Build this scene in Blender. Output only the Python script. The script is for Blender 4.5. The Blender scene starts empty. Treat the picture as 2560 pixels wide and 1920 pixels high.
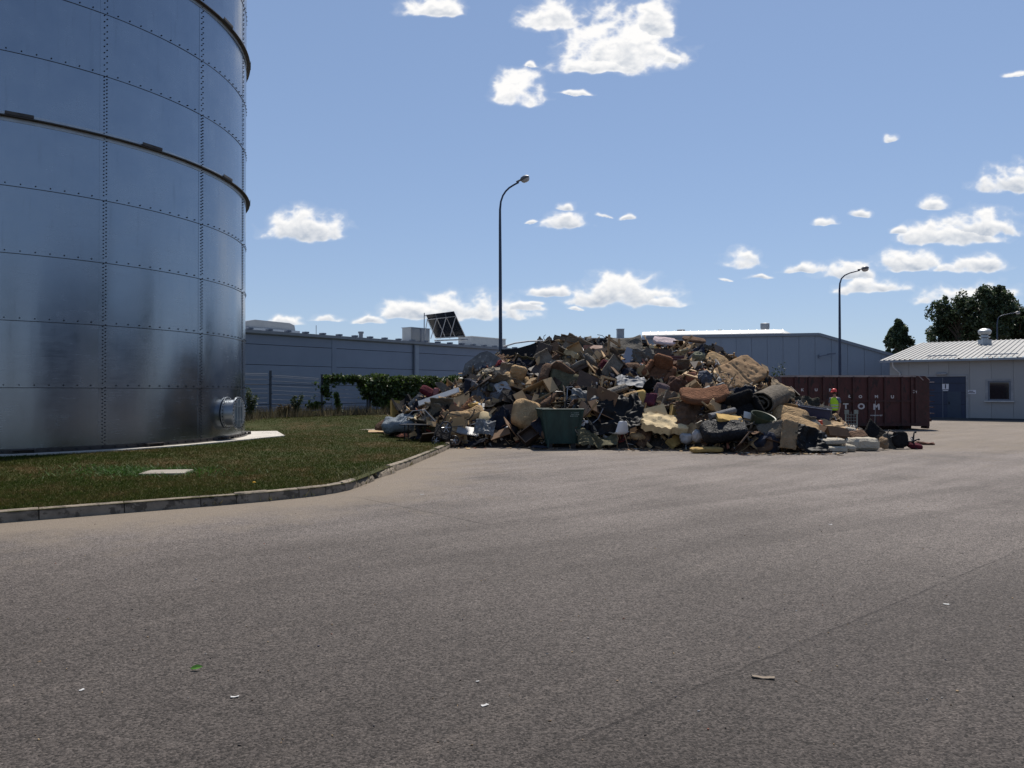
import bpy, bmesh, math, random
import numpy as np
from mathutils import Vector, Matrix, noise, Euler

SC = bpy.context.scene
COL = SC.collection
R = math.radians

# ------------------------------------------------------------------ camera
F, HOR, CH = 1920.0, 982.0, 1.65          # focal length and horizon row in photo pixels, eye height in metres
cam_d = bpy.data.cameras.new('camera'); cam = bpy.data.objects.new('camera', cam_d); COL.objects.link(cam)
cam_d.sensor_width = 36.0; cam_d.lens = 36.0 * F / 2560.0
cam_d.clip_start = 0.1; cam_d.clip_end = 5000
cam.location = (0, 0, CH); cam.rotation_euler = (R(90) + math.atan((HOR - 960) / F), 0, 0)
SC.camera = cam

# ------------------------------------------------------------------ sky
SUN_EL, SUN_AZ = 57.0, 19.0               # azimuth to the right of the +Y view direction
SKY_STRENGTH = 0.147
world = bpy.data.worlds.new('World'); SC.world = world; world.use_nodes = True
wt = world.node_tree; wt.nodes.clear()
def wn(t, **k):
    n = wt.nodes.new(t)
    for a, b in k.items(): setattr(n, a, b)
    return n
def wmath(op, a, b=None, c=None):
    n = wn('ShaderNodeMath', operation=op)
    for i, v in enumerate((a, b, c)):
        if v is None: continue
        if isinstance(v, (int, float)): n.inputs[i].default_value = v
        else: wt.links.new(v, n.inputs[i])
    return n.outputs[0]
sky = wn('ShaderNodeTexSky', sky_type='NISHITA', sun_disc=False)
sky.sun_elevation = R(SUN_EL); sky.sun_rotation = R(SUN_AZ); sky.altitude = 200
sky.air_density = 1.0; sky.dust_density = 0.12; sky.ozone_density = 2.4
bg_sky = wn('ShaderNodeBackground'); bg_sky.inputs[1].default_value = SKY_STRENGTH
gm = wn('ShaderNodeGamma'); gm.inputs[1].default_value = 0.55; wt.links.new(sky.outputs[0], gm.inputs[0])
tint = wn('ShaderNodeMix', data_type='RGBA', blend_type='MULTIPLY'); tint.inputs[0].default_value = 1.0; wt.links.new(gm.outputs[0], tint.inputs[6]); tint.inputs[7].default_value = (1.0, 1.138, 1.40, 1)
wt.links.new(tint.outputs[2], bg_sky.inputs[0])
wo = wn('ShaderNodeOutputWorld'); wt.links.new(bg_sky.outputs[0], wo.inputs[0])

# ------------------------------------------------------------------ sun and exposure
sd = bpy.data.lights.new('sun', 'SUN'); sd.energy = 5.0; sd.angle = R(0.55); sd.color = (1.0, 0.94, 0.85)
sun = bpy.data.objects.new('sun', sd); COL.objects.link(sun)
sdir = Vector((math.sin(R(SUN_AZ))*math.cos(R(SUN_EL)), math.cos(R(SUN_AZ))*math.cos(R(SUN_EL)), math.sin(R(SUN_EL))))
sun.rotation_euler = sdir.to_track_quat('Z', 'Y').to_euler(); sun.location = (0, 0, 60)
vs = SC.view_settings; vs.view_transform = 'Standard'; vs.look = 'None'; vs.gamma = 1.0; vs.use_curve_mapping = False
vs.exposure = 0.2
SC.cycles.max_bounces = 6; SC.cycles.transparent_max_bounces = 12

# ------------------------------------------------------------------ helpers
rng = random.Random(11)
def at(px, py, d): return Vector(((px-1280)/F*d, d, CH + (HOR-py)/F*d))
def gnd(px, py, z=0.0): return at(px, py, (CH-z)*F/(py-HOR))
def project(p): return 1280 + F*p.x/p.y, HOR - F*(p.z-CH)/p.y

def tag(o, label=None, cat=None, group=None, kind=None):
    if label: o['label'] = label
    if cat: o['category'] = cat
    if group: o['group'] = group
    if kind: o['kind'] = kind
    return o
def empty(name, loc=(0,0,0), rot=(0,0,0), label=None, cat=None, group=None, kind=None):
    o = bpy.data.objects.new(name, None); COL.objects.link(o); o.location = loc; o.rotation_euler = rot
    o.empty_display_size = 0.1
    return tag(o, label, cat, group, kind)
class MB:
    """collects vertices and faces of one mesh"""
    def __init__(s): s.v = []; s.f = []; s.m = []
    def add(s, vs, fs, mi=0):
        b = len(s.v); s.v += [tuple(x) for x in vs]; s.f += [tuple(i+b for i in f) for f in fs]; s.m += [mi]*len(fs); return s
    def box(s, c, size, rot=None, mi=0, taper=1.0):
        x, y, z = (q/2 for q in size); c = Vector(c)
        P = [Vector((sx*x*(taper if sz > 0 else 1), sy*y*(taper if sz > 0 else 1), sz*z)) for sz in (-1, 1) for sx, sy in ((-1,-1),(1,-1),(1,1),(-1,1))]
        if rot is not None: P = [rot @ p for p in P]
        return s.add([p + c for p in P], [(3,2,1,0),(4,5,6,7),(0,1,5,4),(1,2,6,5),(2,3,7,6),(3,0,4,7)], mi)
    def tube(s, pts, r, n=8, mi=0, cap=True):
        pts = [Vector(p) for p in pts]; rs = r if isinstance(r, (list, tuple)) else [r]*len(pts)
        ring = []; up = None; vs = []
        for i, p in enumerate(pts):
            t = (pts[min(i+1, len(pts)-1)] - pts[max(i-1, 0)])
            t = t.normalized() if t.length > 1e-9 else Vector((0,0,1))
            if up is None: up = Vector((0,0,1)) if abs(t.z) < 0.9 else Vector((1,0,0))
            a = t.cross(up).normalized(); b = a.cross(t).normalized(); up = b
            vs += [p + (a*math.cos(2*math.pi*k/n) + b*math.sin(2*math.pi*k/n))*rs[i] for k in range(n)]
        fs = [(i*n+k, i*n+(k+1)%n, (i+1)*n+(k+1)%n, (i+1)*n+k) for i in range(len(pts)-1) for k in range(n)]
        if cap: fs += [tuple(reversed(range(n))), tuple((len(pts)-1)*n+k for k in range(n))]
        return s.add(vs, fs, mi)
    def lathe(s, prof, n=24, mat=None, mi=0, closed=False):
        vs = []
        for r, z in prof: vs += [Vector((r*math.cos(2*math.pi*k/n), r*math.sin(2*math.pi*k/n), z)) for k in range(n)]
        if mat is not None: vs = [mat @ p for p in vs]
        L = len(prof); fs = [(i*n+k, i*n+(k+1)%n, ((i+1)%L)*n+(k+1)%n, ((i+1)%L)*n+k) for i in range(L if closed else L-1) for k in range(n)]
        if not closed:
            fs += [tuple(reversed(range(n))), tuple((L-1)*n+k for k in range(n))]
        return s.add(vs, fs, mi)
    def prism(s, poly, z0, z1, mi=0):
        n = len(poly); vs = [(x, y, z0) for x, y in poly] + [(x, y, z1) for x, y in poly]
        return s.add(vs, [tuple(reversed(range(n))), tuple(range(n, 2*n))] + [(i, (i+1)%n, n+(i+1)%n, n+i) for i in range(n)], mi)
    def mesh(s, name, mats, smooth=None):
        me = bpy.data.meshes.new(name); me.from_pydata(s.v, [], s.f)
        for m in (mats if isinstance(mats, (list, tuple)) else [mats]): me.materials.append(m)
        if len(set(s.m)) > 1: me.polygons.foreach_set('material_index', s.m)
        if smooth is not None:
            me.polygons.foreach_set('use_smooth', [True]*len(me.polygons))
            if smooth < 180: me.set_sharp_from_angle(angle=R(smooth))
        me.update(); return me
    def obj(s, name, mats, parent=None, smooth=None, loc=None, rot=None):
        return link(s.mesh(name, mats, smooth), name, parent, loc, rot)
def link(me, name, parent=None, loc=None, rot=None, scale=None):
    o = bpy.data.objects.new(name, me); COL.objects.link(o)
    if parent: o.parent = parent
    if loc is not None: o.location = loc
    if rot is not None: o.rotation_euler = rot
    if scale is not None: o.scale = scale
    return o
def big_mesh(name, V, Fq, mats, n):
    """fast mesh from numpy arrays, faces all n-gons of the same size"""
    me = bpy.data.meshes.new(name); V = np.asarray(V, np.float32); Fq = np.asarray(Fq, np.int32)
    me.vertices.add(len(V)); me.vertices.foreach_set('co', V.ravel())
    me.loops.add(Fq.size); me.loops.foreach_set('vertex_index', Fq.ravel())
    me.polygons.add(len(Fq)); me.polygons.foreach_set('loop_start', np.arange(len(Fq), dtype=np.int32)*n)
    for m in (mats if isinstance(mats, (list, tuple)) else [mats]): me.materials.append(m)
    me.update(calc_edges=True); me.validate(); return me

# ------------------------------------------------------------------ materials
MATS = {}
def mat(name, col, rough=0.8, metal=0.0, var=0.25, scale=3.0, bump=0.0, bscale=25.0, rnd=0.0, col2=None, spots=None,
        stretch=None, spec=0.4, island=0.0, transl=0.0, spot_scale=8.0, spot_cut=0.62, bdist=0.02, wrinkle=0.0, wscale=5.0):
    if name in MATS: return MATS[name]
    m = bpy.data.materials.new(name); m.use_nodes = True; t = m.node_tree; N = t.nodes; L = t.links
    b = N['Principled BSDF']; b.inputs['Roughness'].default_value = rough; b.inputs['Metallic'].default_value = metal
    b.inputs['Specular IOR Level'].default_value = spec
    c = N.new('ShaderNodeTexCoord'); vec = c.outputs['Object']
    if rnd:
        oi = N.new('ShaderNodeObjectInfo'); ad = N.new('ShaderNodeVectorMath'); ad.operation = 'ADD'
        sc = N.new('ShaderNodeVectorMath'); sc.operation = 'SCALE'; sc.inputs[0].default_value = (17, 31, 23); L.new(oi.outputs['Random'], sc.inputs['Scale'])
        L.new(vec, ad.inputs[0]); L.new(sc.outputs[0], ad.inputs[1]); vec = ad.outputs[0]
    if stretch:
        mp = N.new('ShaderNodeMapping'); mp.inputs['Scale'].default_value = stretch; L.new(vec, mp.inputs[0]); vec = mp.outputs[0]
    n1 = N.new('ShaderNodeTexNoise'); n1.inputs['Scale'].default_value = scale; n1.inputs['Detail'].default_value = 7; n1.inputs['Roughness'].default_value = 0.6
    L.new(vec, n1.inputs['Vector'])
    r = N.new('ShaderNodeValToRGB'); L.new(n1.outputs['Fac'], r.inputs[0])
    c2 = col2 or tuple(x*(1-var) for x in col)
    r.color_ramp.elements[0].position = 0.32; r.color_ramp.elements[0].color = (*c2, 1)
    r.color_ramp.elements[1].position = 0.68; r.color_ramp.elements[1].color = (*[min(1, x*(1+var*0.6)) for x in col], 1)
    out = r.outputs[0]
    if spots:
        n2 = N.new('ShaderNodeTexNoise'); n2.inputs['Scale'].default_value = spot_scale; n2.inputs['Detail'].default_value = 8; n2.inputs['Roughness'].default_value = 0.65
        L.new(vec, n2.inputs['Vector']); rr = N.new('ShaderNodeMapRange'); rr.inputs[1].default_value = spot_cut; rr.inputs[2].default_value = spot_cut + 0.06
        L.new(n2.outputs['Fac'], rr.inputs[0]); mm = N.new('ShaderNodeMix'); mm.data_type = 'RGBA'; L.new(rr.outputs[0], mm.inputs[0])
        L.new(out, mm.inputs[6]); mm.inputs[7].default_value = (*spots, 1); out = mm.outputs[2]
    if rnd or island:
        h = N.new('ShaderNodeHueSaturation'); L.new(out, h.inputs['Color']); q = N.new('ShaderNodeMapRange')
        if island:
            g = N.new('ShaderNodeNewGeometry'); L.new(g.outputs['Random Per Island'], q.inputs[0]); k = island
        else: L.new(oi.outputs['Random'], q.inputs[0]); k = rnd
        q.inputs[3].default_value = 1-k; q.inputs[4].default_value = 1+k; L.new(q.outputs[0], h.inputs['Value']); out = h.outputs[0]
    L.new(out, b.inputs['Base Color'])
    if bump:
        n3 = N.new('ShaderNodeTexNoise'); n3.inputs['Scale'].default_value = bscale; n3.inputs['Detail'].default_value = 5
        L.new(vec, n3.inputs['Vector']); bp = N.new('ShaderNodeBump'); bp.inputs['Strength'].default_value = bump; bp.inputs['Distance'].default_value = bdist
        L.new(n3.outputs['Fac'], bp.inputs['Height']); L.new(bp.outputs[0], b.inputs['Normal'])
        if wrinkle:   # creases: ridges of a distorted noise
            n4 = N.new('ShaderNodeTexNoise'); n4.inputs['Scale'].default_value = wscale; n4.inputs['Detail'].default_value = 3; n4.inputs['Distortion'].default_value = 1.6; L.new(vec, n4.inputs['Vector'])
            a1 = N.new('ShaderNodeMath'); a1.operation = 'SUBTRACT'; L.new(n4.outputs['Fac'], a1.inputs[0]); a1.inputs[1].default_value = 0.5
            a2 = N.new('ShaderNodeMath'); a2.operation = 'ABSOLUTE'; L.new(a1.outputs[0], a2.inputs[0])
            b2 = N.new('ShaderNodeBump'); b2.inputs['Strength'].default_value = wrinkle; b2.inputs['Distance'].default_value = 0.22; L.new(a2.outputs[0], b2.inputs['Height']); L.new(b2.outputs[0], bp.inputs['Normal'])
    if transl:
        tr = N.new('ShaderNodeBsdfTranslucent'); L.new(out, tr.inputs[0]); ms = N.new('ShaderNodeMixShader'); ms.inputs[0].default_value = transl
        L.new(b.outputs[0], ms.inputs[1]); L.new(tr.outputs[0], ms.inputs[2]); L.new(ms.outputs[0], N['Material Output'].inputs[0])
    MATS[name] = m; return m

# ------------------------------------------------------------------ clouds: billowed patches on the sky dome
def perlin(x, y, seed):
    r = np.random.default_rng(seed); perm = r.permutation(1024); ang = r.uniform(0, 2*np.pi, 1024); gx, gy = np.cos(ang), np.sin(ang)
    xi, yi = np.floor(x).astype(np.int64), np.floor(y).astype(np.int64); fx, fy = x-xi, y-yi
    w = lambda t: t*t*t*(t*(t*6-15)+10); h = lambda a, b: perm[(perm[a & 1023] + b) & 1023]
    g = lambda a, b, dx, dy: gx[h(a, b)]*dx + gy[h(a, b)]*dy
    n0 = g(xi, yi, fx, fy)*(1-w(fx)) + g(xi+1, yi, fx-1, fy)*w(fx); n1 = g(xi, yi+1, fx, fy-1)*(1-w(fx)) + g(xi+1, yi+1, fx-1, fy-1)*w(fx)
    return n0*(1-w(fy)) + n1*w(fy)
def fbm(x, y, seed, octs, rough=0.55, billow=False):
    s, a, f = 0, 1.0, 1.0
    for o in range(octs):
        p = perlin(x*f, y*f, seed+o); s = s + a*((0.32-np.abs(p)) if billow else p); a *= rough; f *= 2.03
    return s
CLOUDS = [  # x, y of the flat base, half width, height: in a 2212 px wide view of the photo
 (1340,128,118,120),(1195,50,72,62),(1300,146,100,40),(1415,60,45,90),(1448,126,20,26),(1120,212,56,62),(1145,140,18,12),(935,24,66,40),
 (655,509,82,60),(1225,488,50,32),(1222,450,24,14),(1303,466,12,6),(1352,472,18,12),(1150,478,14,6),
 (1020,680,120,48),(1125,668,44,18),(890,684,78,34),(795,694,34,14),(1188,634,40,20),(1345,652,108,58),(1425,656,62,24),(705,690,38,12),(615,700,38,18),(1245,670,18,8),(1160,660,16,10),
 (1603,571,42,34),(1792,481,26,18),(1862,467,21,18),(2060,520,100,44),(2120,500,95,48),(1945,500,24,18),(2017,446,32,24),(2190,404,78,52),(1932,299,20,12),
 (1745,585,50,20),(1830,596,66,34),(1880,627,66,32),(1968,577,74,38),(2110,583,62,34),(2050,582,30,14),(2110,650,108,38),(1900,752,34,12),(1568,602,12,6),(1640,600,26,8),(2200,160,26,10),(1240,200,40,9)]
KD = 1/0.864; st = 0.62/768.0
uu, vv = np.meshgrid(np.arange(-0.74, 0.80, st), np.arange(0.075, 0.56, st))
wx = uu + 0.012*perlin(uu*26, vv*34, 71) + 0.006*perlin(uu*70, vv*90, 72); wy = vv + 0.007*perlin(uu*26+9, vv*34, 73) + 0.003*perlin(uu*70, vv*90+4, 74)
shape = np.full(uu.shape, -9.0); rel = np.zeros(uu.shape)
for (x, y, a, b) in CLOUDS:
    cu, cv, a, b = (x*KD-1280)/F, (HOR-y*KD)/F, a*KD/F*1.06, b*KD/F*0.98
    du, dv = (wx-cu)/a, (wy-cv)/b
    q = 1 - du*du - np.where(dv > 0, dv*dv, (dv*4.5)**2)
    q = np.maximum(q, -3); rel = np.where(q > shape, np.clip(dv, -.3, 1.2), rel); shape = np.maximum(shape, q)
bil = fbm(uu*26, vv*38, 81, 5, 0.5, True); fine = fbm(uu*20, vv*30, 91, 5, 0.5)
dens = shape*1.0 + bil*1.35 + fine*0.7 - 0.30
sm = lambda a, b, x: (lambda t: t*t*(3-2*t))(np.clip((x-a)/(b-a), 0, 1))
alpha = (0.80*sm(-0.10, 0.75, dens) + 0.18*sm(-0.75, 0.6, dens))*0.98
relief = bil - np.roll(np.roll(bil, -5, 0), -1, 1)
shade = np.clip(0.80 + 0.35*np.clip(rel, -0.2, 0.7) - 0.20*sm(0.5, 1.4, dens) + relief*0.45 + 0.20*(1-sm(0.1, 0.7, dens)), 0.5, 1.04)
shade = np.where(vv > 0.36, np.clip(shade*1.12+0.05, 0, 1.15), shade)
keep = alpha > 0.015; ny_, nx_ = uu.shape
cell = keep[:-1, :-1] | keep[1:, :-1] | keep[:-1, 1:] | keep[1:, 1:]
jj, ii = np.nonzero(cell); idx = np.arange(ny_*nx_).reshape(ny_, nx_)
quads = np.stack([idx[jj, ii], idx[jj, ii+1], idx[jj+1, ii+1], idx[jj+1, ii]], 1)
used, inv = np.unique(quads, return_inverse=True); quads = inv.reshape(quads.shape)
U, Vv, A, S_, D_ = (z.ravel()[used] for z in (uu, vv, alpha, shade, dens))
dirs = np.stack([U, np.ones_like(U), Vv], 1); dirs /= np.linalg.norm(dirs, axis=1)[:, None]
co = dirs*(1600 - 40*np.clip(D_, 0, 2))[:, None] + np.array([0, 0, CH])
cm = bpy.data.materials.new('cloud'); cm.use_nodes = True; ct = cm.node_tree; ct.nodes.clear()
ca = ct.nodes.new('ShaderNodeAttribute'); ca.attribute_name = 'cover'; cs = ct.nodes.new('ShaderNodeAttribute'); cs.attribute_name = 'lit'
rp = ct.nodes.new('ShaderNodeValToRGB'); rp.color_ramp.elements[0].position = 0.5; rp.color_ramp.elements[0].color = (0.38, 0.435, 0.52, 1); rp.color_ramp.elements[1].position = 1.0; rp.color_ramp.elements[1].color = (0.90, 0.885, 0.865, 1)
em = ct.nodes.new('ShaderNodeEmission'); tp = ct.nodes.new('ShaderNodeBsdfTransparent'); cx_ = ct.nodes.new('ShaderNodeMixShader'); co_ = ct.nodes.new('ShaderNodeOutputMaterial')
ct.links.new(cs.outputs['Fac'], rp.inputs[0]); ct.links.new(rp.outputs[0], em.inputs[0]); ct.links.new(ca.outputs['Fac'], cx_.inputs[0]); ct.links.new(tp.outputs[0], cx_.inputs[1]); ct.links.new(em.outputs[0], cx_.inputs[2]); ct.links.new(cx_.outputs[0], co_.inputs[0])
cm.cycles.emission_sampling = 'NONE'
cme = big_mesh('sky', co, quads, cm, 4)
for nm, arr in (('cover', A), ('lit', S_)):
    t_ = cme.attributes.new(nm, 'FLOAT', 'POINT'); t_.data.foreach_set('value', arr.astype(np.float32))
tag(link(cme, 'sky'), 'scattered white fair-weather clouds in the sky', None, None, 'structure')
# ================================================================== terrain
KERB = [(-16.0,3.16),(-14.0,4.55),(-6.5,9.75),(-4.95,10.83),(-4.12,11.4),(-3.74,11.7),(-3.4,12.02),(-3.08,12.35),(-2.86,12.72),(-2.72,13.1),(-2.64,13.9),(-2.55,15.2),
        (-2.47,16.0),(-2.33,16.9),(-2.14,19.1),(-1.9,21.85),(-1.78,24.6),(-1.7,27.0)]
TANK_C, TANK_R, TANK_Z = Vector((-15.25, 22.7)), 6.95, 0.30
def sstep(a, b, x):
    t = min(1, max(0, (x-a)/(b-a))); return t*t*(3-2*t)
def grass_z(x, y):
    s = -0.6*x + 0.8*y
    z = 0.135 + 0.46*sstep(13, 37, s)
    z = 0.135 + (z-0.135)*sstep(-1.0, -7.0, x) if x > -7 else z
    r = math.hypot(x-TANK_C.x, y-TANK_C.y); k = 1 - sstep(8.2, 11.5, r)
    return z*(1-k) + 0.265*k
# ground sheet: fine near the camera, coarse to the horizon
xs = sorted(set([-900,-500,-250,-120,-70] + [round(-45+i*0.75, 2) for i in range(121)] + [70,120,250,500,900]))
ys = sorted(set([-900,-400,-150,-60,-25] + [round(-10+i*0.75, 2) for i in range(100)] + [75,100,150,250,500,900,1500]))
def kerb_dist(x, y):
    best = 99
    for (x0,y0),(x1,y1) in zip(KERB[:-1], KERB[1:]):
        dx, dy = x1-x0, y1-y0; t = max(0, min(1, ((x-x0)*dx+(y-y0)*dy)/(dx*dx+dy*dy)))
        best = min(best, math.hypot(x-x0-t*dx, y-y0-t*dy))
    return best
V = [(x, y, 0.0) for y in ys for x in xs]; nx = len(xs)
Fq = [(j*nx+i, j*nx+i+1, (j+1)*nx+i+1, (j+1)*nx+i) for j in range(len(ys)-1) for i in range(nx-1)]

m = bpy.data.materials.new('asphalt'); m.use_nodes = True; T = m.node_tree; N = T.nodes; L = T.links; B = N['Principled BSDF']
def nd(t, ins=None, **k):
    n = N.new(t)
    for a, b in k.items(): setattr(n, a, b)
    for a, b in (ins or {}).items():
        if hasattr(b, 'is_output') or 'NodeSocket' in type(b).__name__: L.new(b, n.inputs[a])
        else: n.inputs[a].default_value = b
    return n
def mth(op, a, b=None, c=None):
    n = N.new('ShaderNodeMath'); n.operation = op
    for i, v in enumerate((a, b, c)):
        if v is None: continue
        if isinstance(v, (int, float)): n.inputs[i].default_value = v
        else: L.new(v, n.inputs[i])
    return n.outputs[0]
def mixc(f, a, b):
    n = N.new('ShaderNodeMix'); n.data_type = 'RGBA'
    for i, v in ((0, f), (6, a), (7, b)):
        if isinstance(v, (int, float)): n.inputs[i].default_value = v
        elif isinstance(v, tuple): n.inputs[i].default_value = (*v, 1)
        else: L.new(v, n.inputs[i])
    return n.outputs[2]
tco = nd('ShaderNodeTexCoord').outputs['Object']
grain = nd('ShaderNodeTexVoronoi', {'Vector': tco, 'Scale': 85.0}, feature='F1')
gr2 = nd('ShaderNodeTexNoise', {'Vector': tco, 'Scale': 58.0, 'Detail': 6.0, 'Roughness': 0.72})
gr3 = nd('ShaderNodeTexNoise', {'Vector': tco, 'Scale': 11.0, 'Detail': 5.0, 'Roughness': 0.7})
pat = nd('ShaderNodeTexNoise', {'Vector': tco, 'Scale': 0.28, 'Detail': 6.0, 'Roughness': 0.62})
mp = nd('ShaderNodeMapping', {'Vector': tco, 'Rotation': (0, 0, R(44)), 'Scale': (6.0, 0.7, 1)}, vector_type='TEXTURE')
trk = nd('ShaderNodeTexNoise', {'Vector': mp.outputs[0], 'Scale': 1.0, 'Detail': 5.0, 'Roughness': 0.6})
col = mixc(pat.outputs['Fac'], (0.034, 0.029, 0.026), (0.066, 0.056, 0.050))
col = mixc(mth('MULTIPLY', nd('ShaderNodeMapRange', {0: trk.outputs['Fac'], 1: 0.40, 2: 0.66}).outputs[0], 0.75), col, (0.028, 0.0235, 0.021))
gv = nd('ShaderNodeMapRange', {0: gr2.outputs['Fac'], 1: 0.3, 2: 0.72, 3: 0.5, 4: 1.55}).outputs[0]
gv3 = nd('ShaderNodeMapRange', {0: gr3.outputs['Fac'], 1: 0.3, 2: 0.7, 3: 0.82, 4: 1.17}).outputs[0]
sepc = nd('ShaderNodeSeparateColor', {0: grain.outputs['Color']})
gv2 = nd('ShaderNodeMapRange', {0: sepc.outputs[0], 1: 0.0, 2: 1.0, 3: 0.42, 4: 1.75}).outputs[0]
mp5 = nd('ShaderNodeMapping', {'Vector': tco, 'Rotation': (0, 0, R(52)), 'Scale': (4.0, 0.3, 1)}, vector_type='TEXTURE')
trk2 = nd('ShaderNodeTexNoise', {'Vector': mp5.outputs[0], 'Scale': 1.4, 'Detail': 4.0, 'Roughness': 0.55, 'Distortion': 0.5})
col = mixc(mth('MULTIPLY', nd('ShaderNodeMapRange', {0: trk2.outputs['Fac'], 1: 0.55, 2: 0.72}).outputs[0], 0.4), col, (0.088, 0.073, 0.063))
oil = nd('ShaderNodeTexNoise', {'Vector': tco, 'Scale': 0.9, 'Detail': 3.0, 'Roughness': 0.5})
col = mixc(mth('MULTIPLY', nd('ShaderNodeMapRange', {0: oil.outputs['Fac'], 1: 0.63, 2: 0.72}).outputs[0], 0.55), col, (0.024, 0.020, 0.018))
# paving joints and cracks: lines in the surface
wob = nd('ShaderNodeTexNoise', {'Vector': tco, 'Scale': 2.2, 'Detail': 5.0, 'Roughness': 0.7})
sx = nd('ShaderNodeSeparateXYZ', {0: tco})
line_h = None
def seg_line(p, q, w, wobble, ends=True):
    p, q = Vector(p[:2]), Vector(q[:2]); d = (q-p); Ln = d.length; d.normalize(); nrm = Vector((-d.y, d.x))
    off = -(nrm @ p); dist = mth('ADD', mth('MULTIPLY_ADD', sx.outputs[0], nrm.x, mth('MULTIPLY', sx.outputs[1], nrm.y)), off)
    dist = mth('ABSOLUTE', mth('ADD', dist, mth('MULTIPLY', mth('SUBTRACT', wob.outputs['Fac'], 0.5), wobble)))
    along = mth('ADD', mth('MULTIPLY_ADD', sx.outputs[0], d.x, mth('MULTIPLY', sx.outputs[1], d.y)), -(d @ p))
    msk = nd('ShaderNodeMapRange', {0: dist, 1: w*0.4, 2: w, 3: 1.0, 4: 0.0}).outputs[0]
    if ends:
        e = mth('MULTIPLY', nd('ShaderNodeMapRange', {0: along, 1: 0.0, 2: 0.3}).outputs[0], nd('ShaderNodeMapRange', {0: along, 1: Ln-0.3, 2: Ln, 3: 1.0, 4: 0.0}).outputs[0])
        msk = mth('MULTIPLY', msk, e)
    return msk
TRACKS = []
for (tp, tq, tw) in ((gnd(300,1420), gnd(2300,1190), 0.26), (gnd(330,1500), gnd(2450,1215), 0.26), (gnd(900,1500), gnd(2560,1250), 0.22)):
    tm = mth('MULTIPLY', seg_line(tp, tq, tw, 0.5), nd('ShaderNodeMapRange', {0: trk.outputs['Fac'], 1: 0.35, 2: 0.65, 3: 0.15, 4: 0.75}).outputs[0])
    TRACKS.append(tm)
far_sheen = nd('ShaderNodeAttribute', attribute_name='far_sheen').outputs['Fac']  # lighter with distance: grazing sheen put into the asphalt colour
sheen_mask = mth('MULTIPLY', far_sheen, nd('ShaderNodeMapRange', {0: mth('MULTIPLY_ADD', pat.outputs['Fac'], 0.5, mth('MULTIPLY', trk.outputs['Fac'], 0.5)), 1: 0.36, 2: 0.60, 3: 0.38, 4: 1.08}).outputs[0])
col = mixc(sheen_mask, col, (0.172, 0.148, 0.134))
for tm in TRACKS: col = mixc(mth('MULTIPLY', tm, 0.55), col, (0.045, 0.038, 0.034))
hv = nd('ShaderNodeHueSaturation', {'Color': col, 'Value': mth('MULTIPLY', mth('MULTIPLY', gv, gv2), gv3)})
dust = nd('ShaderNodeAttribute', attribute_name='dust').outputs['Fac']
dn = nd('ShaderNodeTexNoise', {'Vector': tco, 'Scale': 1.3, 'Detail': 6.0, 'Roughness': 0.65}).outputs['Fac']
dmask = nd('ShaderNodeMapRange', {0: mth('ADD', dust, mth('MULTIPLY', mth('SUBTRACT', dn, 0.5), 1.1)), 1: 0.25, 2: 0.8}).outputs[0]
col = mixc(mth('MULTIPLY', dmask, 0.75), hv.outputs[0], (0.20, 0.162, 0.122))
lj = seg_line(gnd(1240,1930), gnd(2700,1310), 0.018, 0.10, False)
brk = nd('ShaderNodeMapRange', {0: gr3.outputs['Fac'], 1: 0.46, 2: 0.56}).outputs[0]
lj = mth('MULTIPLY', lj, brk)
lc = mth('MAXIMUM', seg_line(gnd(893,1243), gnd(1250,1318), 0.016, 0.05), seg_line(gnd(1000,1171), gnd(1700,1178), 0.025, 0.2))
lc2 = seg_line(gnd(1180,1440), gnd(1960,1455), 0.008, 0.12)
lines = mth('MAXIMUM', mth('MAXIMUM', lj, lc), mth('MULTIPLY', mth('MULTIPLY', lc2, brk), 0.6))
col = mixc(mth('MULTIPLY', lines, 0.5), col, (0.035, 0.03, 0.028))
pj, qj = gnd(1240,1930), gnd(2700,1310); dj = Vector((qj.x-pj.x, qj.y-pj.y)).normalized(); nj = Vector((dj.y, -dj.x))
sd_ = mth('ADD', mth('MULTIPLY_ADD', sx.outputs[0], nj.x, mth('MULTIPLY', sx.outputs[1], nj.y)), -(nj.x*pj.x+nj.y*pj.y))
side = nd('ShaderNodeMapRange', {0: mth('ADD', sd_, mth('MULTIPLY', mth('SUBTRACT', wob.outputs['Fac'], 0.5), 0.1)), 1: -0.03, 2: 0.03, 3: 1.0, 4: 0.92}).outputs[0]
near = nd('ShaderNodeMapRange', {0: sd_, 1: 0.0, 2: 2.5, 3: 0.0, 4: 1.0}).outputs[0]
side = mth('ADD', side, mth('MULTIPLY', near, 0.07))
col = nd('ShaderNodeHueSaturation', {'Color': col, 'Value': side}).outputs[0]
L.new(col, B.inputs['Base Color']); B.inputs['Roughness'].default_value = 0.85; B.inputs['Specular IOR Level'].default_value = 0.2
hgt = mth('ADD', mth('MULTIPLY', gr2.outputs['Fac'], 1.0), mth('ADD', mth('MULTIPLY', grain.outputs['Distance'], -0.7), mth('MULTIPLY', lines, -1.2)))
bp = nd('ShaderNodeBump', {'Strength': 0.7, 'Distance': 0.012, 'Height': hgt}); L.new(bp.outputs[0], B.inputs['Normal'])
MATS['asphalt'] = m
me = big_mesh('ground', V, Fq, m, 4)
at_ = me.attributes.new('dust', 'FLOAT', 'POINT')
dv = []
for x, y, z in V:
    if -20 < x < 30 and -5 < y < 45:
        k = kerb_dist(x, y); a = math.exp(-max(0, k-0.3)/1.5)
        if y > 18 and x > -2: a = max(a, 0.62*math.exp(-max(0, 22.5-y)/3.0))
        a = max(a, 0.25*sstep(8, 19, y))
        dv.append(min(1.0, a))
    else: dv.append(0.3)
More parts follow.
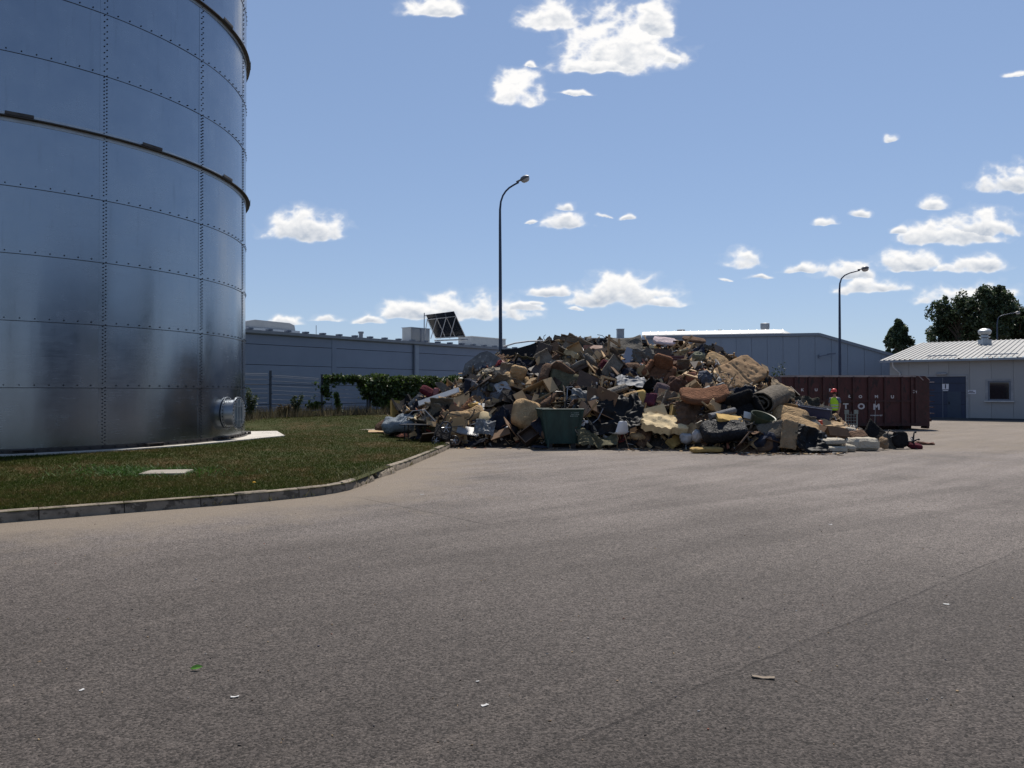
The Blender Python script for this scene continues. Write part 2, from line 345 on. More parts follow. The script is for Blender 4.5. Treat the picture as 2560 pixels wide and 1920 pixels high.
at_.data.foreach_set('value', dv)
at2 = me.attributes.new('far_sheen', 'FLOAT', 'POINT'); at2.data.foreach_set('value', [min(1, 0.95*sstep(0.8, 15.5, max(0, y)+0.12*abs(x))) for x, y, z in V])  # painted sheen grows away from the viewer
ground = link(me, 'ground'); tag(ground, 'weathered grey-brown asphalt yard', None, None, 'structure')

# grass island sheet behind the kerb
def resample(P, step):
    out = [Vector(P[0])]
    for a, b in zip(P[:-1], P[1:]):
        a, b = Vector(a), Vector(b); n = max(1, int((b-a).length/step))
        for i in range(1, n+1): out.append(a.lerp(b, i/n))
    return out
kp = resample(KERB, 0.5); nk = len(kp)
anch = resample([(-70,10),(-60,45),(-40,70),(-10,70),(-1.5,55)], 1.0)
gp = []; rows = 40
for j in range(rows+1):
    s = (j/rows)**1.6
    for i in range(nk):
        a = anch[int(i/(nk-1)*(len(anch)-1))]
        p = kp[i].lerp(a, s); gp.append((p.x, p.y, grass_z(p.x, p.y)))
gf = [(j*nk+i, j*nk+i+1, (j+1)*nk+i+1, (j+1)*nk+i) for j in range(rows) for i in range(nk-1)]
def grass_mat(name, blade):
    m = bpy.data.materials.new(name); m.use_nodes = True
    global T, N, L
    T = m.node_tree; N = T.nodes; L = T.links; B = N['Principled BSDF']
    tco = nd('ShaderNodeTexCoord').outputs['Object']
    a = nd('ShaderNodeTexNoise', {'Vector': tco, 'Scale': 0.45, 'Detail': 4.0, 'Roughness': 0.6}).outputs['Fac']
    b = nd('ShaderNodeTexNoise', {'Vector': tco, 'Scale': 3.5, 'Detail': 4.0, 'Roughness': 0.6}).outputs['Fac']
    f = nd('ShaderNodeMapRange', {0: mth('MULTIPLY_ADD', b, 0.5, mth('MULTIPLY', a, 0.75)), 1: 0.52, 2: 0.80}).outputs[0]
    if blade:
        isl = nd('ShaderNodeNewGeometry').outputs['Random Per Island']
        f = mth('ADD', f, mth('MULTIPLY', mth('SUBTRACT', isl, 0.5), 0.4))
    r = nd('ShaderNodeValToRGB', {0: f}); e = r.color_ramp.elements
    e[0].position = 0.0; e[0].color = (0.030, 0.048, 0.008, 1); e[1].position = 1.0; e[1].color = (0.115, 0.076, 0.033, 1)
    x = e.new(0.38); x.color = (0.044, 0.051, 0.012, 1); x = e.new(0.68); x.color = (0.064, 0.056, 0.018, 1)
    col = r.outputs[0]
    if not blade: col = mixc(0.45, col, (0.05, 0.04, 0.022))
    L.new(col, B.inputs['Base Color']); B.inputs['Roughness'].default_value = 0.9; B.inputs['Specular IOR Level'].default_value = 0.08
    if blade:
        tr = nd('ShaderNodeBsdfTranslucent', {0: col}); ms = nd('ShaderNodeMixShader', {0: 0.35, 1: B.outputs[0], 2: tr.outputs[0]}); L.new(ms.outputs[0], N['Material Output'].inputs[0])
    return m
GM, GB = grass_mat('lawn_soil', False), grass_mat('grass_blades', True)
lawn = link(big_mesh('lawn', gp, gf, GM, 4), 'lawn'); tag(lawn, 'mown grass island behind the kerb round the steel tank', None, None, 'structure')

# kerb: each stone an object of its own
kerb = empty('kerb', (0,0,0), label='row of pale concrete kerb stones edging the lawn', kind='structure')
conc = mat('kerb_concrete', (0.20,0.163,0.122), 0.9, var=0.3, scale=5, bump=0.5, bscale=30, rnd=0.12, spots=(0.085,0.068,0.05), spot_scale=6, spot_cut=0.54)
def kerb_pt(s):
    acc = 0
    for a, b in zip(KERB[:-1], KERB[1:]):
        a, b = Vector(a), Vector(b); l = (b-a).length
        if acc + l >= s: return a.lerp(b, (s-acc)/l), (b-a).normalized()
        acc += l
    return Vector(KERB[-1]), (Vector(KERB[-1])-Vector(KERB[-2])).normalized()
tot = sum((Vector(b)-Vector(a)).length for a, b in zip(KERB[:-1], KERB[1:]))
s = 0.0; kr = random.Random(5); stone = 0
while s < tot - 0.2:
    p0, _ = kerb_pt(s); curve = -4.5 < p0.x and p0.y < 14.5
    ln = 0.5 if curve else 1.0
    p1, _ = kerb_pt(min(tot, s+ln)); t = (p1-p0).normalized(); nrm = Vector((t.y, -t.x))   # towards the road
    broken = -2.8 < p0.x < -2.5 and 13.2 < p0.y < 15.4
    L_ = (p1-p0).length - 0.012; W = 0.13
    if broken and kr.random() < 0.45: s += ln; continue
    nseg = 10; Hh = (0.15 + kr.uniform(-0.008, 0.008)) * (0.72 if broken else 1)
    mb = MB(); vs = []; fs = []
    for i in range(nseg+1):
        u = i/nseg; x = u*L_
        chip = max(0, noise.noise(Vector((s*3+u*5, 1.7, 0)))-0.12)*0.10 + (0.02 if i in (0, nseg) else 0) + (kr.uniform(0, .03) if broken else 0)
        rough = noise.noise(Vector((s*2+u*9, 7.1, 0)))*0.006
        prof = [(0.0, -0.06), (0.004+rough, Hh-0.03-chip), (0.022+chip*0.8, Hh-0.004-chip*0.4), (0.05+chip, Hh+rough), (W, Hh+rough*0.5), (W, -0.06)]
        vs += [(x, y, z) for y, z in prof]
    k = 6
    for i in range(nseg):
        fs += [(i*k+j, (i+1)*k+j, (i+1)*k+j+1, i*k+j+1) for j in range(k-1)]
    fs += [tuple(range(k)), tuple(reversed(range(nseg*k, nseg*k+k)))]
    mb.add(vs, fs)
    ang = math.atan2(t.y, t.x)
    if (broken): ang += kr.uniform(-.12, .12)
    o = mb.obj('kerb_stone', conc, kerb, smooth=50, loc=(p0.x+nrm.x*0.0, p0.y+nrm.y*0.0, kr.uniform(-.006,.004)), rot=(0, 0, ang))
    s += ln; stone += 1

# concrete foundation pad under the tank
padm = mat('pad_concrete', (0.46,0.425,0.375), 0.9, var=0.14, scale=2.5, bump=0.25, bscale=40)
poly = []
for k in range(0, 360, 12):
    a = R(k); poly.append((k, TANK_C.x + (TANK_R+0.42)*math.cos(a), TANK_C.y + (TANK_R+0.42)*math.sin(a)))
poly = [(x, y) for k, x, y in poly if not (-8 < k < 30) ]
tip = gnd(712, 1089, 0.29)
poly = [(tip.x, tip.y), (TANK_C.x + 6.9, TANK_C.y + 4.6)] + poly[:-1] + [poly[-1]]
pts = sorted(poly, key=lambda p: math.atan2(p[1]-TANK_C.y, p[0]-TANK_C.x))
pad = MB().prism(pts, 0.05, 0.298).obj('foundation_pad', padm); tag(pad, 'pale concrete foundation pad under the steel tank', None, None, 'structure')
slab = MB().box((0,0,0), (0.78,0.72,0.10)).obj('access_slab', mat('slab_concrete',(0.27,0.24,0.20),0.9,var=0.25,scale=4,bump=0.3), loc=(*gnd(418,1175,0.2).xy, grass_z(*gnd(418,1175,0.2).xy)-0.022), rot=(0,0,R(9)))
tag(slab, 'small square concrete cover slab set in the grass', 'slab')

# ================================================================== grass blades
def tri_blades(P, hmin, hmax, w, lean, seed):
    r = np.random.default_rng(seed); n = len(P); P = np.asarray(P)
    a = r.uniform(0, 2*np.pi, n); h = r.uniform(hmin, hmax, n); l = r.normal(0, lean, (n, 2))*h[:, None]
    d = np.stack([np.cos(a), np.sin(a), np.zeros(n)], 1)*w*r.uniform(.6, 1.3, n)[:, None]
    top = P + np.stack([l[:,0], l[:,1], h], 1)
    V = np.stack([P-d, P+d, top], 1).reshape(-1, 3); return V, np.arange(3*n).reshape(-1, 3)
r_ = np.random.default_rng(4); pts = []
kx = [k.x for k in kp]
def in_lawn(x, y):   # behind the kerb line
    inside = False; poly = LAWN
    j = len(poly)-1
    for i in range(len(poly)):
        xi, yi = poly[i]; xj, yj = poly[j]
        if (yi > y) != (yj > y) and x < (xj-xi)*(y-yi)/(yj-yi)+xi: inside = not inside
        j = i
    return inside
LAWN = [(k[0]-0.10, k[1]+0.06) for k in KERB] + [(-1.5,55),(-10,70),(-40,70),(-70,10)]
tries = 0
while len(pts) < 170000 and tries < 30:
    tries += 1
    d = 9.0 + 28*r_.random(60000)**1.35; p = r_.uniform(-80, 1160, 60000); x = (p-1280)/F*d; y = d
    rr = np.hypot(x-TANK_C.x, y-TANK_C.y); ok = rr > TANK_R + 0.44
    ok &= ~((abs(x-slab.location.x) < 0.42) & (abs(y-slab.location.y) < 0.40))
    kk = np.array(KERB); ky = np.interp(x, kk[:9, 0], kk[:9, 1]); ok &= np.where(x < -2.86, y > ky + 0.17, True)
    kxx = np.interp(y, kk[8:, 1], kk[8:, 0]); ok &= np.where(y > 12.5, x < kxx - 0.15, True); ok &= np.where(x > -2.86, y > 12.75, True)
    # the tip of the pad stays bare
    ok &= ~((x > TANK_C.x+6.4) & (x < tip.x) & (y > 21.5) & (y < 27) & (abs(y-tip.y) < (tip.x-x)*1.2+0.02))
    for X, Y in zip(x[ok], y[ok]): pts.append((X, Y, grass_z(X, Y)-0.004))
V, Fq = tri_blades(pts, 0.02, 0.055, 0.0075, 0.75, 8)
gb = link(big_mesh('grass', V, Fq, GB, 3), 'grass'); tag(gb, 'short patchy mown grass on the island', 'grass', None, 'stuff')
# lush clover round the slab
pts = []
for i in range(2600):
    a = r_.normal(0, 1, 2); X, Y = slab.location.x - 0.5 + a[0]*0.75, slab.location.y + 0.1 + a[1]*0.42
    if abs(X-slab.location.x) < 0.40 and abs(Y-slab.location.y) < 0.36: continue
    pts.append((X, Y, grass_z(X, Y)))
V, Fq = tri_blades(pts, 0.03, 0.075, 0.010, 1.0, 9)
clov = link(big_mesh('clover', V, Fq, mat('clover_leaf', (0.05,0.115,0.018), 0.65, var=0.4, island=0.4, transl=0.3), 3), 'clover'); tag(clov, 'lush bright green clover round the cover slab', 'clover', None, 'stuff')
# dry tufts in the broken kerb and along the gutter
pts = []
for i in range(700):
    s = r_.uniform(0, 1)
    if i % 3:
        y = 13.0 + 2.8*s; x = np.interp(y, kk[8:,1], kk[8:,0]) - 0.25 + r_.normal(0, .17)
    else:
        q, t = kerb_pt(14 + 14*s); x, y = q.x + t.y*0.03 + r_.normal(0,.02), q.y - t.x*0.03 + r_.normal(0,.02)
        if noise.noise(Vector((x*1.3, y*1.3, 3))) < 0.12: continue
    pts.append((x, y, 0.02 if i % 3 == 0 else 0.11))
V, Fq = tri_blades(pts, 0.03, 0.12, 0.010, 0.6, 10)
dt = link(big_mesh('dry_weeds', V, Fq, mat('dry_weed', (0.19,0.145,0.07), 0.8, var=0.5, island=0.5, col2=(0.05,0.07,0.02), scale=2, transl=0.2), 3), 'dry_weeds')
tag(dt, 'dry weeds growing in the broken kerb and gutter', 'weeds', None, 'stuff')
# ================================================================== steel tank
def steel_mat():
    global T, N, L
    m = bpy.data.materials.new('galvanised_sheet'); m.use_nodes = True; T = m.node_tree; N = T.nodes; L = T.links; B = N['Principled BSDF']
    tco = nd('ShaderNodeTexCoord').outputs['Object']
    oi = nd('ShaderNodeObjectInfo').outputs['Random']
    off = nd('ShaderNodeVectorMath', operation='SCALE'); off.inputs[0].default_value = (13, 7, 29); L.new(oi, off.inputs['Scale'])
    ad = nd('ShaderNodeVectorMath', {0: tco, 1: off.outputs[0]}, operation='ADD').outputs[0]
    # rolling marks run along the sheet (horizontally), so they vary quickly with height
    mp = nd('ShaderNodeMapping', {'Vector': ad, 'Scale': (0.5, 0.5, 26)})
    br = nd('ShaderNodeTexNoise', {'Vector': mp.outputs[0], 'Scale': 3.0, 'Detail': 4.0, 'Roughness': 0.6}).outputs['Fac']
    # slight waviness of the sheets, in vertical bands
    mp2 = nd('ShaderNodeMapping', {'Vector': ad, 'Scale': (1.0, 1.0, 0.12)})
    wv = nd('ShaderNodeTexNoise', {'Vector': mp2.outputs[0], 'Scale': 1.1, 'Detail': 2.0, 'Roughness': 0.5}).outputs['Fac']
    cl = nd('ShaderNodeTexNoise', {'Vector': ad, 'Scale': 1.6, 'Detail': 5.0, 'Roughness': 0.6}).outputs['Fac']
    mp3 = nd('ShaderNodeMapping', {'Vector': ad, 'Scale': (6.0, 6.0, 0.5)})
    st = nd('ShaderNodeTexNoise', {'Vector': mp3.outputs[0], 'Scale': 1.5, 'Detail': 4.0, 'Roughness': 0.6}).outputs['Fac']
    col = mixc(cl, (0.24, 0.275, 0.325), (0.34, 0.37, 0.41))
    col = mixc(nd('ShaderNodeMapRange', {0: st, 1: 0.58, 2: 0.8, 3: 0.0, 4: 0.35}).outputs[0], col, (0.16, 0.175, 0.20))
    hs = nd('ShaderNodeHueSaturation', {'Color': col, 'Value': nd('ShaderNodeMapRange', {0: oi, 3: 0.97, 4: 1.03}).outputs[0]})
    L.new(hs.outputs[0], B.inputs['Base Color']); B.inputs['Metallic'].default_value = 1.0
    L.new(nd('ShaderNodeMapRange', {0: mth('MULTIPLY_ADD', br, 0.5, mth('MULTIPLY', cl, 0.5)), 1: 0.3, 2: 0.7, 3: 0.17, 4: 0.30}).outputs[0], B.inputs['Roughness'])
    h = mth('ADD', mth('MULTIPLY', wv, 1.0), mth('MULTIPLY', br, 0.004))
    bp = nd('ShaderNodeBump', {'Strength': 0.35, 'Distance': 0.05, 'Height': h}); L.new(bp.outputs[0], B.inputs['Normal'])
    return m
STEEL = steel_mat()
zinc = mat('zinc_bolt', (0.035,0.04,0.05), 0.5, 0.9, var=0.3, scale=20)
galv = mat('galvanised_steel', (0.42,0.44,0.46), 0.45, 0.85, var=0.15, scale=6)
darkst = mat('dark_flange_steel', (0.075,0.066,0.06), 0.6, 0.5, var=0.35, scale=3)
seal = mat('black_sealant', (0.03,0.033,0.038), 0.7, var=0.2)
NP, NR, RH = 15, 11, 1.5
tank = empty('storage_tank', (TANK_C.x, TANK_C.y, TANK_Z), label='huge round bolted galvanised steel tank on a concrete pad', cat='tank')
def panel_mesh():
    n = 14; mb = MB(); vs = []; A = 2*math.pi/NP
    for j in range(2):
        for i in range(n+1):
            a = -0.004 + (A+0.012)*i/n; r = TANK_R + 0.005*(1-i/n) + (0.006 if j == 0 else 0.0)
            vs.append((r*math.cos(a), r*math.sin(a), -0.03 if j == 0 else RH))
    k = n+1
    for j in range(2):
        for i in range(n+1):
            a = -0.004 + (A+0.012)*i/n; r = TANK_R - 0.006 + 0.005*(1-i/n) + (0.006 if j == 0 else 0.0)
            vs.append((r*math.cos(a), r*math.sin(a), -0.03 if j == 0 else RH))
    fs = [(i, i+1, k+i+1, k+i) for i in range(n)] + [(2*k+i+1, 2*k+i, 3*k+i, 3*k+i+1) for i in range(n)]
    fs += [(i+1, i, 2*k+i, 2*k+i+1) for i in range(n)] + [(0, k, 3*k, 2*k), (k+n, n, 2*k+n, 3*k+n)]
    return mb.add(vs, fs).mesh('steel_panel', STEEL, smooth=30)
def bolt(mb, a, z, r=None, ln=0.024, rad=0.017):
    r = r or TANK_R + 0.003; c, s_ = math.cos(a), math.sin(a)
    e1 = Vector((-s_, c, 0)); e3 = Vector((c, s_, 0)); e2 = Vector((0,0,1)); P = Vector((r*c, r*s_, z)); vs = []
    for q, rr in ((0, rad), (ln, rad*0.8)): vs += [P + e3*q + (e1*math.cos(k*math.pi/3) + e2*math.sin(k*math.pi/3))*rr for k in range(6)]
    mb.add(vs, [(k, (k+1)%6, 6+(k+1)%6, 6+k) for k in range(6)] + [tuple(range(6, 12))])
def bolts_mesh(sp):
    mb = MB(); z = 0.08
    while z < RH-0.04:
        bolt(mb, 0.010, z); bolt(mb, -0.0005+0.0003, z+sp/2) if False else bolt(mb, 0.019, z+sp/2); z += sp
    for i in range(1, 10): bolt(mb, 2*math.pi/NP*i/10 + 0.014, 0.025, TANK_R+0.008)
    return mb.mesh('bolt_row', zinc)
PM = panel_mesh(); BD, BS = bolts_mesh(0.085), bolts_mesh(0.15)
SEAM0 = R(-15.0)
for j in range(NR):
    for i in range(NP):
        rz = SEAM0 + 2*math.pi/NP*i
        p = link(PM, 'steel_panel', tank, (0, 0, j*RH), (0, 0, rz))
        b = link(BD if j < 6 else BS, 'bolt_row', p); b['kind'] = 'stuff'
def ring(r0, r1, z0, z1, name, mt, n=120):
    mb = MB(); vs = []
    for k in range(n):
        a = 2*math.pi*k/n; c, s_ = math.cos(a), math.sin(a)
        vs += [(r0*c, r0*s_, z0), (r1*c, r1*s_, z0), (r1*c, r1*s_, z1), (r0*c, r0*s_, z1)]
    fs = []
    for k in range(n):
        a, b = k*4, ((k+1) % n)*4
        fs += [(a+1, b+1, b+2, a+2), (a+2, b+2, b+3, a+3), (a, b, b+1, a+1), (a+3, b+3, b, a)]
    return mb.add(vs, fs).obj(name, mt, tank, smooth=30)
for j in range(1, NR): ring(TANK_R+0.001, TANK_R+0.0125, j*RH-0.044, j*RH-0.031, 'seam_bead', seal)
for z in (5, 8):
    ring(TANK_R-0.01, TANK_R+0.13, z*RH-0.012, z*RH+0.012, 'stiffener_ring', darkst)
    ring(TANK_R+0.004, TANK_R+0.016, z*RH-0.10, z*RH+0.10, 'stiffener_web', galv)
    for k in range(NP*1):
        a = SEAM0 + 2*math.pi/NP*(k+0.42)
        mb = MB(); mb.box((0,0,0), (0.10, 0.55, 0.03)); mb.box((0.045, 0, 0.03), (0.012, 0.55, 0.055))
        rr = TANK_R+0.09; mb.obj('splice_plate', darkst, tank, loc=(rr*math.cos(a), rr*math.sin(a), z*RH+0.03), rot=(0,0,a))
ring(TANK_R+0.002, TANK_R+0.10, -0.001, 0.014, 'base_ring', darkst)
ring(TANK_R+0.012, TANK_R+0.022, 0.012, 0.10, 'base_web', darkst)
bm_ = MB()
for k in range(150): bolt(bm_, 2*math.pi*k/150, 0.055, TANK_R+0.02, 0.03, 0.017)
bb = bm_.obj('base_bolts', zinc, tank); bb['kind'] = 'stuff'
for k in range(NP):
    a = SEAM0 + 2*math.pi/NP*(k+0.46); rr = TANK_R+0.09
    mb = MB(); mb.box((0,0,0.05), (0.16,0.5,0.022)); mb.box((0.05,-.22,0.02),(0.1,0.02,0.08)); mb.box((0.05,.22,0.02),(0.1,0.02,0.08))
    mb.obj('anchor_bracket', darkst, tank, loc=(rr*math.cos(a), rr*math.sin(a), 0.03), rot=(0,0,a))
mb = MB(); n = 60; vs = [(0.001*math.cos(2*math.pi*k/n), 0.001*math.sin(2*math.pi*k/n), NR*RH+1.8) for k in range(n)] + [((TANK_R+.1)*math.cos(2*math.pi*k/n), (TANK_R+.1)*math.sin(2*math.pi*k/n), NR*RH) for k in range(n)]
mb.add(vs, [(n+k, n+(k+1)%n, (k+1)%n, k) for k in range(n)]).obj('roof', galv, tank, smooth=30)
# manhole nozzle
ma = R(-2.5); mh = empty('manhole', label='bolted round manhole nozzle'); mh.parent = tank; mh.location = (TANK_R*math.cos(ma), TANK_R*math.sin(ma), 0.76); mh.rotation_euler = (0, R(90), 0)
mh.rotation_mode = 'XYZ'; mh.rotation_euler = Euler((0, R(90), ma)); mz = Matrix.Identity(4)
sg = mat('satin_galvanised', (0.40,0.425,0.45), 0.38, 0.85, var=0.12, scale=4)
mb = MB(); mb.lathe([(0.385,-0.02),(0.385,0.34),(0.372,0.34),(0.372,-0.02)], 40, closed=True); mb.obj('barrel', sg, mh, smooth=40)
mb = MB(); mb.lathe([(0.372,0.012),(0.475,0.012),(0.475,0.03),(0.372,0.03)], 40, closed=True); mb.obj('wall_flange', sg, mh, smooth=30)
mb = MB(); mb.lathe([(0.372,0.318),(0.475,0.318),(0.475,0.336),(0.372,0.336)], 40, closed=True); mb.obj('neck_flange', sg, mh, smooth=30)
mb = MB(); mb.lathe([(0.473,0.338),(0.473,0.354)], 40); mb.obj('cover', sg, mh, smooth=30)
mb = MB()
for k in range(28):
    a = 2*math.pi*k/28
    for z0, z1 in ((0.03, 0.055), (0.354, 0.378)):
        mb.lathe([(0.016,z0),(0.015,z1)], 6, Matrix.Translation((0.435*math.cos(a), 0.435*math.sin(a), 0)))
o = mb.obj('flange_bolts', zinc, mh); o['kind'] = 'stuff'
for y0 in (-0.19, 0.0, 0.19):
    MB().box((0, y0, 0.372), (0.62 if y0 else 0.8, 0.022, 0.034)).obj('cover_rib', sg, mh)
for x0 in (-0.2, 0.2): MB().box((x0, 0, 0.371), (0.022, 0.56, 0.030)).obj('cover_rib', sg, mh)

# ================================================================== far buildings
WU = Vector((0.812, 1.0, 0)).normalized(); WB = Vector((-WU.y, WU.x, 0)); WP = Vector((at(617,900,42).x, 42.0, 0))
wangle = math.atan2(WU.y, WU.x)
def s_on(P, U, px):
    k = (px-1280)/F; return (k*P.y - P.x)/(U.x - k*U.y)
hall = empty('warehouse', (WP.x, WP.y, 0), (0, 0, wangle), label='long low slate-grey warehouse with ribbed panels behind the mesh fence', cat='warehouse')
slate = mat('slate_panel', (0.20,0.235,0.30), 0.5, 0.0, var=0.06, scale=0.8, rnd=0.05, bump=0.06, bscale=3, spec=0.5)
slate_d = mat('slate_frame', (0.125,0.145,0.185), 0.5, var=0.08)
slate_l = mat('slate_trim', (0.28,0.32,0.375), 0.5, var=0.08)
dark_core = mat('dark_joint', (0.02,0.022,0.028), 0.9)
EAVE = 4.92
zs = [0.05, 1.0, 2.10, 3.21, 4.34, EAVE]; bays = [-22.2,-15.2,-8.2,-1.15,5.85,12.75,19.9,27.0]
MB().box((2.4, 5.06, EAVE/2), (49.2, 10.0, EAVE-0.02)).obj('core', dark_core, hall)
for i in range(len(bays)-1):
    for j in range(5):
        w, h = bays[i+1]-bays[i]-0.02, zs[j+1]-zs[j]-0.028
        MB().box((0,0,0), (w, 0.09, h)).obj('wall_panel', slate, hall, loc=((bays[i]+bays[i+1])/2, 0.0, (zs[j]+zs[j+1])/2))
    b = bays[i+1]
    MB().box((b, -0.055, EAVE/2), (0.34, 0.03, EAVE-0.05)).obj('column_cover', slate_l if i % 2 == 0 else slate, hall)
    if i % 2 == 0:
        MB().tube([(b-0.32, -0.13, EAVE-0.05), (b-0.32, -0.13, 0.1)], 0.075, 10).obj('downpipe', slate_d, hall, smooth=40)
gut = mat('gutter_metal', (0.24,0.27,0.31), 0.45, 0.2, var=0.1)
MB().add([(-22.4,-0.06,EAVE-.06),(-22.4,-0.22,EAVE+.02),(-22.4,-0.24,EAVE+.18),(-22.4,0.1,EAVE+.2),(27.2,-0.06,EAVE-.06),(27.2,-0.22,EAVE+.02),(27.2,-0.24,EAVE+.18),(27.2,0.1,EAVE+.2)],
  [(0,1,5,4),(1,2,6,5),(2,3,7,6),(3,0,4,7),(0,3,2,1),(4,5,6,7)]).obj('gutter', gut, hall)
roofw = mat('white_roof_sheet', (0.60,0.60,0.58), 0.45, 0.1, var=0.1, scale=1)
MB().add([(-22.4,0.0,EAVE+.205),(27.2,0.0,EAVE+.205),(27.2,10.1,EAVE+.205+.62),(-22.4,10.1,EAVE+.205+.62),(-22.4,10.1,EAVE-.1),(27.2,10.1,EAVE-.1),(27.2,0.0,EAVE-.1),(-22.4,0.0,EAVE-.1)],
  [(0,1,2,3),(4,5,6,7),(3,2,5,4),(1,6,5,2),(0,3,4,7)]).obj('roof', roofw, hall)
s = -21.8
while s < 27:
    MB().box((0,0,0), (0.26,0.35,0.10)).obj('rib_end', slate_d, hall, loc=(s, 0.0, EAVE+0.255)); s += 1.22
def on_roof(px, back):
    k = (px-1280)/F; P = WP + WB*back; s = (k*P.y-P.x)/(WU.x-k*WU.y); return s
def hall_pt(px, py, back):
    s = on_roof(px, back); p = WP + WU*s + WB*back; z = CH + (HOR-py)/F*p.y; return s, p.y, z
acm = mat('vent_housing', (0.33,0.345,0.36), 0.5, 0.3, var=0.08)
def roof_thing(name, label, cat, s, back): return empty(name, tuple(WP + WU*s + WB*back + Vector((0,0,EAVE+.205+back*.062))), (0,0,wangle), label, cat)
# barrel skylight
s, d, z = hall_pt(660, 806, 4.0); rt = roof_thing('roof_skylight', 'rounded grey skylight hump on the warehouse roof beside the tank', 'skylight', s-0.6, 4.0)
h = z - rt.location.z; mb = MB(); prof = [(-2.2,0),(-1.9,h*.6),(-.8,h),(1.6,h*.94),(1.95,h*.75),(2.05,0)]
mb.add([(x,-1.2,z) for x,z in prof]+[(x,1.2,z) for x,z in prof], [tuple(range(6)), tuple(reversed(range(6,12)))]+[(i+1,i,6+i,7+i) for i in range(5)]).obj('dome', acm, rt)
MB().box((0,0,0.06),(4.5,2.7,0.13)).obj('kerb_frame', slate_l, rt)
# ventilation cabinet
s, d, z = hall_pt(1040, 821, 3.0); rt = roof_thing('ventilation_unit', 'grey two-door ventilation cabinet on the warehouse roof', 'ventilator', s, 3.0); h = z - rt.location.z
MB().box((0,0,h/2+.03),(1.9,0.9,h-.06)).obj('cabinet', acm, rt)
for x in (-.47,.47): MB().box((x,-.47,h/2),(0.8,0.035,h*.86)).obj('door', mat('vent_door',(0.25,0.265,0.285),0.5,0.3,var=0.08), rt)
MB().box((0,-.48,h/2),(0.14,0.05,h*.92)).obj('door_post', slate_d, rt); MB().box((0,0,h+.0),(2.0,1.0,0.05)).obj('lid', slate_l, rt)
# low hatch box
s, d, z = hall_pt(1206, 846, 3.2); rt = roof_thing('roof_hatch', 'low grey box with a white top on the warehouse roof behind the lamp post', 'roof box', s, 3.2); h = z - rt.location.z
MB().box((0,0,h/2),(4.2,1.4,h)).obj('box', acm, rt); MB().box((0,0,h+.025),(4.3,1.5,0.05)).obj('lid', roofw, rt)
# solar array seen from behind
rt = empty('solar_panel', at(1125,850,55.4), (0,0,0), 'tilted dark solar panel array on a metal frame on the roof', 'solar panel')
inv = -rt.location
def loc_(px, py, d): return at(px, py, d) + inv
bl, br_, tr_, tl = loc_(1090,846,56.2), loc_(1164,842,55.6), loc_(1135,779,54.0), loc_(1064.5,788,54.6)
nv = (br_-bl).cross(tl-bl).normalized(); solar = mat('solar_cell', (0.012,0.014,0.022), 0.25, var=0.2); alu = mat('aluminium', (0.45,0.45,0.46), 0.4, 0.8, var=0.1)
for i in range(3):
    a, b = i/3+.006, (i+1)/3-.006
    q = [bl.lerp(br_,a), bl.lerp(br_,b), tl.lerp(tr_,b), tl.lerp(tr_,a)]
    mb = MB(); mb.add([p for p in q]+[p - nv*0.05 for p in q], [(0,1,2,3),(7,6,5,4),(0,4,5,1),(1,5,6,2),(2,6,7,3),(3,7,4,0)]); mb.obj('module', solar, rt)
sgn = 1 if (nv.y < 0) else -1
def bk(u, v): return bl.lerp(br_,u).lerp(tl.lerp(tr_,u), v) + nv*(0.05*sgn if sgn > 0 else -0.1)
MB().tube([bk(0,.84), bk(1,.84)], 0.035, 6).obj('rail', alu, rt); MB().tube([bk(0,.06), bk(1,.06)], 0.035, 6).obj('rail', alu, rt)
for i in range(4):
    u_ = i/3; MB().tube([bk(u_,.04), bk(u_,.86)], 0.03, 6).obj('beam', alu, rt)
    top = bk(u_, .84); MB().tube([top, Vector((top.x-0.45*(1 if i else .6), top.y+.2, bl.z-.12))], 0.03, 6).obj('strut', alu, rt)
MB().tube([bk(0,.0)+Vector((-.1,0,-.12)), bk(1,0)+Vector((.2,0,-.16))], 0.05, 6).obj('foot_rail', alu, rt)
rt2 = empty('roof_mast', at(1060,849,54.5), label='thin dark mast beside the roof solar panel', cat='mast'); inv2 = -rt2.location
MB().tube([(0,0,-.1), at(1060.5,782,54.5)+inv2], 0.035, 6).obj('pole', slate_d, rt2); MB().tube([at(1060.5,789,54.5)+inv2, at(1065,789,54.5)+inv2], 0.03, 6).obj('crossarm', slate_d, rt2)
for px, y0, y1, r, lab in ((902,829,843,0.14,'short dark vent pipe on the warehouse roof'),(790,813,829,0.02,'thin lightning rod on the warehouse roof')):
    s, d, z = hall_pt(px, y0, 2.0); rt = roof_thing('vent_pipe' if r > .1 else 'lightning_rod', lab, 'pipe' if r > .1 else 'rod', s, 2.0)
    hh = z-rt.location.z; MB().tube([(0,0,-.15),(0,0,hh)], r, 10).obj('shaft', slate_d, rt, smooth=40)
    if r > .1: MB().tube([(0,0,hh-.12),(0,0,hh)], r*1.35, 10).obj('cap', slate_d, rt, smooth=40)

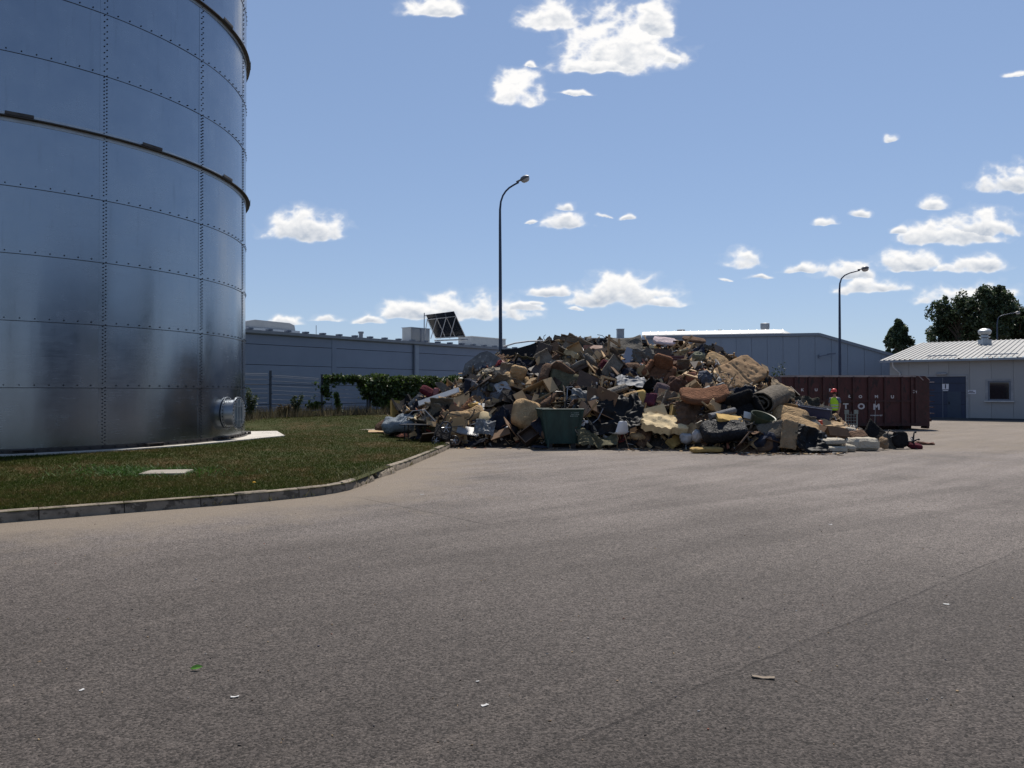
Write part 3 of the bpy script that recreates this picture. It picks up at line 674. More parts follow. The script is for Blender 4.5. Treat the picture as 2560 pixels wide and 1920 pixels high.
# grey hall with the white barrel skylight
fw = mat('blue_grey_cladding', (0.235,0.275,0.33), 0.5, var=0.05, scale=0.5, stretch=(1,1,0.2), bump=0.05, bscale=2)
fwt = mat('blue_grey_trim', (0.30,0.335,0.375), 0.5, var=0.06)
P0 = at(1617, 982, 66); P1 = at(2048, 982, 62.4); P0.z = P1.z = 0; FU = (P1-P0); FL = FU.length; FU.normalize(); FBk = Vector((-FU.y, FU.x, 0))
far = empty('gabled_hall', (P0.x, P0.y, 0), (0,0,math.atan2(FU.y, FU.x)), 'tall blue-grey hall with sloping gable behind the rubbish heap', 'hall')
zt0 = CH + (HOR-843)/F*66; zt1 = CH + (HOR-836)/F*62.4
def fs_(px): return s_on(P0, FU, px)
s_end = fs_(2245); pe = P0 + FU*s_end; ze = CH + (HOR-892)/F*pe.y
prof = [(0,0),(s_end,0),(s_end,ze),(FL,zt1),(0,zt0)]
mb = MB(); mb.add([(x,0.02,z) for x,z in prof]+[(x,30,z) for x,z in prof], [(4,3,2,1,0),(5,6,7,8,9)]+[((i+1)%5,i,5+i,5+(i+1)%5) for i in range(5)][::1]); mb.obj('hall_body', fwt, far)
nb = 16
for i in range(nb):
    a, b = s_end*i/nb+.012, s_end*(i+1)/nb-.012
    def top(x): return zt0+(zt1-zt0)*x/FL if x <= FL else zt1+(ze-zt1)*(x-FL)/(s_end-FL)
    xs_ = [a] + ([FL] if a < FL < b else []) + [b]; P = [(a,0.1),(b,0.1)] + [(x, top(x)-.05) for x in reversed(xs_)]; k = len(P)
    MB().add([(x,-.06,z) for x,z in P]+[(x,.015,z) for x,z in P], [tuple(range(k)), tuple(reversed(range(k,2*k)))]+[((j+1)%k,j,k+j,k+(j+1)%k) for j in range(k)]).obj('cladding_sheet', fw, far)
for a, b in (((0,zt0),(FL,zt1)),((FL,zt1),(s_end,ze))):
    va, vb = Vector((a[0],-.05,a[1])), Vector((b[0],-.05,b[1])); dd = (vb-va).normalized(); up = Vector((-dd.z,0,dd.x))
    q = [va-up*.10, vb-up*.10, vb+up*.12, va+up*.12]
    MB().add([p+Vector((0,-.14,0)) for p in q]+[p+Vector((0,.3,0)) for p in q], [(0,1,2,3),(7,6,5,4),(1,0,4,5),(2,1,5,6),(3,2,6,7),(0,3,7,4)]).obj('roof_trim', mat('trim_grey',(0.20,0.225,0.26),0.5,var=0.05), far)
# barrel skylight: white vault along the roof edge
sk = empty('barrel_skylight', tuple(P0+FU*fs_(1600)+FBk*1.5+Vector((0,0,zt0-.1))), (0, 0, math.atan2(FU.y,FU.x)), 'long white vaulted roof light along the hall edge', 'skylight')
Ls = fs_(1985)-fs_(1600); mb = MB(); n = 10; vs = []
nseg = 18
for i in range(nseg+1):
    x = Ls*i/nseg; zb = (zt1-zt0)/FL*x; end = 0.55 if i == nseg else 1
    for k in range(n+1):
        a = math.pi*k/n; vs.append((x, 1.6-1.6*math.cos(a), zb + 0.82*end*math.sin(a)))
k = n+1; fs = [(i*k+j, (i+1)*k+j, (i+1)*k+j+1, i*k+j+1) for i in range(nseg) for j in range(n)] + [tuple(reversed(range(k))), tuple(nseg*k+j for j in range(k))]
mb.add(vs, fs).obj('vault', mat('skylight_white',(0.5,0.5,0.48),0.4,var=0.06), sk, smooth=40)
for i in range(1, nseg):
    x = Ls*i/nseg; zb = (zt1-zt0)/FL*x; MB().tube([(x, 1.6-1.62*math.cos(math.pi*q/10), zb+.835*math.sin(math.pi*q/10)) for q in range(11)], 0.03, 5).obj('glazing_bar', alu, sk)
def turbine(px, y0, y1, d, w, lab, name='roof_ventilator', mt=None):
    p = at(px, y1, d); h = (y1-y0)/F*d; rt = empty(name, p, label=lab, cat='ventilator'); mt = mt or galv
    r = w/2/F*d; MB().lathe([(r*.62,-.4),(r*.62,h*.25),(r*.75,h*.3)], 16).obj('neck', mt, rt, smooth=40)
    MB().lathe([(r*.75,h*.25),(r*.95,h*.42),(r,h*.6),(r,h*.97),(r*.9,h)], 16).obj('head', mt, rt, smooth=40); return rt
vm = mat('ventilator_grey', (0.26,0.275,0.295), 0.5, 0.3, var=0.1)
turbine(1913,808,832,70,22,'tall drum-shaped roof ventilator on the grey hall', mt=vm)
turbine(1703,824,834,70,20,'flat wide roof ventilator on the grey hall', mt=vm)
turbine(1800,824,834,70,9,'small stub roof ventilator on the grey hall', mt=vm)
# lower wing of the hall
lw = empty('hall_wing', (*at(1440,982,69).xy, 0), label='low grey wing of the hall behind the heap top', cat='hall')
zz = CH+(HOR-850)/F*69; wid = at(1625,0,69).x-at(1440,0,69).x
MB().box((wid/2,3,zz/2),(wid,6,zz)).obj('wing_wall', fw, lw); MB().box((wid/2,2.9,zz+.08),(wid+.3,6.4,0.2)).obj('roof_edge', fwt, lw)
MB().tube([(wid-.9,-.1,zz),(wid-.5,-.1,zz-.7),(wid-.3,-.1,zz-1.2),(wid-.3,-.1,.2)], 0.09, 8).obj('downpipe', slate_d, lw)
p = at(1551,850,70); rt = empty('flat_roof_box', p, label='small square roof box on the low wing of the hall', cat='roof box'); MB().box((0,0,.45),(0.62,.62,1.05)).obj('housing', vm, rt); MB().box((0,0,.98),(0.68,.68,.06)).obj('lid', fwt, rt)
# wall lamp on the gabled hall
p = at(2047, 891, 62.2); rt = empty('wall_lamp', p, label='small lamp on a bracket arm on the grey hall wall', cat='lamp'); 
MB().box((0,0,0),(0.08,.1,.3)).obj('wall_plate', slate_d, rt); MB().tube([(0,-.05,0),(.5,-.5,.12)],.03,6).obj('arm', slate_d, rt); MB().box((.75,-.7,.17),(.6,.22,.12),Matrix.Rotation(-.1,3,'Y')).obj('head', slate_d, rt)

# ================================================================== right building with ribbed roof
Q0 = at(2225, 982, 49.7); Q1 = at(2560, 982, 45.2); Q0.z = Q1.z = 0; QU = (Q1-Q0).normalized(); QB = Vector((-QU.y, QU.x, 0)); QE = 3.66
shed = empty('low_shed', (Q0.x, Q0.y, 0), (0,0,math.atan2(QU.y, QU.x)), 'low grey shed with ribbed white metal roof and blue door', 'shed')
def qs(px): return s_on(Q0, QU, px)
def qz(px, py): d = (Q0 + QU*qs(px)).y; return CH + (HOR-py)/F*d
cl = mat('grey_panel', (0.30,0.305,0.31), 0.5, var=0.05, scale=0.7, rnd=0.04, bump=0.04, bscale=2)
SL = 20.0
MB().box((SL/2, 6.1, QE/2), (SL-.1, 12.0, QE-.05)).obj('core', dark_core, shed)
door = (qs(2300), qs(2415), 0.06, qz(2380, 941)); win = (qs(2470), qs(2527.5), qz(2500,1001.5), qz(2500,952))
w = 1.12; x = 0.0
while x < SL-.2:
    a, b = x+.006, min(SL, x+w)-.006
    xsb = sorted({a, b, *[q for o in (door, win) for q in o[:2] if a < q < b]}); zsb = sorted({0.12, QE-.03, *[q for o in (door, win) for q in o[2:] if .12 < q < QE-.03]})
    mb = MB()
    for i in range(len(xsb)-1):
        for j in range(len(zsb)-1):
            cx, cz = (xsb[i]+xsb[i+1])/2, (zsb[j]+zsb[j+1])/2
            if any(o[0] < cx < o[1] and o[2] < cz < o[3] for o in (door, win)): continue
            mb.box((cx, 0, cz), (xsb[i+1]-xsb[i], 0.10, zsb[j+1]-zsb[j]))
    if mb.v: mb.obj('wall_panel', cl, shed)
    x += w
MB().box((SL/2, -.02, 0.055), (SL, 0.1, 0.115)).obj('plinth', mat('plinth_dark',(0.06,0.065,0.075),0.8), shed)
# roof: corrugated sheet from eave to ridge
RD, RZ = 12.4, 5.42; mb = MB(); vs = []; x = -0.5; prof = []
while x < SL+.3: prof += [(x,0),(x+.19,0),(x+.215,.05),(x+.275,.05),(x+.30,0)]; x += .30
for yy, zz in ((-.42, QE-.02), (RD, RZ)): vs += [(a, yy, zz+.1+b) for a, b in prof]
k = len(prof); mb.add(vs, [(i, i+1, k+i+1, k+i) for i in range(k-1)])
mb.obj('roof_sheet', mat('cream_roof_sheet', (0.28,0.272,0.255), 0.6, 0.0, var=0.2, scale=1.2), shed)
MB().box((SL/2,RD,RZ-.05),(SL+.8,.3,.08)).obj('ridge_cap', fwt, shed)
MB().box((SL/2-.1,-.46,QE+.0),(SL+.9,.14,.13)).obj('gutter', gut, shed)
MB().tube([(.25,-.46,QE-.05),(.28,-.4,QE-.35),(.62,-.14,QE-.75),(.62,-.12,.1)], .055, 10).obj('downpipe', mat('pipe_white',(0.45,0.46,0.47),0.5), shed, smooth=40)
for a, b in ((qs(2315), qs(2390)),(qs(2460), qs(2545))): MB().tube([(a,.35,QE+.32),(b,.35,QE+.32)], .035, 6).obj('snow_guard', fwt, shed)
navy = mat('navy_door', (0.022,0.036,0.075), 0.5, var=0.15, scale=2); navy2 = mat('wicket_blue', (0.032,0.052,0.085), 0.5, var=0.12)
dr = empty('sectional_door'); dr.parent = shed
dw = door[1]-door[0]
MB().box(((door[0]+door[1])/2, .02, (door[2]+door[3])/2), (dw-.03, .05, door[3]-door[2]-.03)).obj('door_leaf', navy, dr)
wk = (qs(2368.5), qs(2402.5)); MB().box(((wk[0]+wk[1])/2, -.012, qz(2385,978)/2+.03), (wk[1]-wk[0], .02, qz(2385,978)-.1)).obj('wicket_door', navy2, dr)
MB().box((qs(2357), -.012, door[3]/2), (.035,.02,door[3]-.15)).obj('door_seam', slate_d, dr)
MB().box((wk[0]+.09,-.04,1.02),(.05,.05,.16)).obj('handle', dark_core, dr)
for zf in (.35,.62,.84): MB().box((door[0]+dw/2,-.007,door[3]*zf),(dw-.06,.006,.02)).obj('section_joint', dark_core, dr)
fr = mat('frame_grey',(0.27,0.28,0.30),0.5); mb = MB(); mb.box(((door[0]+door[1])/2,-.065,door[3]+.05),(dw+.25,.03,.12)); mb.box((door[1]+.06,-.065,door[3]/2+.05),(.11,.03,door[3]-.1)); mb.obj('door_frame', fr, shed)
wn_ = empty('window'); wn_.parent = shed; ww, wh = win[1]-win[0], win[3]-win[2]; cx, cz = (win[0]+win[1])/2, (win[2]+win[3])/2
mb = MB(); t_ = .09
for bx in (((cx,-.02,win[3]-t_/2),(ww,.06,t_)),((cx,-.02,win[2]+t_/2),(ww,.06,t_)),((win[0]+t_/2,-.021,cz),(t_,.06,wh-2*t_)),((win[1]-t_/2,-.021,cz),(t_,.06,wh-2*t_))): mb.box(*bx)
mb.obj('frame', slate_d, wn_)
MB().box((cx,.01,cz),(ww-2*t_,.012,wh-2*t_)).obj('pane', mat('window_glass',(0.012,0.015,0.02),0.06,var=0.1,spec=0.8), wn_)
mb = MB(); mb.box((cx,-.068,win[3]+.05),(ww+.28,.03,.1)); mb.box((win[0]-.07,-.067,cz),(.13,.03,wh)); mb.box((win[1]+.07,-.067,cz),(.13,.03,wh)); mb.obj('trim', fr, wn_)
MB().box((cx,-.12,win[2]-.045),(ww+.35,.16,.07)).obj('sill', mat('pipe_white',(0.45,0.46,0.47)), wn_)
lp = empty('door_light', tuple(Q0+QU*qs(2355)+Vector((0,0,qz(2355,935)))), (0,0,math.atan2(QU.y,QU.x)), 'oblong bulkhead light above the blue shed door', 'lamp')
MB().tube([(-.28,-.13,0),(.28,-.13,0)],.075,10).obj('diffuser', fr, lp, smooth=40); MB().box((0,-.07,0),(.6,.05,.12)).obj('back_plate', slate_d, lp)
def text_mesh(body, size, off, mt, name, ext=0.002):
    c = bpy.data.curves.new(name, 'FONT'); c.body = body; c.size = size; c.extrude = ext; c.offset = off; c.align_x = 'CENTER'; c.align_y = 'CENTER'; c.resolution_u = 3
    o = bpy.data.objects.new(name, c); COL.objects.link(o); dg = bpy.context.evaluated_depsgraph_get(); me = bpy.data.meshes.new_from_object(o.evaluated_get(dg))
    bpy.data.objects.remove(o); me.materials.clear(); me.materials.append(mt); return me
signw = mat('sign_white',(0.62,0.63,0.68),0.5,var=0.05); ink = mat('sign_ink',(0.015,0.015,0.03),0.6)
sg_ = empty('number_sign', tuple(Q0+QU*qs(2364)+Vector((0,0,qz(2364,969)))), (0,0,math.atan2(QU.y,QU.x)), 'white square sign with number 1 on the blue door', 'sign')
MB().box((0,-.035,.06),(.36,.012,.34)).obj('plate', signw, sg_); MB().box((0,-.035,-.18),(.30,.012,.05)).obj('caption_strip', signw, sg_)
o = link(text_mesh('1', .36, .012, ink, 'digit'), 'digit', sg_, (0,-.045,.06), (R(90),0,0))
sg2 = empty('name_sign', tuple(Q0+QU*qs(2428)+Vector((0,0,qz(2428,980)))), (0,0,math.atan2(QU.y,QU.x)), 'small white sign with two dark lines beside the door', 'sign')
MB().box((0,-.065,0),(.52,.012,.24)).obj('plate', signw, sg2)
for z_, w_ in ((.045,.24),(-.045,.42)): MB().box((0,-.073,z_),(w_,.004,.045)).obj('lettering_line', ink, sg2)
pv = Q0+QU*qs(2538)+QB*8.0; pv.z = qz(2538, 860)
tv = empty('turbine_vent', tuple(Q0 + QU*(qs(2538)-2.6) + QB*9 + Vector((0,0,QE+.1+9*(RZ-QE)/12.8))), label='round ribbed turbine vent on the white shed roof', cat='ventilator')
ps = project(tv.location)
MB().box((0,0,.15),(.6,.6,.5)).obj('base', galv, tv); MB().lathe([(.22,.3),(.22,.5),(.34,.56),(.34,.62),(.22,.64),(.22,.72),(.36,.78),(.42,.9),(.42,1.02),(.3,1.14),(.05,1.2)], 18).obj('turbine_head', galv, tv, smooth=35)
# ================================================================== fence, weeds, ivy
FP = Vector((at(676,0,34).x, 34.0, 0)); fang = wangle
fence = empty('mesh_fence', (0,0,0), label='dark welded wire mesh fence with square posts before the slate warehouse', cat='fence')
fpost = mat('fence_post', (0.035,0.045,0.06), 0.5, var=0.2); fwire = mat('fence_wire', (0.085,0.10,0.125), 0.6, 0.0, var=0.2)
SP = 2.77
def fz(s): return 0.60 - 0.045*max(0, min(8, s))*0.9 if s > 0 else 0.60
def wire_mesh():
    mb = MB(); Wd = SP-.07
    for i in range(55):
        x = .035+Wd*i/54; mb.tube([(x,0,.05),(x,0,1.93)], .0026, 3, cap=False)
    for z in (.06,.26,.46,.48,.66,.86,1.06,1.08,1.26,1.46,1.66,1.68,1.86,1.93):
        mb.tube([(.035,-.006,z),(.035+Wd,-.006,z)], .0042, 4, cap=False)
    return mb.mesh('wire_panel', fwire)
WM = wire_mesh()
pm = MB(); pm.box((0,0,1.0),(.075,.075,2.1)); pm.box((0,0,2.06),(.085,.085,.03))
for z in (.3,1.05,1.8): pm.box((0,-.045,z),(.12,.02,.05))
PMs = pm.mesh('fence_post', fpost)
for i in range(-4, 8):
    p = FP + WU*(SP*i); z = fz(SP*i)-.04
    link(PMs, 'fence_post', fence, (p.x, p.y, z), (0,0,fang))
    z2 = fz(SP*(i+1))-.04
    link(WM, 'wire_panel', fence, (p.x, p.y, (z+z2)/2), (0, -math.atan2(z2-z, SP), fang))
link(PMs, 'fence_post', fence, (*(FP+WU*(s_on(FP,WU,925))).xy, fz(6)-.05), (0,0,fang))
def leaf_quads(P, Nn, size, seed, aspect=1.0):
    r = np.random.default_rng(seed); n = len(P); P = np.asarray(P, float)
    a = r.normal(0, 1, (n,3)) + np.asarray(Nn); a /= np.linalg.norm(a, axis=1)[:,None]
    b = np.cross(a, r.normal(0,1,(n,3))); b /= np.linalg.norm(b,axis=1)[:,None]; c = np.cross(a, b); s = size*r.uniform(.6,1.3,n)[:,None]
    V = np.stack([P-b*s*.5, P+c*s*.42*aspect, P+b*s*.62, P-c*s*.42*aspect], 1)
    V[:,1] += a*s*.12; V[:,3] += a*s*.12
    return V.reshape(-1,3), np.arange(4*n).reshape(-1,4)
# dry tall weeds along the fence foot
r_ = np.random.default_rng(21); pts = []
for i in range(15000):
    s = r_.uniform(-9, 9.5); off = r_.normal(-.25, .42); p = FP + WU*s + WB*off
    if r_.random() > .55+.6*noise.noise(Vector((s*.9, off, 5))): continue
    pts.append((p.x, p.y, grass_z(p.x, p.y)-.02))
V, Fq = tri_blades(pts, .12, .62, .012, .28, 22)
o = link(big_mesh('tall_dry_grass', V, Fq, mat('straw_weeds', (0.155,0.125,0.075), 0.85, island=0.5, var=0.5, col2=(0.05,0.045,0.022), scale=1.5, transl=0.25), 3), 'tall_dry_grass')
tag(o, 'tall dry grass and weeds along the fence foot', 'weeds', None, 'stuff')
def bush(px, base_z, h, w, lab, seed, colr, n=900, leaf=.07, back=-.35):
    s = s_on(FP, WU, px); p = FP + WU*s + WB*back; rt = empty('weed_bush', (p.x, p.y, base_z), label=lab, cat='bush')
    r = np.random.default_rng(seed); P = []; mb = MB()
    for k in range(7):
        q = Vector((r.normal(0,w*.5), r.normal(0,w*.3), h*r.uniform(.6,1))); mb.tube([(0,0,0), q*.5+Vector((0,0,.05)), q], [.012,.009,.004], 5)
        for j in range(n//7): f = r.uniform(.25,1.05); P.append((q.x*f+r.normal(0,w*.16), q.y*f+r.normal(0,w*.16), max(.02, q.z*f+r.normal(0,.06))))
    mb.obj('stems', mat('weed_stem',(0.09,0.07,0.04),0.9), rt)
    V, Fq = leaf_quads(P, np.tile([0,0,.6],(len(P),1)), leaf, seed); l = link(big_mesh('leaves', V, Fq, colr, 4), 'leaves', rt); l['kind'] = 'stuff'; return rt
lf_dark = mat('bush_leaf', (0.04,0.06,0.02), 0.65, island=0.45, var=0.4, transl=0.3)
bush(728, .55, 1.0, .28, 'dark leafy weed bush standing at the wire fence beside the open panel', 31, lf_dark)
bush(612, .58, 1.25, .45, 'low dark bush at the fence next to the tank edge', 32, lf_dark)
bush(965, .42, .9, .5, 'bright green leafy bush at the foot of the ivy', 33, mat('bush_leaf_green',(0.07,0.13,0.025),0.6,island=0.4,var=0.3,transl=0.35), back=-.5)
bush(700, .56, .5, .4, 'low brown weed clump before the fence post', 34, mat('bush_brown',(0.09,0.065,0.03),0.8,island=0.4,var=0.4,transl=0.2))
# ivy over the fence
ivy = empty('ivy_hedge', tuple(FP+WU*s_on(FP,WU,920)+Vector((0,0,.4))), (0,0,fang), 'dense green ivy climbing over the wire fence', 'ivy')
s0 = s_on(FP, WU, 920); r = np.random.default_rng(41); P = []; Nn = []
for i in range(60000):
    if len(P) > 21000: break
    s = r.uniform(s_on(FP,WU,875), 15.5); z = r.uniform(.0, 2.35); off = r.normal(0, .2)
    edge = s_on(FP,WU,885) + .55*(1-z/2.2)*1.6 + .3*noise.noise(Vector((z*2.2, 3, 1)))
    topz = 2.12 + .16*noise.noise(Vector((s*.9, 9, 0))) + .1*noise.noise(Vector((s*3, 2, 0)))
    lowz = .25 + .7*max(0, 1-(s-edge)/1.6) + .3*noise.noise(Vector((s*1.7, 5, 0)))
    if s < edge or z > topz or z < lowz: continue
    bulge = .22+.16*noise.noise(Vector((s*1.4, z*1.8, 4))) + (.1 if z > 1.75 else 0)
    P.append((s-s0, off*.6 - bulge*r.random(), z)); Nn.append((0,-.7,.35))
for i in range(2600):   # strands creeping along the top wire and hanging down
    k = r.random()
    if k < .45: s = r.uniform(s_on(FP,WU,806), s_on(FP,WU,900)); z = 1.96 + r.normal(0,.07) - (.15 if r.random() < .3 else 0)
    elif k < .8:
        t = r.random(); s = s_on(FP,WU,800) + r.normal(0,.22) + .35*math.sin(t*5); z = 1.75-1.25*t
        if noise.noise(Vector((s*2.5, z*2.5, 8))) < -.1: continue
    else: t = r.random(); s = s_on(FP,WU,838) + .25*t + r.normal(0,.05); z = 1.1*(1-t) + .15
    P.append((s-s0, r.normal(-.06,.05), z)); Nn.append((0,-.6,.4))
V, Fq = leaf_quads(P, Nn, .135, 42); l = link(big_mesh('leaves', V, Fq, mat('ivy_leaf', (0.052,0.085,0.02), 0.5, island=0.45, var=0.45, scale=1.2, transl=0.38), 4), 'leaves', ivy); l['kind'] = 'stuff'
mb = MB()
for k in range(14):
    x = k*.75+.4; mb.tube([(x,0,-.1),(x+.15,-.05,.6),(x-.1,-.02,1.3),(x+.1,-.05,2.0)], [.025,.02,.014,.008], 5)
mb.obj('stems', mat('weed_stem',(0.09,0.07,0.04)), ivy)
# bare concrete strip and rubble on the lawn's far edge
st = MB().prism([(0,0),(3.2,-.5),(3.4,.2),(.3,.35)], 0, .06).obj('concrete_strip', mat('strip_concrete',(0.36,0.31,0.25),0.9,var=0.25,bump=.3), loc=(*gnd(830,1079,.25).xy, .27)); tag(st,'flat pale concrete strip in the lawn before the ivy','slab')
st2 = MB().prism([(0,0),(1.6,-1.2),(3.6,-1.5),(4.2,-.9),(1.5,.1)], 0, .05).obj('bare_slab', mat('strip_concrete',(0.36,0.31,0.25)), loc=(*gnd(900,1084,.2).xy, .2)); tag(st2,'worn concrete apron under the rubbish heap edge','slab')

# ================================================================== lamps
lampm = mat('lamp_post_paint', (0.05,0.065,0.10), 0.45, 0.4, var=0.15); lamph = mat('lamp_head_grey', (0.14,0.14,0.15), 0.5, 0.3, var=0.2); lens = mat('lamp_lens', (0.42,0.42,0.42), 0.15, var=0.1, spec=0.7)
def lamp(px, d, pts, r0, r1, label, head_px, head_ang):
    base = Vector((at(px, 0, d).x, d, 0)); rt = empty('street_lamp', base, label=label, cat='street lamp', group='tall curved street lamps')
    P = [at(a, b, d)-base for a, b in pts]; b0 = Vector((0,0,0)); P = [b0, Vector((P[0].x*.3,0,.9))] + P
    MB().tube([(0,0,0),(0,0,.02),(0,0,1.1),(0,0,1.15)], [r0*1.7,r0*1.7,r0*1.6,r0*1.0], 12).obj('base', lampm, rt, smooth=40)
    MB().tube(P, [r0 + (r1-r0)*min(1, i/(len(P)*.55)) for i in range(len(P))], 12).obj('pole', lampm, rt, smooth=60)
    h = at(head_px[0], head_px[1], d)-base; hd = empty('lamp_head'); hd.parent = rt; hd.location = h; hd.rotation_euler = (0, -R(head_ang), 0)
    L_ = .52; mb = MB(); vs = []; n = 12; prof = [(0,.05,.05),(.09,.06,.05),(.17,.065,.05),(.22,.12,.10),(.32,.15,.125),(.44,.13,.11),(.52,.06,.05)]
    for x, w, hh in prof: vs += [(x, w*math.cos(2*math.pi*k/n), .03+hh*math.sin(2*math.pi*k/n)*(1.0 if math.sin(2*math.pi*k/n) > 0 else .35)) for k in range(n)]
    mb.add(vs, [(i*n+k, i*n+(k+1)%n, (i+1)*n+(k+1)%n, (i+1)*n+k) for i in range(len(prof)-1) for k in range(n)]+[tuple(reversed(range(n))), tuple((len(prof)-1)*n+k for k in range(n))]).obj('housing', lamph, hd, smooth=50)
    MB().lathe([(.01,-.12),(.07,-.105),(.105,-.06),(.12,0.0)], 14, Matrix.Translation((.35,0,.0)) @ Matrix.Diagonal((1.45,1,1,1))).obj('lens', lens, hd, smooth=60)
    return rt
lamp(1252, 29.0, [(1251.5,900),(1251,780),(1250.5,650),(1250,560),(1250,523),(1252,503),(1257,488),(1264,477),(1273,468),(1284,461),(1297,454)], .085, .034, 'tall curved street lamp standing behind the left slope of the heap', (1292,456), 24)
lamp(2100, 37.6, [(2100,930),(2100,850),(2100,780),(2100,725),(2101,708),(2105,696),(2113,688),(2125,682),(2140,678),(2151,675)], .085, .034, 'curved street lamp standing behind the red container', (2147,675.5), 10)
lamp(2494, 66.0, [(2494,860),(2494,830),(2494,812),(2495,800),(2499,792),(2507,788),(2525,784),(2540,782)], .07, .03, 'slim street lamp behind the shed in front of the big trees', (2536,783), 5)

# ================================================================== trees
def tree(px, d, ytop, crown_bottom_py, wpx, label, seed, nleaf=9000, leaf=.34, conical=False, group=None):
    base = Vector((at(px,0,d).x, d, 0)); rt = empty('broadleaf_tree', base, label=label, cat='tree', group=group); r = np.random.default_rng(seed)
    H_ = CH+(HOR-ytop)/F*d; z0 = max(1.5, CH+(HOR-crown_bottom_py)/F*d); W = wpx/2/F*d
    mb = MB(); mb.tube([(0,0,0),(.1,0,H_*.3),(-.1,.1,H_*.6),(0,0,H_*.9)], [.32,.25,.15,.04], 9); P = []; Nn = []
    nc = 150; lobes = [(Vector((r.uniform(-.55,.55)*W, r.normal(0,.35)*W, z0+(H_-z0)*r.uniform(.15,.75))), r.uniform(.42,.62)) for _ in range(8)]
    for c in range(nc):
        if conical:
            f = r.random()**.85; z = z0 + (H_-z0)*f; wr = W*(1.05*(1-f)**.8+.06)*r.uniform(.8,1.15); a = r.uniform(0, 2*np.pi); q = wr*(r.random()**.4)
            ctr = Vector((q*math.cos(a), q*math.sin(a), z))
        else:
            lc_, lr_ = lobes[c % 8]; g = r.normal(0,1,3); g /= np.linalg.norm(g); k_ = r.random()**.4
            ctr = lc_ + Vector((g[0]*W*lr_*1.05, g[1]*W*lr_*1.05, g[2]*(H_-z0)*.34))*k_*r.uniform(.9,1.12)
            if ctr.z > H_: ctr.z = H_-r.random()*.5
        rad = (.15 if conical else .17)*W*r.uniform(.6,1.3)
        if c % 3 == 0: mb.tube([(0,0,max(z0*.8, ctr.z-2.0)), ctr*.6+Vector((0,0,ctr.z*.36)), ctr], [.09,.05,.015], 5)
        m_ = nleaf//nc; up = r.uniform(.8,1.7); g = r.normal(0,1,(m_,3)); g /= np.linalg.norm(g,axis=1)[:,None]; g *= (rad*r.random(m_)**.4)[:,None]; g[:,2] *= up
        for v_ in g: P.append((ctr.x+v_[0], ctr.y+v_[1], ctr.z+v_[2])); Nn.append(tuple(v_/rad*.8+np.array([0,0,.4])))
    mb.obj('trunk', mat('bark',(0.07,0.055,0.04),0.9,bump=.4), rt)
    V, Fq = leaf_quads(P, Nn, leaf, seed+1, .9); l = link(big_mesh('crown', V, Fq, mat('tree_leaf', (0.060,0.084,0.040), 0.5, island=0.55, var=0.4, scale=.4, transl=0.35), 4), 'crown', rt); l['kind'] = 'stuff'
    return rt
tree(2402, 84, 735, 872, 135, 'broad dark tree nearest the ridge gap behind the shed', 51, 15000, .30)
tree(2478, 80, 722, 865, 140, 'tallest dark leafy tree behind the shed roof', 52, 16000, .30)
tree(2548, 82, 718, 868, 150, 'dark tree behind the turbine vent of the shed', 53, 13000, .30)
tree(2248, 88, 806, 905, 92, 'small pointed dark tree between the hall gable and the shed', 54, 8000, .30, True)
# young sapling behind the heap
sp = empty('sapling', (*at(1945,0,39).xy, 0), label='thin leafy sapling standing between the heap and the red container', cat='sapling'); r = np.random.default_rng(61); P = []; mb = MB()
for k in range(9):
    q = Vector((r.uniform(-.55,.5), r.uniform(-.3,.3), 2.35+r.uniform(0,.75))); mb.tube([(0,0,0),(q.x*.25,q.y*.25,1.4),q],[.03,.018,.006],5)
    for j in range(26): f = r.uniform(.75,1.03); P.append((q.x*f+r.normal(0,.08), q.y*f+r.normal(0,.08), q.z*f+r.normal(0,.06)))
mb.obj('stems', mat('bark',(0.07,0.055,0.04)), sp); V, Fq = leaf_quads(P, np.tile([0,0,.5],(len(P),1)), .085, 62); l = link(big_mesh('leaves', V, Fq, lf_dark, 4), 'leaves', sp); l['kind'] = 'stuff'

# ================================================================== red roll-off container
CD = 34.3
def cpt(px, py): p = at(px, py, CD); return p
c0 = cpt(1953, 982); c1 = cpt(2286, 982); CL = c1.x-c0.x; CT = 2.42
skip = empty('roll_off_container', (c0.x, CD, 0), label='rusty dark red steel scrap container with white lettering', cat='container')
def rust_mat():
    return mat('red_rust_paint', (0.072,0.021,0.020), 0.62, var=0.3, scale=1.4, spots=(0.024,0.012,0.012), spot_scale=3.2, spot_cut=0.545, stretch=(2.2,2.2,.8), bump=.25, bscale=9)
RED = rust_mat(); REDD = mat('dark_red_frame', (0.058,0.021,0.020), 0.65, var=0.35, scale=3, spots=(0.03,0.018,0.016), spot_cut=0.56, bump=.2)
CWd = 2.4
def cx(px): return (px-1953)/F*CD
mb = MB(); mb.box((CL/2,0.0,1.29),(CL,.06,2.2)).obj('near_wall', RED, skip)
MB().box((CL/2,CWd,1.29),(CL,.06,2.2)).obj('far_wall', RED, skip); MB().box((.03,CWd/2,1.29),(.06,CWd-.07,2.2)).obj('end_wall', RED, skip)
MB().box((CL/2,CWd/2,.2),(CL-.02,CWd-.07,.06)).obj('floor', REDD, skip)
for y in (.55, 1.85): MB().box((CL/2,y,.12),(CL+.2,.16,.16)).obj('skid', REDD, skip)
for x in (.6, CL-.5):
    for y in (.35, 2.05): MB().lathe([(.11,-.12),(.12,-.1),(.12,.1),(.11,.12)], 14, Matrix.Translation((x,y,.12)) @ Matrix.Rotation(R(90),4,'X')).obj('roller', dark_core, skip)
for px in (1987,2021.5,2057.6,2094.7,2131.8,2170.6,2210.4,2253,2277):
    MB().box((cx(px),-.065,1.27),(.085,.075,2.2)).obj('rib', REDD, skip)
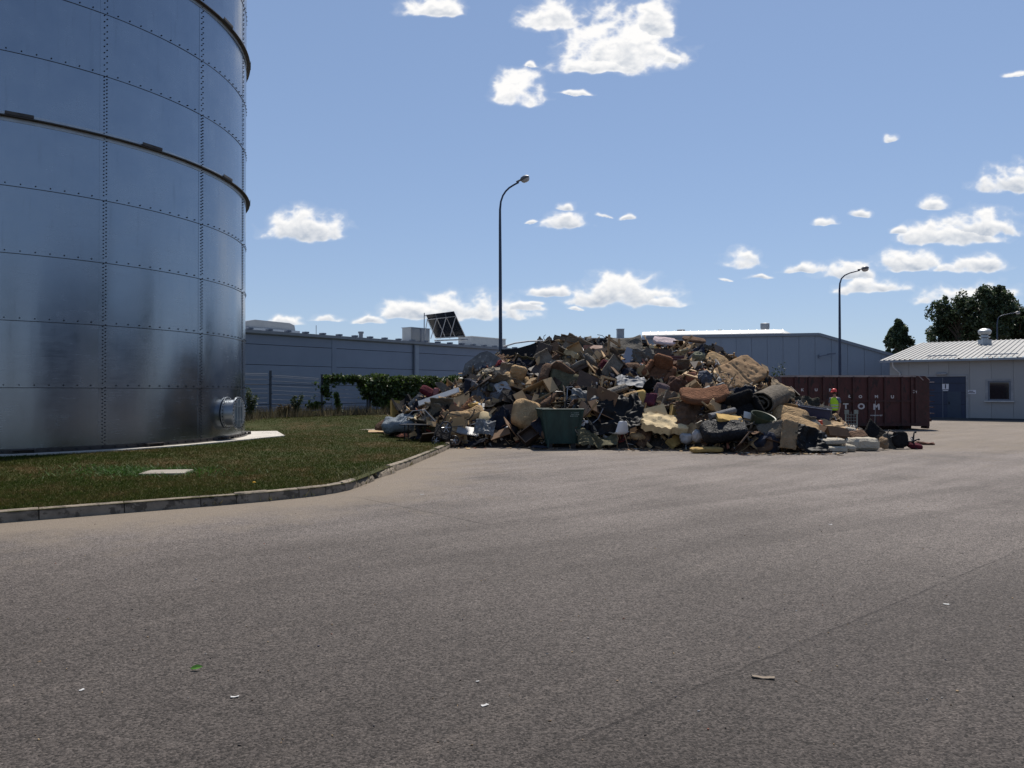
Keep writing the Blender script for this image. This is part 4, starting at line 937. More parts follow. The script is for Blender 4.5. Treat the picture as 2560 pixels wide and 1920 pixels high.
MB().box((cx(2150),-.055,qz0 if False else CH+(HOR-1003)/F*CD),(cx(2277)-cx(2018),.05,.09)).obj('cross_rib', REDD, skip)
MB().box((CL/2,-.03,.24),(CL,.10,.14)).obj('bottom_rail', REDD, skip)
rim = mat('sunlit_rim', (0.30,0.25,0.24), 0.5, 0.3, var=.3)  # pale colour stands for sunlight caught on the top edges
for y in (0.0, CWd): MB().box((CL/2,y-.02,CT-.03),(CL+.04,.14,.08)).obj('top_rail', rim, skip)
for i, (a, b) in enumerate(((2286,2305),(2305,2323))):
    x0, x1 = cx(a)+.003, cx(b); y0 = -.08+.06*i; zt = CT-.02; mb = MB(); P = [(x0,.16),(x1,.16),(x1,zt-.19),(x1-.19,zt),(x0,zt)]; k = 5
    mb.add([(x,y0,z) for x,z in P]+[(x,CWd+.08-.06*i,z) for x,z in P], [tuple(range(k)), tuple(reversed(range(k,2*k)))]+[((j+1)%k,j,k+j,k+(j+1)%k) for j in range(k)]).obj('corner_post', REDD, skip)
    MB().tube([(x1-.20,y0-.012,zt+.01),(x1+.01,y0-.012,zt-.19)], .018, 6).obj('gusset_bar', rim, skip)
MB().box((cx(2323)+.035,.15,1.2),(.05,.1,2.0)).obj('hinge_bar', mat('sunlit_rim',(0.3,0.25,0.24)), skip)
for py in (955,975,989,1004,1018.5,1034): MB().box((cx(2331),.25,CH+(HOR-py)/F*CD),(.26,.34,.035)).obj('ladder_rung', REDD if py != 955 else rim, skip)
MB().box((cx(2330),.4,.42),(.22,.3,.12)).obj('tow_hook', REDD, skip); MB().box((cx(2327),.5,.22),(.12,.5,.36)).obj('hook_plate', REDD, skip)
lw_ = mat('faded_white_paint', (0.56,0.52,0.52), 0.7, var=.2, scale=12)
for ch, px, py, hpx in (('K',2005,975,6.5),('U',2039.5,975,6.5),('P',2074.5,975.5,7),('Ł',2123,991,7),('O',2150,992,7),('M',2190,992,7),('U',2230,992.5,7.2),('T',2113.5,1016,13.6),('O',2152,1016.5,14),('M',2190,1017.5,14)):
    h = hpx/F*CD; me = text_mesh(ch, h*1.38, h*.06, lw_, 'letter'); o = link(me, 'letter', skip, (cx(px), -.036, CH+(HOR-py)/F*CD), (R(90),0,0)); o.scale = (1.12,1,1)
o = link(text_mesh('www.       .pl', .105, .002, lw_, 'web_lettering'), 'web_lettering', skip, (cx(2189), -.036, CH+(HOR-1038)/F*CD), (R(90),0,0)); o['kind'] = 'stuff'
mb = MB()
for k in range(6): mb.box((cx(2184+k*3.0),-.034,CH+(HOR-1038.3)/F*CD),(.032,.004,.045))
mb.obj('worn_lettering', lw_, skip)
mb = MB(); zc = CH+(HOR-979)/F*CD
for k in range(10): a = 2*math.pi*k/10; mb.box((cx(2283.5)+.055*math.cos(a),-.037,zc+.055*math.sin(a)),(.03,.004,.03))
mb.box((cx(2288),-.083,zc+.02),(.07,.004,.025)); mb.box((cx(2288.5),-.083,zc-.03),(.025,.004,.08)); mb.obj('stencil_mark', lw_, skip)

# ================================================================== buildings on the right of the yard, seen mirrored in the tank
for (x, y0, y1, h, lab) in ((46,-34,-6,11.5,'tall dark hall across the yard mirrored in the steel tank'),(50,2,22,8.0,'lower dark hall across the yard mirrored in the steel tank')):
    bh = empty('far_hall', (x, (y0+y1)/2, 0), label=lab, cat='hall'); w_ = y1-y0
    MB().box((7,0,h/2),(14,w_,h)).obj('hall_body', mat('dark_cladding',(0.055,0.065,0.085),.6,var=.1), bh); MB().box((7,0,h+.15),(14.6,w_+.6,.3)).obj('roof_edge', slate_d, bh)
    k_ = int(w_//7)
    for i in range(k_):
        yy = -w_/2+w_*(i+.5)/k_; MB().box((-.03,yy,2.0),(.1,3.4,4.0)).obj('gate', mat('pale_gate',(0.30,0.31,0.33),.5,var=.1), bh)
        MB().box((-.03,yy,h*.72),(.1,4.2,1.1)).obj('window_band', mat('window_glass',(0.012,0.015,0.02)), bh)
for k, (x, y, h) in enumerate(((38,-44,15),(60,-2,16),(52,27,13))):
    px_ = None
    base = Vector((x,y,0)); rt = empty('yard_tree', base, label=('tall tree at the far end of the tall dark hall','tree in the gap between the two dark halls','tree beyond the lower dark hall')[k], cat='tree'); r = np.random.default_rng(70+k); P = []; Nn = []
    MB().tube([(0,0,0),(0,0,h*.5),(0,0,h*.9)],[.3,.2,.05],8).obj('trunk', mat('bark',(0.07,0.055,0.04)), rt)
    for c in range(40):
        f = r.random(); ctr = np.array([r.normal(0,1.6),r.normal(0,1.6),h*(.3+.65*f)])
        for q in range(60): P.append(tuple(ctr+r.normal(0,.9,3))); Nn.append((0,0,.4))
    V, Fq = leaf_quads(P, Nn, .6, 80+k); l = link(big_mesh('crown', V, Fq, MATS['tree_leaf'], 4), 'crown', rt); l['kind'] = 'stuff'
# ================================================================== the rubbish heap
TP  = [955, 985,1045,1110,1165,1185,1225,1265,1340,1365,1440,1500,1560,1640,1700,1755,1800,1830,1870,1915,1960,2010,2060,2110,2180,2260,2310]
TT  = [1085,1035,1005, 982, 972, 936, 910, 904, 886, 868, 866, 870, 882, 876, 874, 882, 894, 920, 936, 962,1000,1022,1045,1066,1092,1104,1112]
BP, BY = [955,1000,1100,1140,1300,1500,1700,1760,1900,2100,2160,2200,2280,2310], [26,25.0,23.7,23.3,23.3,22.6,22.5,21.4,21.0,21.0,22.2,23.2,25,25.4]
WP_, WW = [955,1045,1165,1300,1700,1850,1960,2060,2180,2310], [1.0,2.0,3.3,4.6,5.0,5.2,5.2,4.2,2.2,.8]
def heap_par(p):
    yf = float(np.interp(p, BP, BY)); w = float(np.interp(p, WP_, WW)); yr = yf+w
    return yf, yr, max(.05, CH + (HOR-float(np.interp(p, TP, TT)))/F*yr)
def heap_z(x, y):
    p = 1280+F*x/y
    if p < 955 or p > 2310: return 0.0
    yf, yr, hr = heap_par(p); t = (y-yf)/(yr-yf)
    if t <= 0: return 0.0
    if t < 1: return hr*min(1, (t*1.02)**.72)
    q = (y-yr)/4.0
    return hr*max(0, 1-q*q) if q < 1 else 0.0
def heap_hit(px, py):
    """point where the line of sight through a photo pixel meets the heap (or the ground before it)"""
    k, s_ = (px-1280)/F, (HOR-py)/F
    y = 18.0
    while y < 33:
        z = CH+s_*y
        if z <= max(heap_z(k*y, y), 0.0): return Vector((k*y, y, max(z, 0)))
        y += .04
    yf, yr, hr = heap_par(px); return at(px, py, yr)
# dark core of small rubbish
vs = []; nx_, ny_ = 180, 50
for i in range(nx_+1):
    p = 955+(2310-955)*i/nx_; yf, yr, hr = heap_par(p)
    for j in range(ny_+1):
        y = yf-.05 + (yr+3.9-yf)*j/ny_; x = (p-1280)/F*y; z = heap_z(x, y)
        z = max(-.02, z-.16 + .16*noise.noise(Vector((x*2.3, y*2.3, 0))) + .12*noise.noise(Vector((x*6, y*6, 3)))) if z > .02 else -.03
        vs.append((x, y, z))
k = ny_+1
fs = [(i*k+j, (i+1)*k+j, (i+1)*k+j+1, i*k+j+1) for i in range(nx_) for j in range(ny_)]
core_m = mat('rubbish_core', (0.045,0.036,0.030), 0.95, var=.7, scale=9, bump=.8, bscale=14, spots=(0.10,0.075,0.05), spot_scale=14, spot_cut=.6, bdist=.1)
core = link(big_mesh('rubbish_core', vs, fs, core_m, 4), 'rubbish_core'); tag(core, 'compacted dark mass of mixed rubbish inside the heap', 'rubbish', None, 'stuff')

# ---- shape makers (all centred at the origin, lying flat: thickness along z)
def pad(w, h, t, n=10, puff=0.0, wave=0.0, wf=1.5, bend=0.0, corner=0.0, seed=0, fold=0.0, torn=0.0, tuft=None):
    """slab, cushion, sheet or board: two grids stitched at the rim"""
    m_ = max(3, int(round(n*h/max(w,h)))); n_ = max(3, int(round(n*w/max(w,h)))); mb = MB(); top = []; bot = []
    off = Vector((seed*13.7, seed*5.3, seed*2.9))
    for j in range(m_+1):
        for i in range(n_+1):
            u, v = -1+2*i/n_, -1+2*j/m_
            x, y = u*w/2, v*h/2
            if corner:   # pull corners in
                c_ = max(0, abs(u)-(1-corner))*max(0, abs(v)-(1-corner))/corner**2; x *= 1-.16*c_; y *= 1-.16*c_
            if torn and (i in (0, n_) or j in (0, m_)):
                k = 1+torn*noise.noise(Vector((u*4+seed, v*4, 1.1))); x *= k; y *= k
            e = max(0, (1-u**4)*(1-v**4))
            th = t/2*((1-puff)*(.55 if (i in (0,n_) or j in (0,m_)) and puff else 1) + puff*(.25+.75*math.sqrt(e)))
            z = wave*(noise.noise(Vector((x*wf, y*wf, 0))+off) + .5*noise.noise(Vector((x*wf*2.6, y*wf*2.6, 4))+off))
            if fold: z += fold*abs(noise.noise(Vector((x*2.1+y*1.3, y*.7, 2))+off))*1.6
            zt, zb = th, -th
            if puff: zt -= .05*t*max(0, 1-9*abs(noise.noise(Vector((x*3.1+.6*noise.noise(Vector((x*4,y*4,0))+off), y*2.3, 6))+off)))*e**.3 - .10*t*noise.noise(Vector((x*4.2,y*4.2,3))+off)
            if tuft:
                for (tu, tv) in tuft:
                    dd = math.hypot((u-tu)*w, (v-tv)*h)/2; zt -= t*.20*math.exp(-(dd/.045)**2)
            if bend:
                r_ = (w/2)/bend; a = x/r_; z0 = r_*(1-math.cos(a)); xx = r_*math.sin(a)
                nx1, nz1 = -math.sin(a), math.cos(a)
                top.append((xx+nx1*(z+zt), y, z0+nz1*(z+zt))); bot.append((xx+nx1*(z+zb), y, z0+nz1*(z+zb)))
            else: top.append((x, y, z+zt)); bot.append((x, y, z+zb))
    k = n_+1; N_ = len(top); fs = []
    for j in range(m_):
        for i in range(n_): fs += [(j*k+i, j*k+i+1, (j+1)*k+i+1, (j+1)*k+i), (N_+j*k+i, N_+(j+1)*k+i, N_+(j+1)*k+i+1, N_+j*k+i+1)]
    for i in range(n_): fs += [(i+1, i, N_+i, N_+i+1), (m_*k+i, m_*k+i+1, N_+m_*k+i+1, N_+m_*k+i)]
    for j in range(m_): fs += [(j*k, (j+1)*k, N_+(j+1)*k, N_+j*k), ((j+1)*k+n_, j*k+n_, N_+j*k+n_, N_+(j+1)*k+n_)]
    return mb.add(top+bot, fs)
def drape(w, h, seed=0, n=46, wave=.07, fold=.09, torn=.10):
    """loose sheet with sharp creases"""
    mb = pad(w, h, .006, n, wave=wave, wf=1.4, torn=torn, seed=seed); off = Vector((seed*3.3, seed*1.7, 0)); vs = []
    for x, y, z in mb.v:
        gx_, gy_ = .5*noise.noise(Vector((x*1.6, y*1.6, 3))+off), .5*noise.noise(Vector((x*1.6, y*1.6, 9))+off)
        n1 = abs(noise.noise(Vector(((x+gx_)*2.2, (y+gy_)*1.1, 1))+off)); n2 = abs(noise.noise(Vector(((x-gy_)*2.0, (y+gx_)*5.0, 4))+off)); n3 = abs(noise.noise(Vector((x*8+gx_*6, y*8, 7))+off))
        vs.append((x, y, z + fold*(1.0-3.2*n1) + fold*.55*(.8-2.8*n2) + fold*.22*(.6-2.2*n3)))
    mb.v = vs; return mb
def heapcloth(w, h, z, n=30, folds=.12, seed=0):
    """crumpled fabric lying in a heap"""
    mb = MB(); vs = []; off = Vector((seed*7.7, seed*3.1, 0))
    for j in range(n+1):
        for i in range(n+1):
            u, v = -1+2*i/n, -1+2*j/n; a = math.atan2(v, u); r_ = max(abs(u), abs(v))
            k = 1+.22*noise.noise(Vector((math.cos(a)*1.6, math.sin(a)*1.6, seed)))
            x, y = r_*math.cos(a)*w/2*k, r_*math.sin(a)*h/2*k
            b = z*max(0, 1-r_**2.2)*(.7+.5*noise.noise(Vector((x*1.5,y*1.5,0))+off))
            wq = Vector((x*1.7, y*1.7, 1))+off; gx_, gy_ = 1.1*noise.noise(wq), 1.1*noise.noise(wq+Vector((5,3,0)))
            n1 = abs(noise.noise(Vector((x*2.6+gx_, y*1.5+gy_, 5))+off)); n2 = abs(noise.noise(Vector((x*4.5-gy_*2, y*6.5+gx_*2, 2))+off)); n3 = abs(noise.noise(Vector((x*13, y*11, 8))+off))
            f = folds*((.9-3.2*n1) + .55*(.8-3.0*n2) + .16*(.6-2.5*n3))
            vs.append((x, y, b + f*(1-.6*r_)))
    k = n+1; return mb.add(vs+[(0,0,-z*.25)], [(j*k+i, j*k+i+1, (j+1)*k+i+1, (j+1)*k+i) for j in range(n) for i in range(n)] + [(i+1, i, k*k) for i in range(n)] + [(n*k+i, n*k+i+1, k*k) for i in range(n)] + [(j*k,(j+1)*k,k*k) for j in range(n)] + [((j+1)*k+n,j*k+n,k*k) for j in range(n)])
def sack(w, h, seed=0, knot=True):
    bm = bmesh.new(); bmesh.ops.create_icosphere(bm, subdivisions=4, radius=1.0); off = Vector((seed*9.1, 0, 0))
    for v in bm.verts:
        c = v.co.copy(); k = 1 + .16*noise.noise(c*1.3+off) - .22*abs(noise.noise(Vector((c.x*3.5, c.y*3.5, c.z*1.2))+off)) - .08*abs(noise.noise(c*8+off))
        if knot and c.z > .55: k *= 1-.55*((c.z-.55)/.45)
        v.co = Vector((c.x*k*w/2, c.y*k*w/2*.85, (c.z*k*(1.25 if knot and c.z > .9 else 1))*h/2))
    mb = MB(); mb.add([v.co for v in bm.verts], [tuple(v.index for v in f.verts) for f in bm.faces]); bm.free(); return mb
def roll(r, ln, turns=3.5, t=.025, seed=0):
    mb = MB(); n = int(turns*16); sec = []
    for i in range(n+1):
        a = 2*math.pi*turns*i/n; rr = r*(.22+.78*i/n)*(1+.04*noise.noise(Vector((a,seed,0)))); sec.append((rr*math.cos(a), rr*math.sin(a)*.86, a))
    m_ = 7; vs = []
    for side in (0, 1):
        for j in range(m_+1):
            y = -ln/2+ln*j/m_
            for x, z, a in sec:
                q = 1-side*t/max(.05, math.hypot(x,z)); wob = .02*noise.noise(Vector((x*5, y*3, z*5)))
                vs.append((x*q+wob, y + .03*noise.noise(Vector((a,y,1))), z*q+wob))
    k = n+1; S = (m_+1)*k; fs = []
    for j in range(m_):
        for i in range(n): fs += [(j*k+i, (j+1)*k+i, (j+1)*k+i+1, j*k+i+1), (S+j*k+i, S+j*k+i+1, S+(j+1)*k+i+1, S+(j+1)*k+i)]
    for i in range(n): fs += [(i, i+1, S+i+1, S+i), (m_*k+i+1, m_*k+i, S+m_*k+i, S+m_*k+i+1)]
    fs += [(j*k+n, (j+1)*k+n, S+(j+1)*k+n, S+j*k+n) for j in range(m_)]
    return mb.add(vs, fs)
def carton(w, d, h, seed=0):
    r = random.Random(seed); mb = MB(); t = .008
    for bx in (((0,-d/2,h/2),(w,t,h)),((0,d/2,h/2),(w,t,h)),((-w/2,0,h/2),(t,d,h)),((w/2,0,h/2),(t,d,h)),((0,0,t),(w,d,t))): mb.box(*bx)
    for sx, sy in ((0,-1),(0,1),(-1,0),(1,0)):
        ang = r.uniform(-.5, 1.6)
        if sy: m_ = Matrix.Translation((0,sy*d/2,h)) @ Matrix.Rotation(-sy*ang,4,'X') @ Matrix.Translation((0,sy*d*.22,0)); sz = (w,d*.44,t)
        else: m_ = Matrix.Translation((sx*w/2,0,h)) @ Matrix.Rotation(sx*ang,4,'Y') @ Matrix.Translation((sx*w*.22,0,0)); sz = (w*.44,d,t)
        mb.box(m_.to_translation(), sz, m_.to_3x3())
    return mb

fab = dict(rough=.95, spec=.12, bump=.35, bscale=60, wrinkle=.55, wscale=4.5)
CM = {
 'tan_card': mat('tan_cardboard', (0.40,0.27,0.145), .9, var=.22, scale=2.5, rnd=.28, bump=.15, bscale=18, spots=(0.17,0.11,0.06), spot_cut=.64),
 'brown_card': mat('brown_hardboard', (0.165,0.095,0.052), .85, var=.3, scale=3, rnd=.35, bump=.15, bscale=22),
 'wood': mat('raw_wood', (0.38,0.25,0.13), .8, var=.35, scale=2.5, rnd=.35, stretch=(1.5,12,12), bump=.2, bscale=10),
 'darkwood': mat('dark_wood', (0.062,0.037,0.024), .6, var=.4, scale=3, rnd=.4, stretch=(1.5,8,8)),
 'white': mat('white_laminate', (0.55,0.54,0.52), .55, var=.12, scale=2, rnd=.15, spots=(0.27,0.24,0.2), spot_cut=.66),
 'foam': mat('yellow_foam', (0.46,0.30,0.10), .95, var=.3, scale=4, rnd=.2, bump=.5, bscale=35, spots=(0.27,0.16,0.055), spot_cut=.6),
 'pale_foam': mat('pale_foam', (0.55,0.43,0.25), .95, var=.28, scale=4, rnd=.15, bump=.5, bscale=35, spots=(0.33,0.22,0.1), spot_cut=.6),
 'tan_fab': mat('tan_fabric', (0.37,0.25,0.135), var=.22, scale=5, rnd=.15, **fab),
 'brown_fab': mat('brown_fabric', (0.125,0.076,0.050), var=.3, scale=5, rnd=.3, **fab),
 'rust_fab': mat('rust_fabric', (0.175,0.082,0.045), var=.3, scale=4, rnd=.15, **fab),
 'grey_fab': mat('grey_fabric', (0.165,0.150,0.130), var=.28, scale=5, rnd=.35, **fab),
 'navy_fab': mat('navy_fabric', (0.024,0.027,0.040), var=.4, scale=5, rnd=.5, **fab),
 'black_fab': mat('black_fabric', (0.017,0.016,0.017), var=.4, scale=5, rnd=.4, **fab),
 'olive_fab': mat('olive_fabric', (0.10,0.092,0.058), var=.3, scale=5, rnd=.2, **fab),
 'carpet': mat('grey_brown_carpet', (0.17,0.145,0.115), var=.3, scale=6, rnd=.3, **fab),
 'black_plastic': mat('black_plastic_film', (0.010,0.010,0.011), .58, var=.3, scale=6, bump=.3, bscale=12, spec=.14, bdist=.05),
 'white_plastic': mat('white_plastic_film', (0.40,0.40,0.41), .55, var=.2, scale=6, rnd=.2, bump=.4, bscale=14, bdist=.04),
 'grey_plastic': mat('grey_plastic_film', (0.13,0.135,0.14), .68, var=.45, scale=5, bump=.6, bscale=9, bdist=.05, spots=(0.30,0.30,0.29), spot_scale=10, spot_cut=.58),
 'red': mat('red_plastic', (0.24,0.026,0.022), .5, var=.25, scale=4),
 'maroon': mat('maroon_fabric', (0.085,0.016,0.025), var=.3, scale=4, **fab),
 'pink': mat('dusty_pink_fabric', (0.30,0.135,0.14), var=.25, scale=4, **fab),
 'pale_blue': mat('pale_blue_fabric', (0.19,0.215,0.24), var=.22, scale=4, **fab),
 'cream': mat('cream_fabric', (0.42,0.375,0.30), var=.12, scale=3, rnd=.06, **fab),
 'blue': mat('blue_plastic', (0.015,0.022,0.06), .4, var=.2),
 'green': mat('green_plastic', (0.045,0.055,0.028), .5, var=.3),
 'black_metal': mat('black_metal', (0.017,0.017,0.02), .4, .3, var=.3),
 'steel': mat('bare_steel', (0.35,0.35,0.36), .4, .8, var=.2),
}
HEROES = []   # screen footprints kept clear of loose pieces
def hero(name, label, cat, mb, mt, px, py, tilt=20, yaw=0, rollang=0, lift=0.0, smooth=None, foot=None, loc=None, out=.12, group=None, d=None):
    """tilt 0 faces the viewer's side, 90 lies flat; rollang turns clockwise in the picture"""
    P = loc if loc is not None else (at(px, py, d) if d else heap_hit(px, py))
    q = Vector((0, -1, 0.35)).normalized(); P = P + q*out + Vector((0,0,lift))
    o = mb.obj(name, CM[mt] if isinstance(mt, str) else mt, smooth=smooth); o.location = P
    o.rotation_euler = (Matrix.Rotation(R(rollang),3,'Y') @ Matrix.Rotation(R(yaw),3,'Z') @ Matrix.Rotation(R(90-tilt),3,'X')).to_euler()
    tag(o, label, cat, group)
    if foot: HEROES.append((px, py, foot[0], foot[1], P.y))
    return o
def W_(px): return px   # readability only
# --- big pieces, left to right
hero('foam_mattress_strip','tall yellow foam strip leaning upright at the left end of the heap','foam',pad(.30,.82,.13,6,wave=.02),'foam',990,1035,tilt=20,yaw=35,rollang=8,foot=(16,30),smooth=40,out=.2)
hero('folded_black_mat','black mat with a yellow foam core folded over the leaning foam strip','mat',pad(.8,.85,.07,10,bend=1.3,wave=.03),'black_fab',1012,1022,tilt=55,yaw=20,rollang=-15,foot=(30,25),smooth=60)
hero('duvet','pale blue padded duvet slumped on the concrete apron','duvet',pad(1.15,.75,.42,16,puff=.75,wave=.09,wf=2.2,corner=.5,fold=.10,seed=3),'pale_blue',1004,1070,tilt=68,yaw=-8,rollang=-6,foot=(42,24),smooth=180,out=.35)
hero('brown_pillow','brown rounded pillow lying on the apron beside the duvet','pillow',pad(.6,.5,.22,10,puff=.8,corner=.4,seed=5),'brown_fab',958,1066,tilt=60,rollang=-35,foot=(20,16),smooth=180,out=.1)
hero('cardboard_flap','flat brown cardboard flap lying on the concrete apron','cardboard',pad(.95,.7,.012,8,wave=.03,seed=4),'tan_card',958,1083,tilt=86,yaw=10,foot=(25,8),out=.2,lift=.02)
hero('white_door_plank','long white laminated plank sloping across the left of the heap','plank',pad(1.42,.2,.05,6),'white',1100,1003,tilt=40,yaw=-4,rollang=-19,foot=(46,14),out=.45)
hero('stone_grey_fan_panel','grey wedge-shaped felt panel sticking up above the white plank','panel',MB().prism([(-.36,.2),(-.30,.26),(-.1,.24),(.38,-.12),(-.02,-.2)],-.03,.03),'grey_fab',1114,977,tilt=20,rollang=0,foot=(24,14),out=.15)
hero('marbled_board','grey speckled board leaning against the ivy side of the heap','board',pad(.34,.85,.04,8,wave=.01),'grey_plastic',1048,1002,tilt=35,rollang=42,foot=(20,18),out=.1)
hero('plum_cushion','dark plum cushion wedged above the left slope','cushion',pad(.6,.36,.2,10,puff=.7,corner=.4,seed=8),'maroon',1072,983,tilt=40,rollang=30,foot=(14,10),smooth=180)
hero('pink_bolster','dusty pink bolster standing beside the plum cushion','bolster',pad(.22,.38,.18,8,puff=.7,corner=.4,seed=9),'pink',1091,987,tilt=15,rollang=5,foot=(8,14),smooth=180)
hero('orange_cloth','salmon orange cloth crumpled on the lawn edge under the black table','cloth',heapcloth(.55,.35,.1,30,0.05,2),mat('salmon_cloth',(0.34,0.13,0.08),**fab),1015,1098,tilt=88,foot=(16,7),smooth=180,out=.3)
# black folding table and stroller
tb = empty('folding_table', Vector((at(1042,0,23.9).x,23.9,.14)), (0,0,R(-8)), 'small black folding table standing before the blue duvet', 'table'); 
MB().box((0,0,.52),(1.0,.55,.03)).obj('table_top', CM['black_metal'], tb)
for x in (-.33,.32):
    for y in (-.2,.2): MB().tube([(x,y,0),(x,y,.5)],.018,6).obj('leg', CM['black_metal'], tb)
MB().tube([(-.48,-.27,.54),(-.1,-.1,.95),(.25,0,.98),(.6,.0,.62)],.014,6).obj('bent_rod', CM['steel'], tb)
HEROES.append((1042,1075,30,22,22.8))
st_ = empty('pushchair', Vector((at(1108,0,22.9).x,22.9,.10)), (0,0,R(15)), 'overturned black pushchair with spoked wheels beside the table', 'pushchair')
def wheel(parent, c, r, axis_rot, name='wheel'):
    e = empty(name); e.parent = parent; e.location = c; e.rotation_euler = axis_rot
    mb = MB(); vs = []; n, k = 22, 6
    for i in range(n):
        a = 2*math.pi*i/n
        for j in range(k): b = 2*math.pi*j/k; q = r + .022*math.cos(b); vs.append((q*math.cos(a), q*math.sin(a), .022*math.sin(b)))
    mb.add(vs, [(i*k+j, ((i+1)%n)*k+j, ((i+1)%n)*k+(j+1)%k, i*k+(j+1)%k) for i in range(n) for j in range(k)]).obj('tyre', CM['black_metal'], e, smooth=60)
    mb = MB()
    for i in range(6): a = math.pi*i/6*2; mb.tube([(0,0,0),(r*.92*math.cos(a), r*.92*math.sin(a),0)],.012,5)
    mb.tube([(0,0,-.03),(0,0,.03)],.035,8); mb.obj('rim', CM['steel'], e)
wheel(st_, (.05,-.2,.52), .17, (R(80),0,R(10))); wheel(st_, (.35,.1,.13), .13, (R(85),0,R(-15))); wheel(st_, (-.25,-.15,.13), .13, (R(85),0,R(25)))
mb = MB(); 
for a, b in (((-.35,-.1,.15),(.1,-.15,.95)),((.1,-.15,.95),(.55,0,.85)),((.05,-.15,.52),(.62,.1,.55)),((.35,.1,.13),(.05,-.15,.6)),((-.25,-.1,.13),(.3,.1,.7)),((.05,-.12,.5),(.55,.1,.3))): mb.tube([a,b],.016,6)
mb.obj('frame', CM['black_metal'], st_)
pad(.5,.45,.06,8,wave=.05,bend=.6).obj('seat_fabric', CM['black_fab'], st_, smooth=60, loc=(.0,.05,.35), rot=(R(50),R(20),0))
HEROES.append((1108,1075,26,28,22.5))
hero('red_plastic_tub','bright red plastic lid between the black table and the pushchair','lid',pad(.28,.2,.08,8,puff=.6,corner=.5),'red',1076,1081,tilt=60,rollang=25,foot=(8,6),smooth=180,out=.35)
hero('ribbed_vent_panel','light grey ribbed radiator panel leaning at the heap foot','panel',(lambda mb: [mb.box((-.3+.05*k,0,.02),(.028,.36,.02)) for k in range(13)] and mb)(pad(.66,.40,.025,6)),mat('ribbed_grey',(0.26,0.26,0.26),.5,.2,var=.1),1171,1084,tilt=58,yaw=0,rollang=8,foot=(28,12),out=.3)
hero('clear_film_sheet','crumpled clear plastic film sheet beside the ribbed radiator panel','film',drape(.62,.5,7,40,.07,.07),'grey_plastic',1212,1076,tilt=35,rollang=10,foot=(20,15),smooth=180,out=.25)
hero('tan_sofa_pad','tan upholstered sofa pad lying tilted on the left slope','sofa pad',pad(.86,.5,.2,12,puff=.5,corner=.35,wave=.03,seed=6),'tan_fab',1178,1042,tilt=45,rollang=-24,foot=(26,16),smooth=180,out=.2)
hero('torn_armchair','big torn tan armchair side with foam showing','armchair',pad(.95,.95,.4,14,puff=.6,corner=.5,wave=.05,bend=.35,seed=12),'tan_fab',1316,1045,tilt=28,yaw=12,rollang=18,foot=(38,34),smooth=180,out=.3)
hero('dark_drawer_box','dark red-brown wooden drawer tipped on the ground beside the green bin','drawer',(lambda mb: mb.box((0,-.2,.1),(.5,.02,.2)).box((0,.2,.1),(.5,.02,.2)).box((-.25,0,.1),(.02,.42,.2)).box((.25,0,.1),(.02,.42,.2)))(pad(.5,.42,.03,4)),'darkwood',1322,1098,tilt=35,yaw=15,rollang=-35,foot=(20,16),out=.25)
hero('veneer_board','brown veneered board lying at the heap foot beside the radiator panel','board',pad(.62,.36,.03,5),'brown_card',1250,1090,tilt=60,rollang=-20,foot=(22,10),out=.25)
hero('plastic_wrapped_panel','big grey panel wrapped in cloudy plastic on top of the left slope','panel',MB().prism([(-.72,-.48),(-.62,.02),(-.12,.42),(.16,.5),(.66,.22),(.72,-.1),(-.2,-.2)],-.05,.05),'grey_plastic',1206,914,tilt=18,yaw=-15,rollang=0,foot=(44,26),out=.1)
hero('red_canister','red plastic canister lying under the wrapped grey panel','canister',(lambda mb: mb.box((-.08,0,.2),(.08,.16,.1)).box((.12,.0,.2),(.05,.08,.06)))(pad(.34,.34,.3,8,puff=.35,corner=.4)),'red',1252,921,tilt=25,rollang=30,foot=(13,12),smooth=60,out=.25)
hero('black_boat_mattress','black curved mattress with a white edge high on the left of the heap','mattress',pad(1.5,.5,.13,12,bend=.4,wave=.02),'black_plastic',1305,890,tilt=30,yaw=-10,rollang=-12,foot=(40,18),smooth=60,out=.2)
hero('white_rail','pale curved rail along the top of the black mattress','rail',MB().tube([(-.72,.0,0),(-.3,.13,0),(.2,.2,0),(.72,.22,0)],.028,6),'white',1308,876,tilt=10,foot=(40,5),out=.35)
hero('grey_sheet_heap','slate grey bed sheet spilling down the left slope','sheet',drape(1.15,.95,14,50,.10,.10),mat('slate_sheet',(0.125,0.125,0.135),**fab),1222,985,tilt=45,foot=(40,26),smooth=180,out=.15)
hero('white_blue_rags','white and pale rags lying across the slate sheet','rags',heapcloth(.6,.55,.15,30,0.112,15),'white_plastic',1258,980,tilt=45,rollang=25,foot=(16,16),smooth=180,out=.35)
hero('beige_mound_pad','beige dusty pad draped over the left shoulder of the heap','pad',heapcloth(1.05,.55,.22,30,0.062,16),mat('beige_dusty',(0.30,0.26,0.20),**fab),1230,938,tilt=48,rollang=-10,foot=(38,14),smooth=180,out=.2)
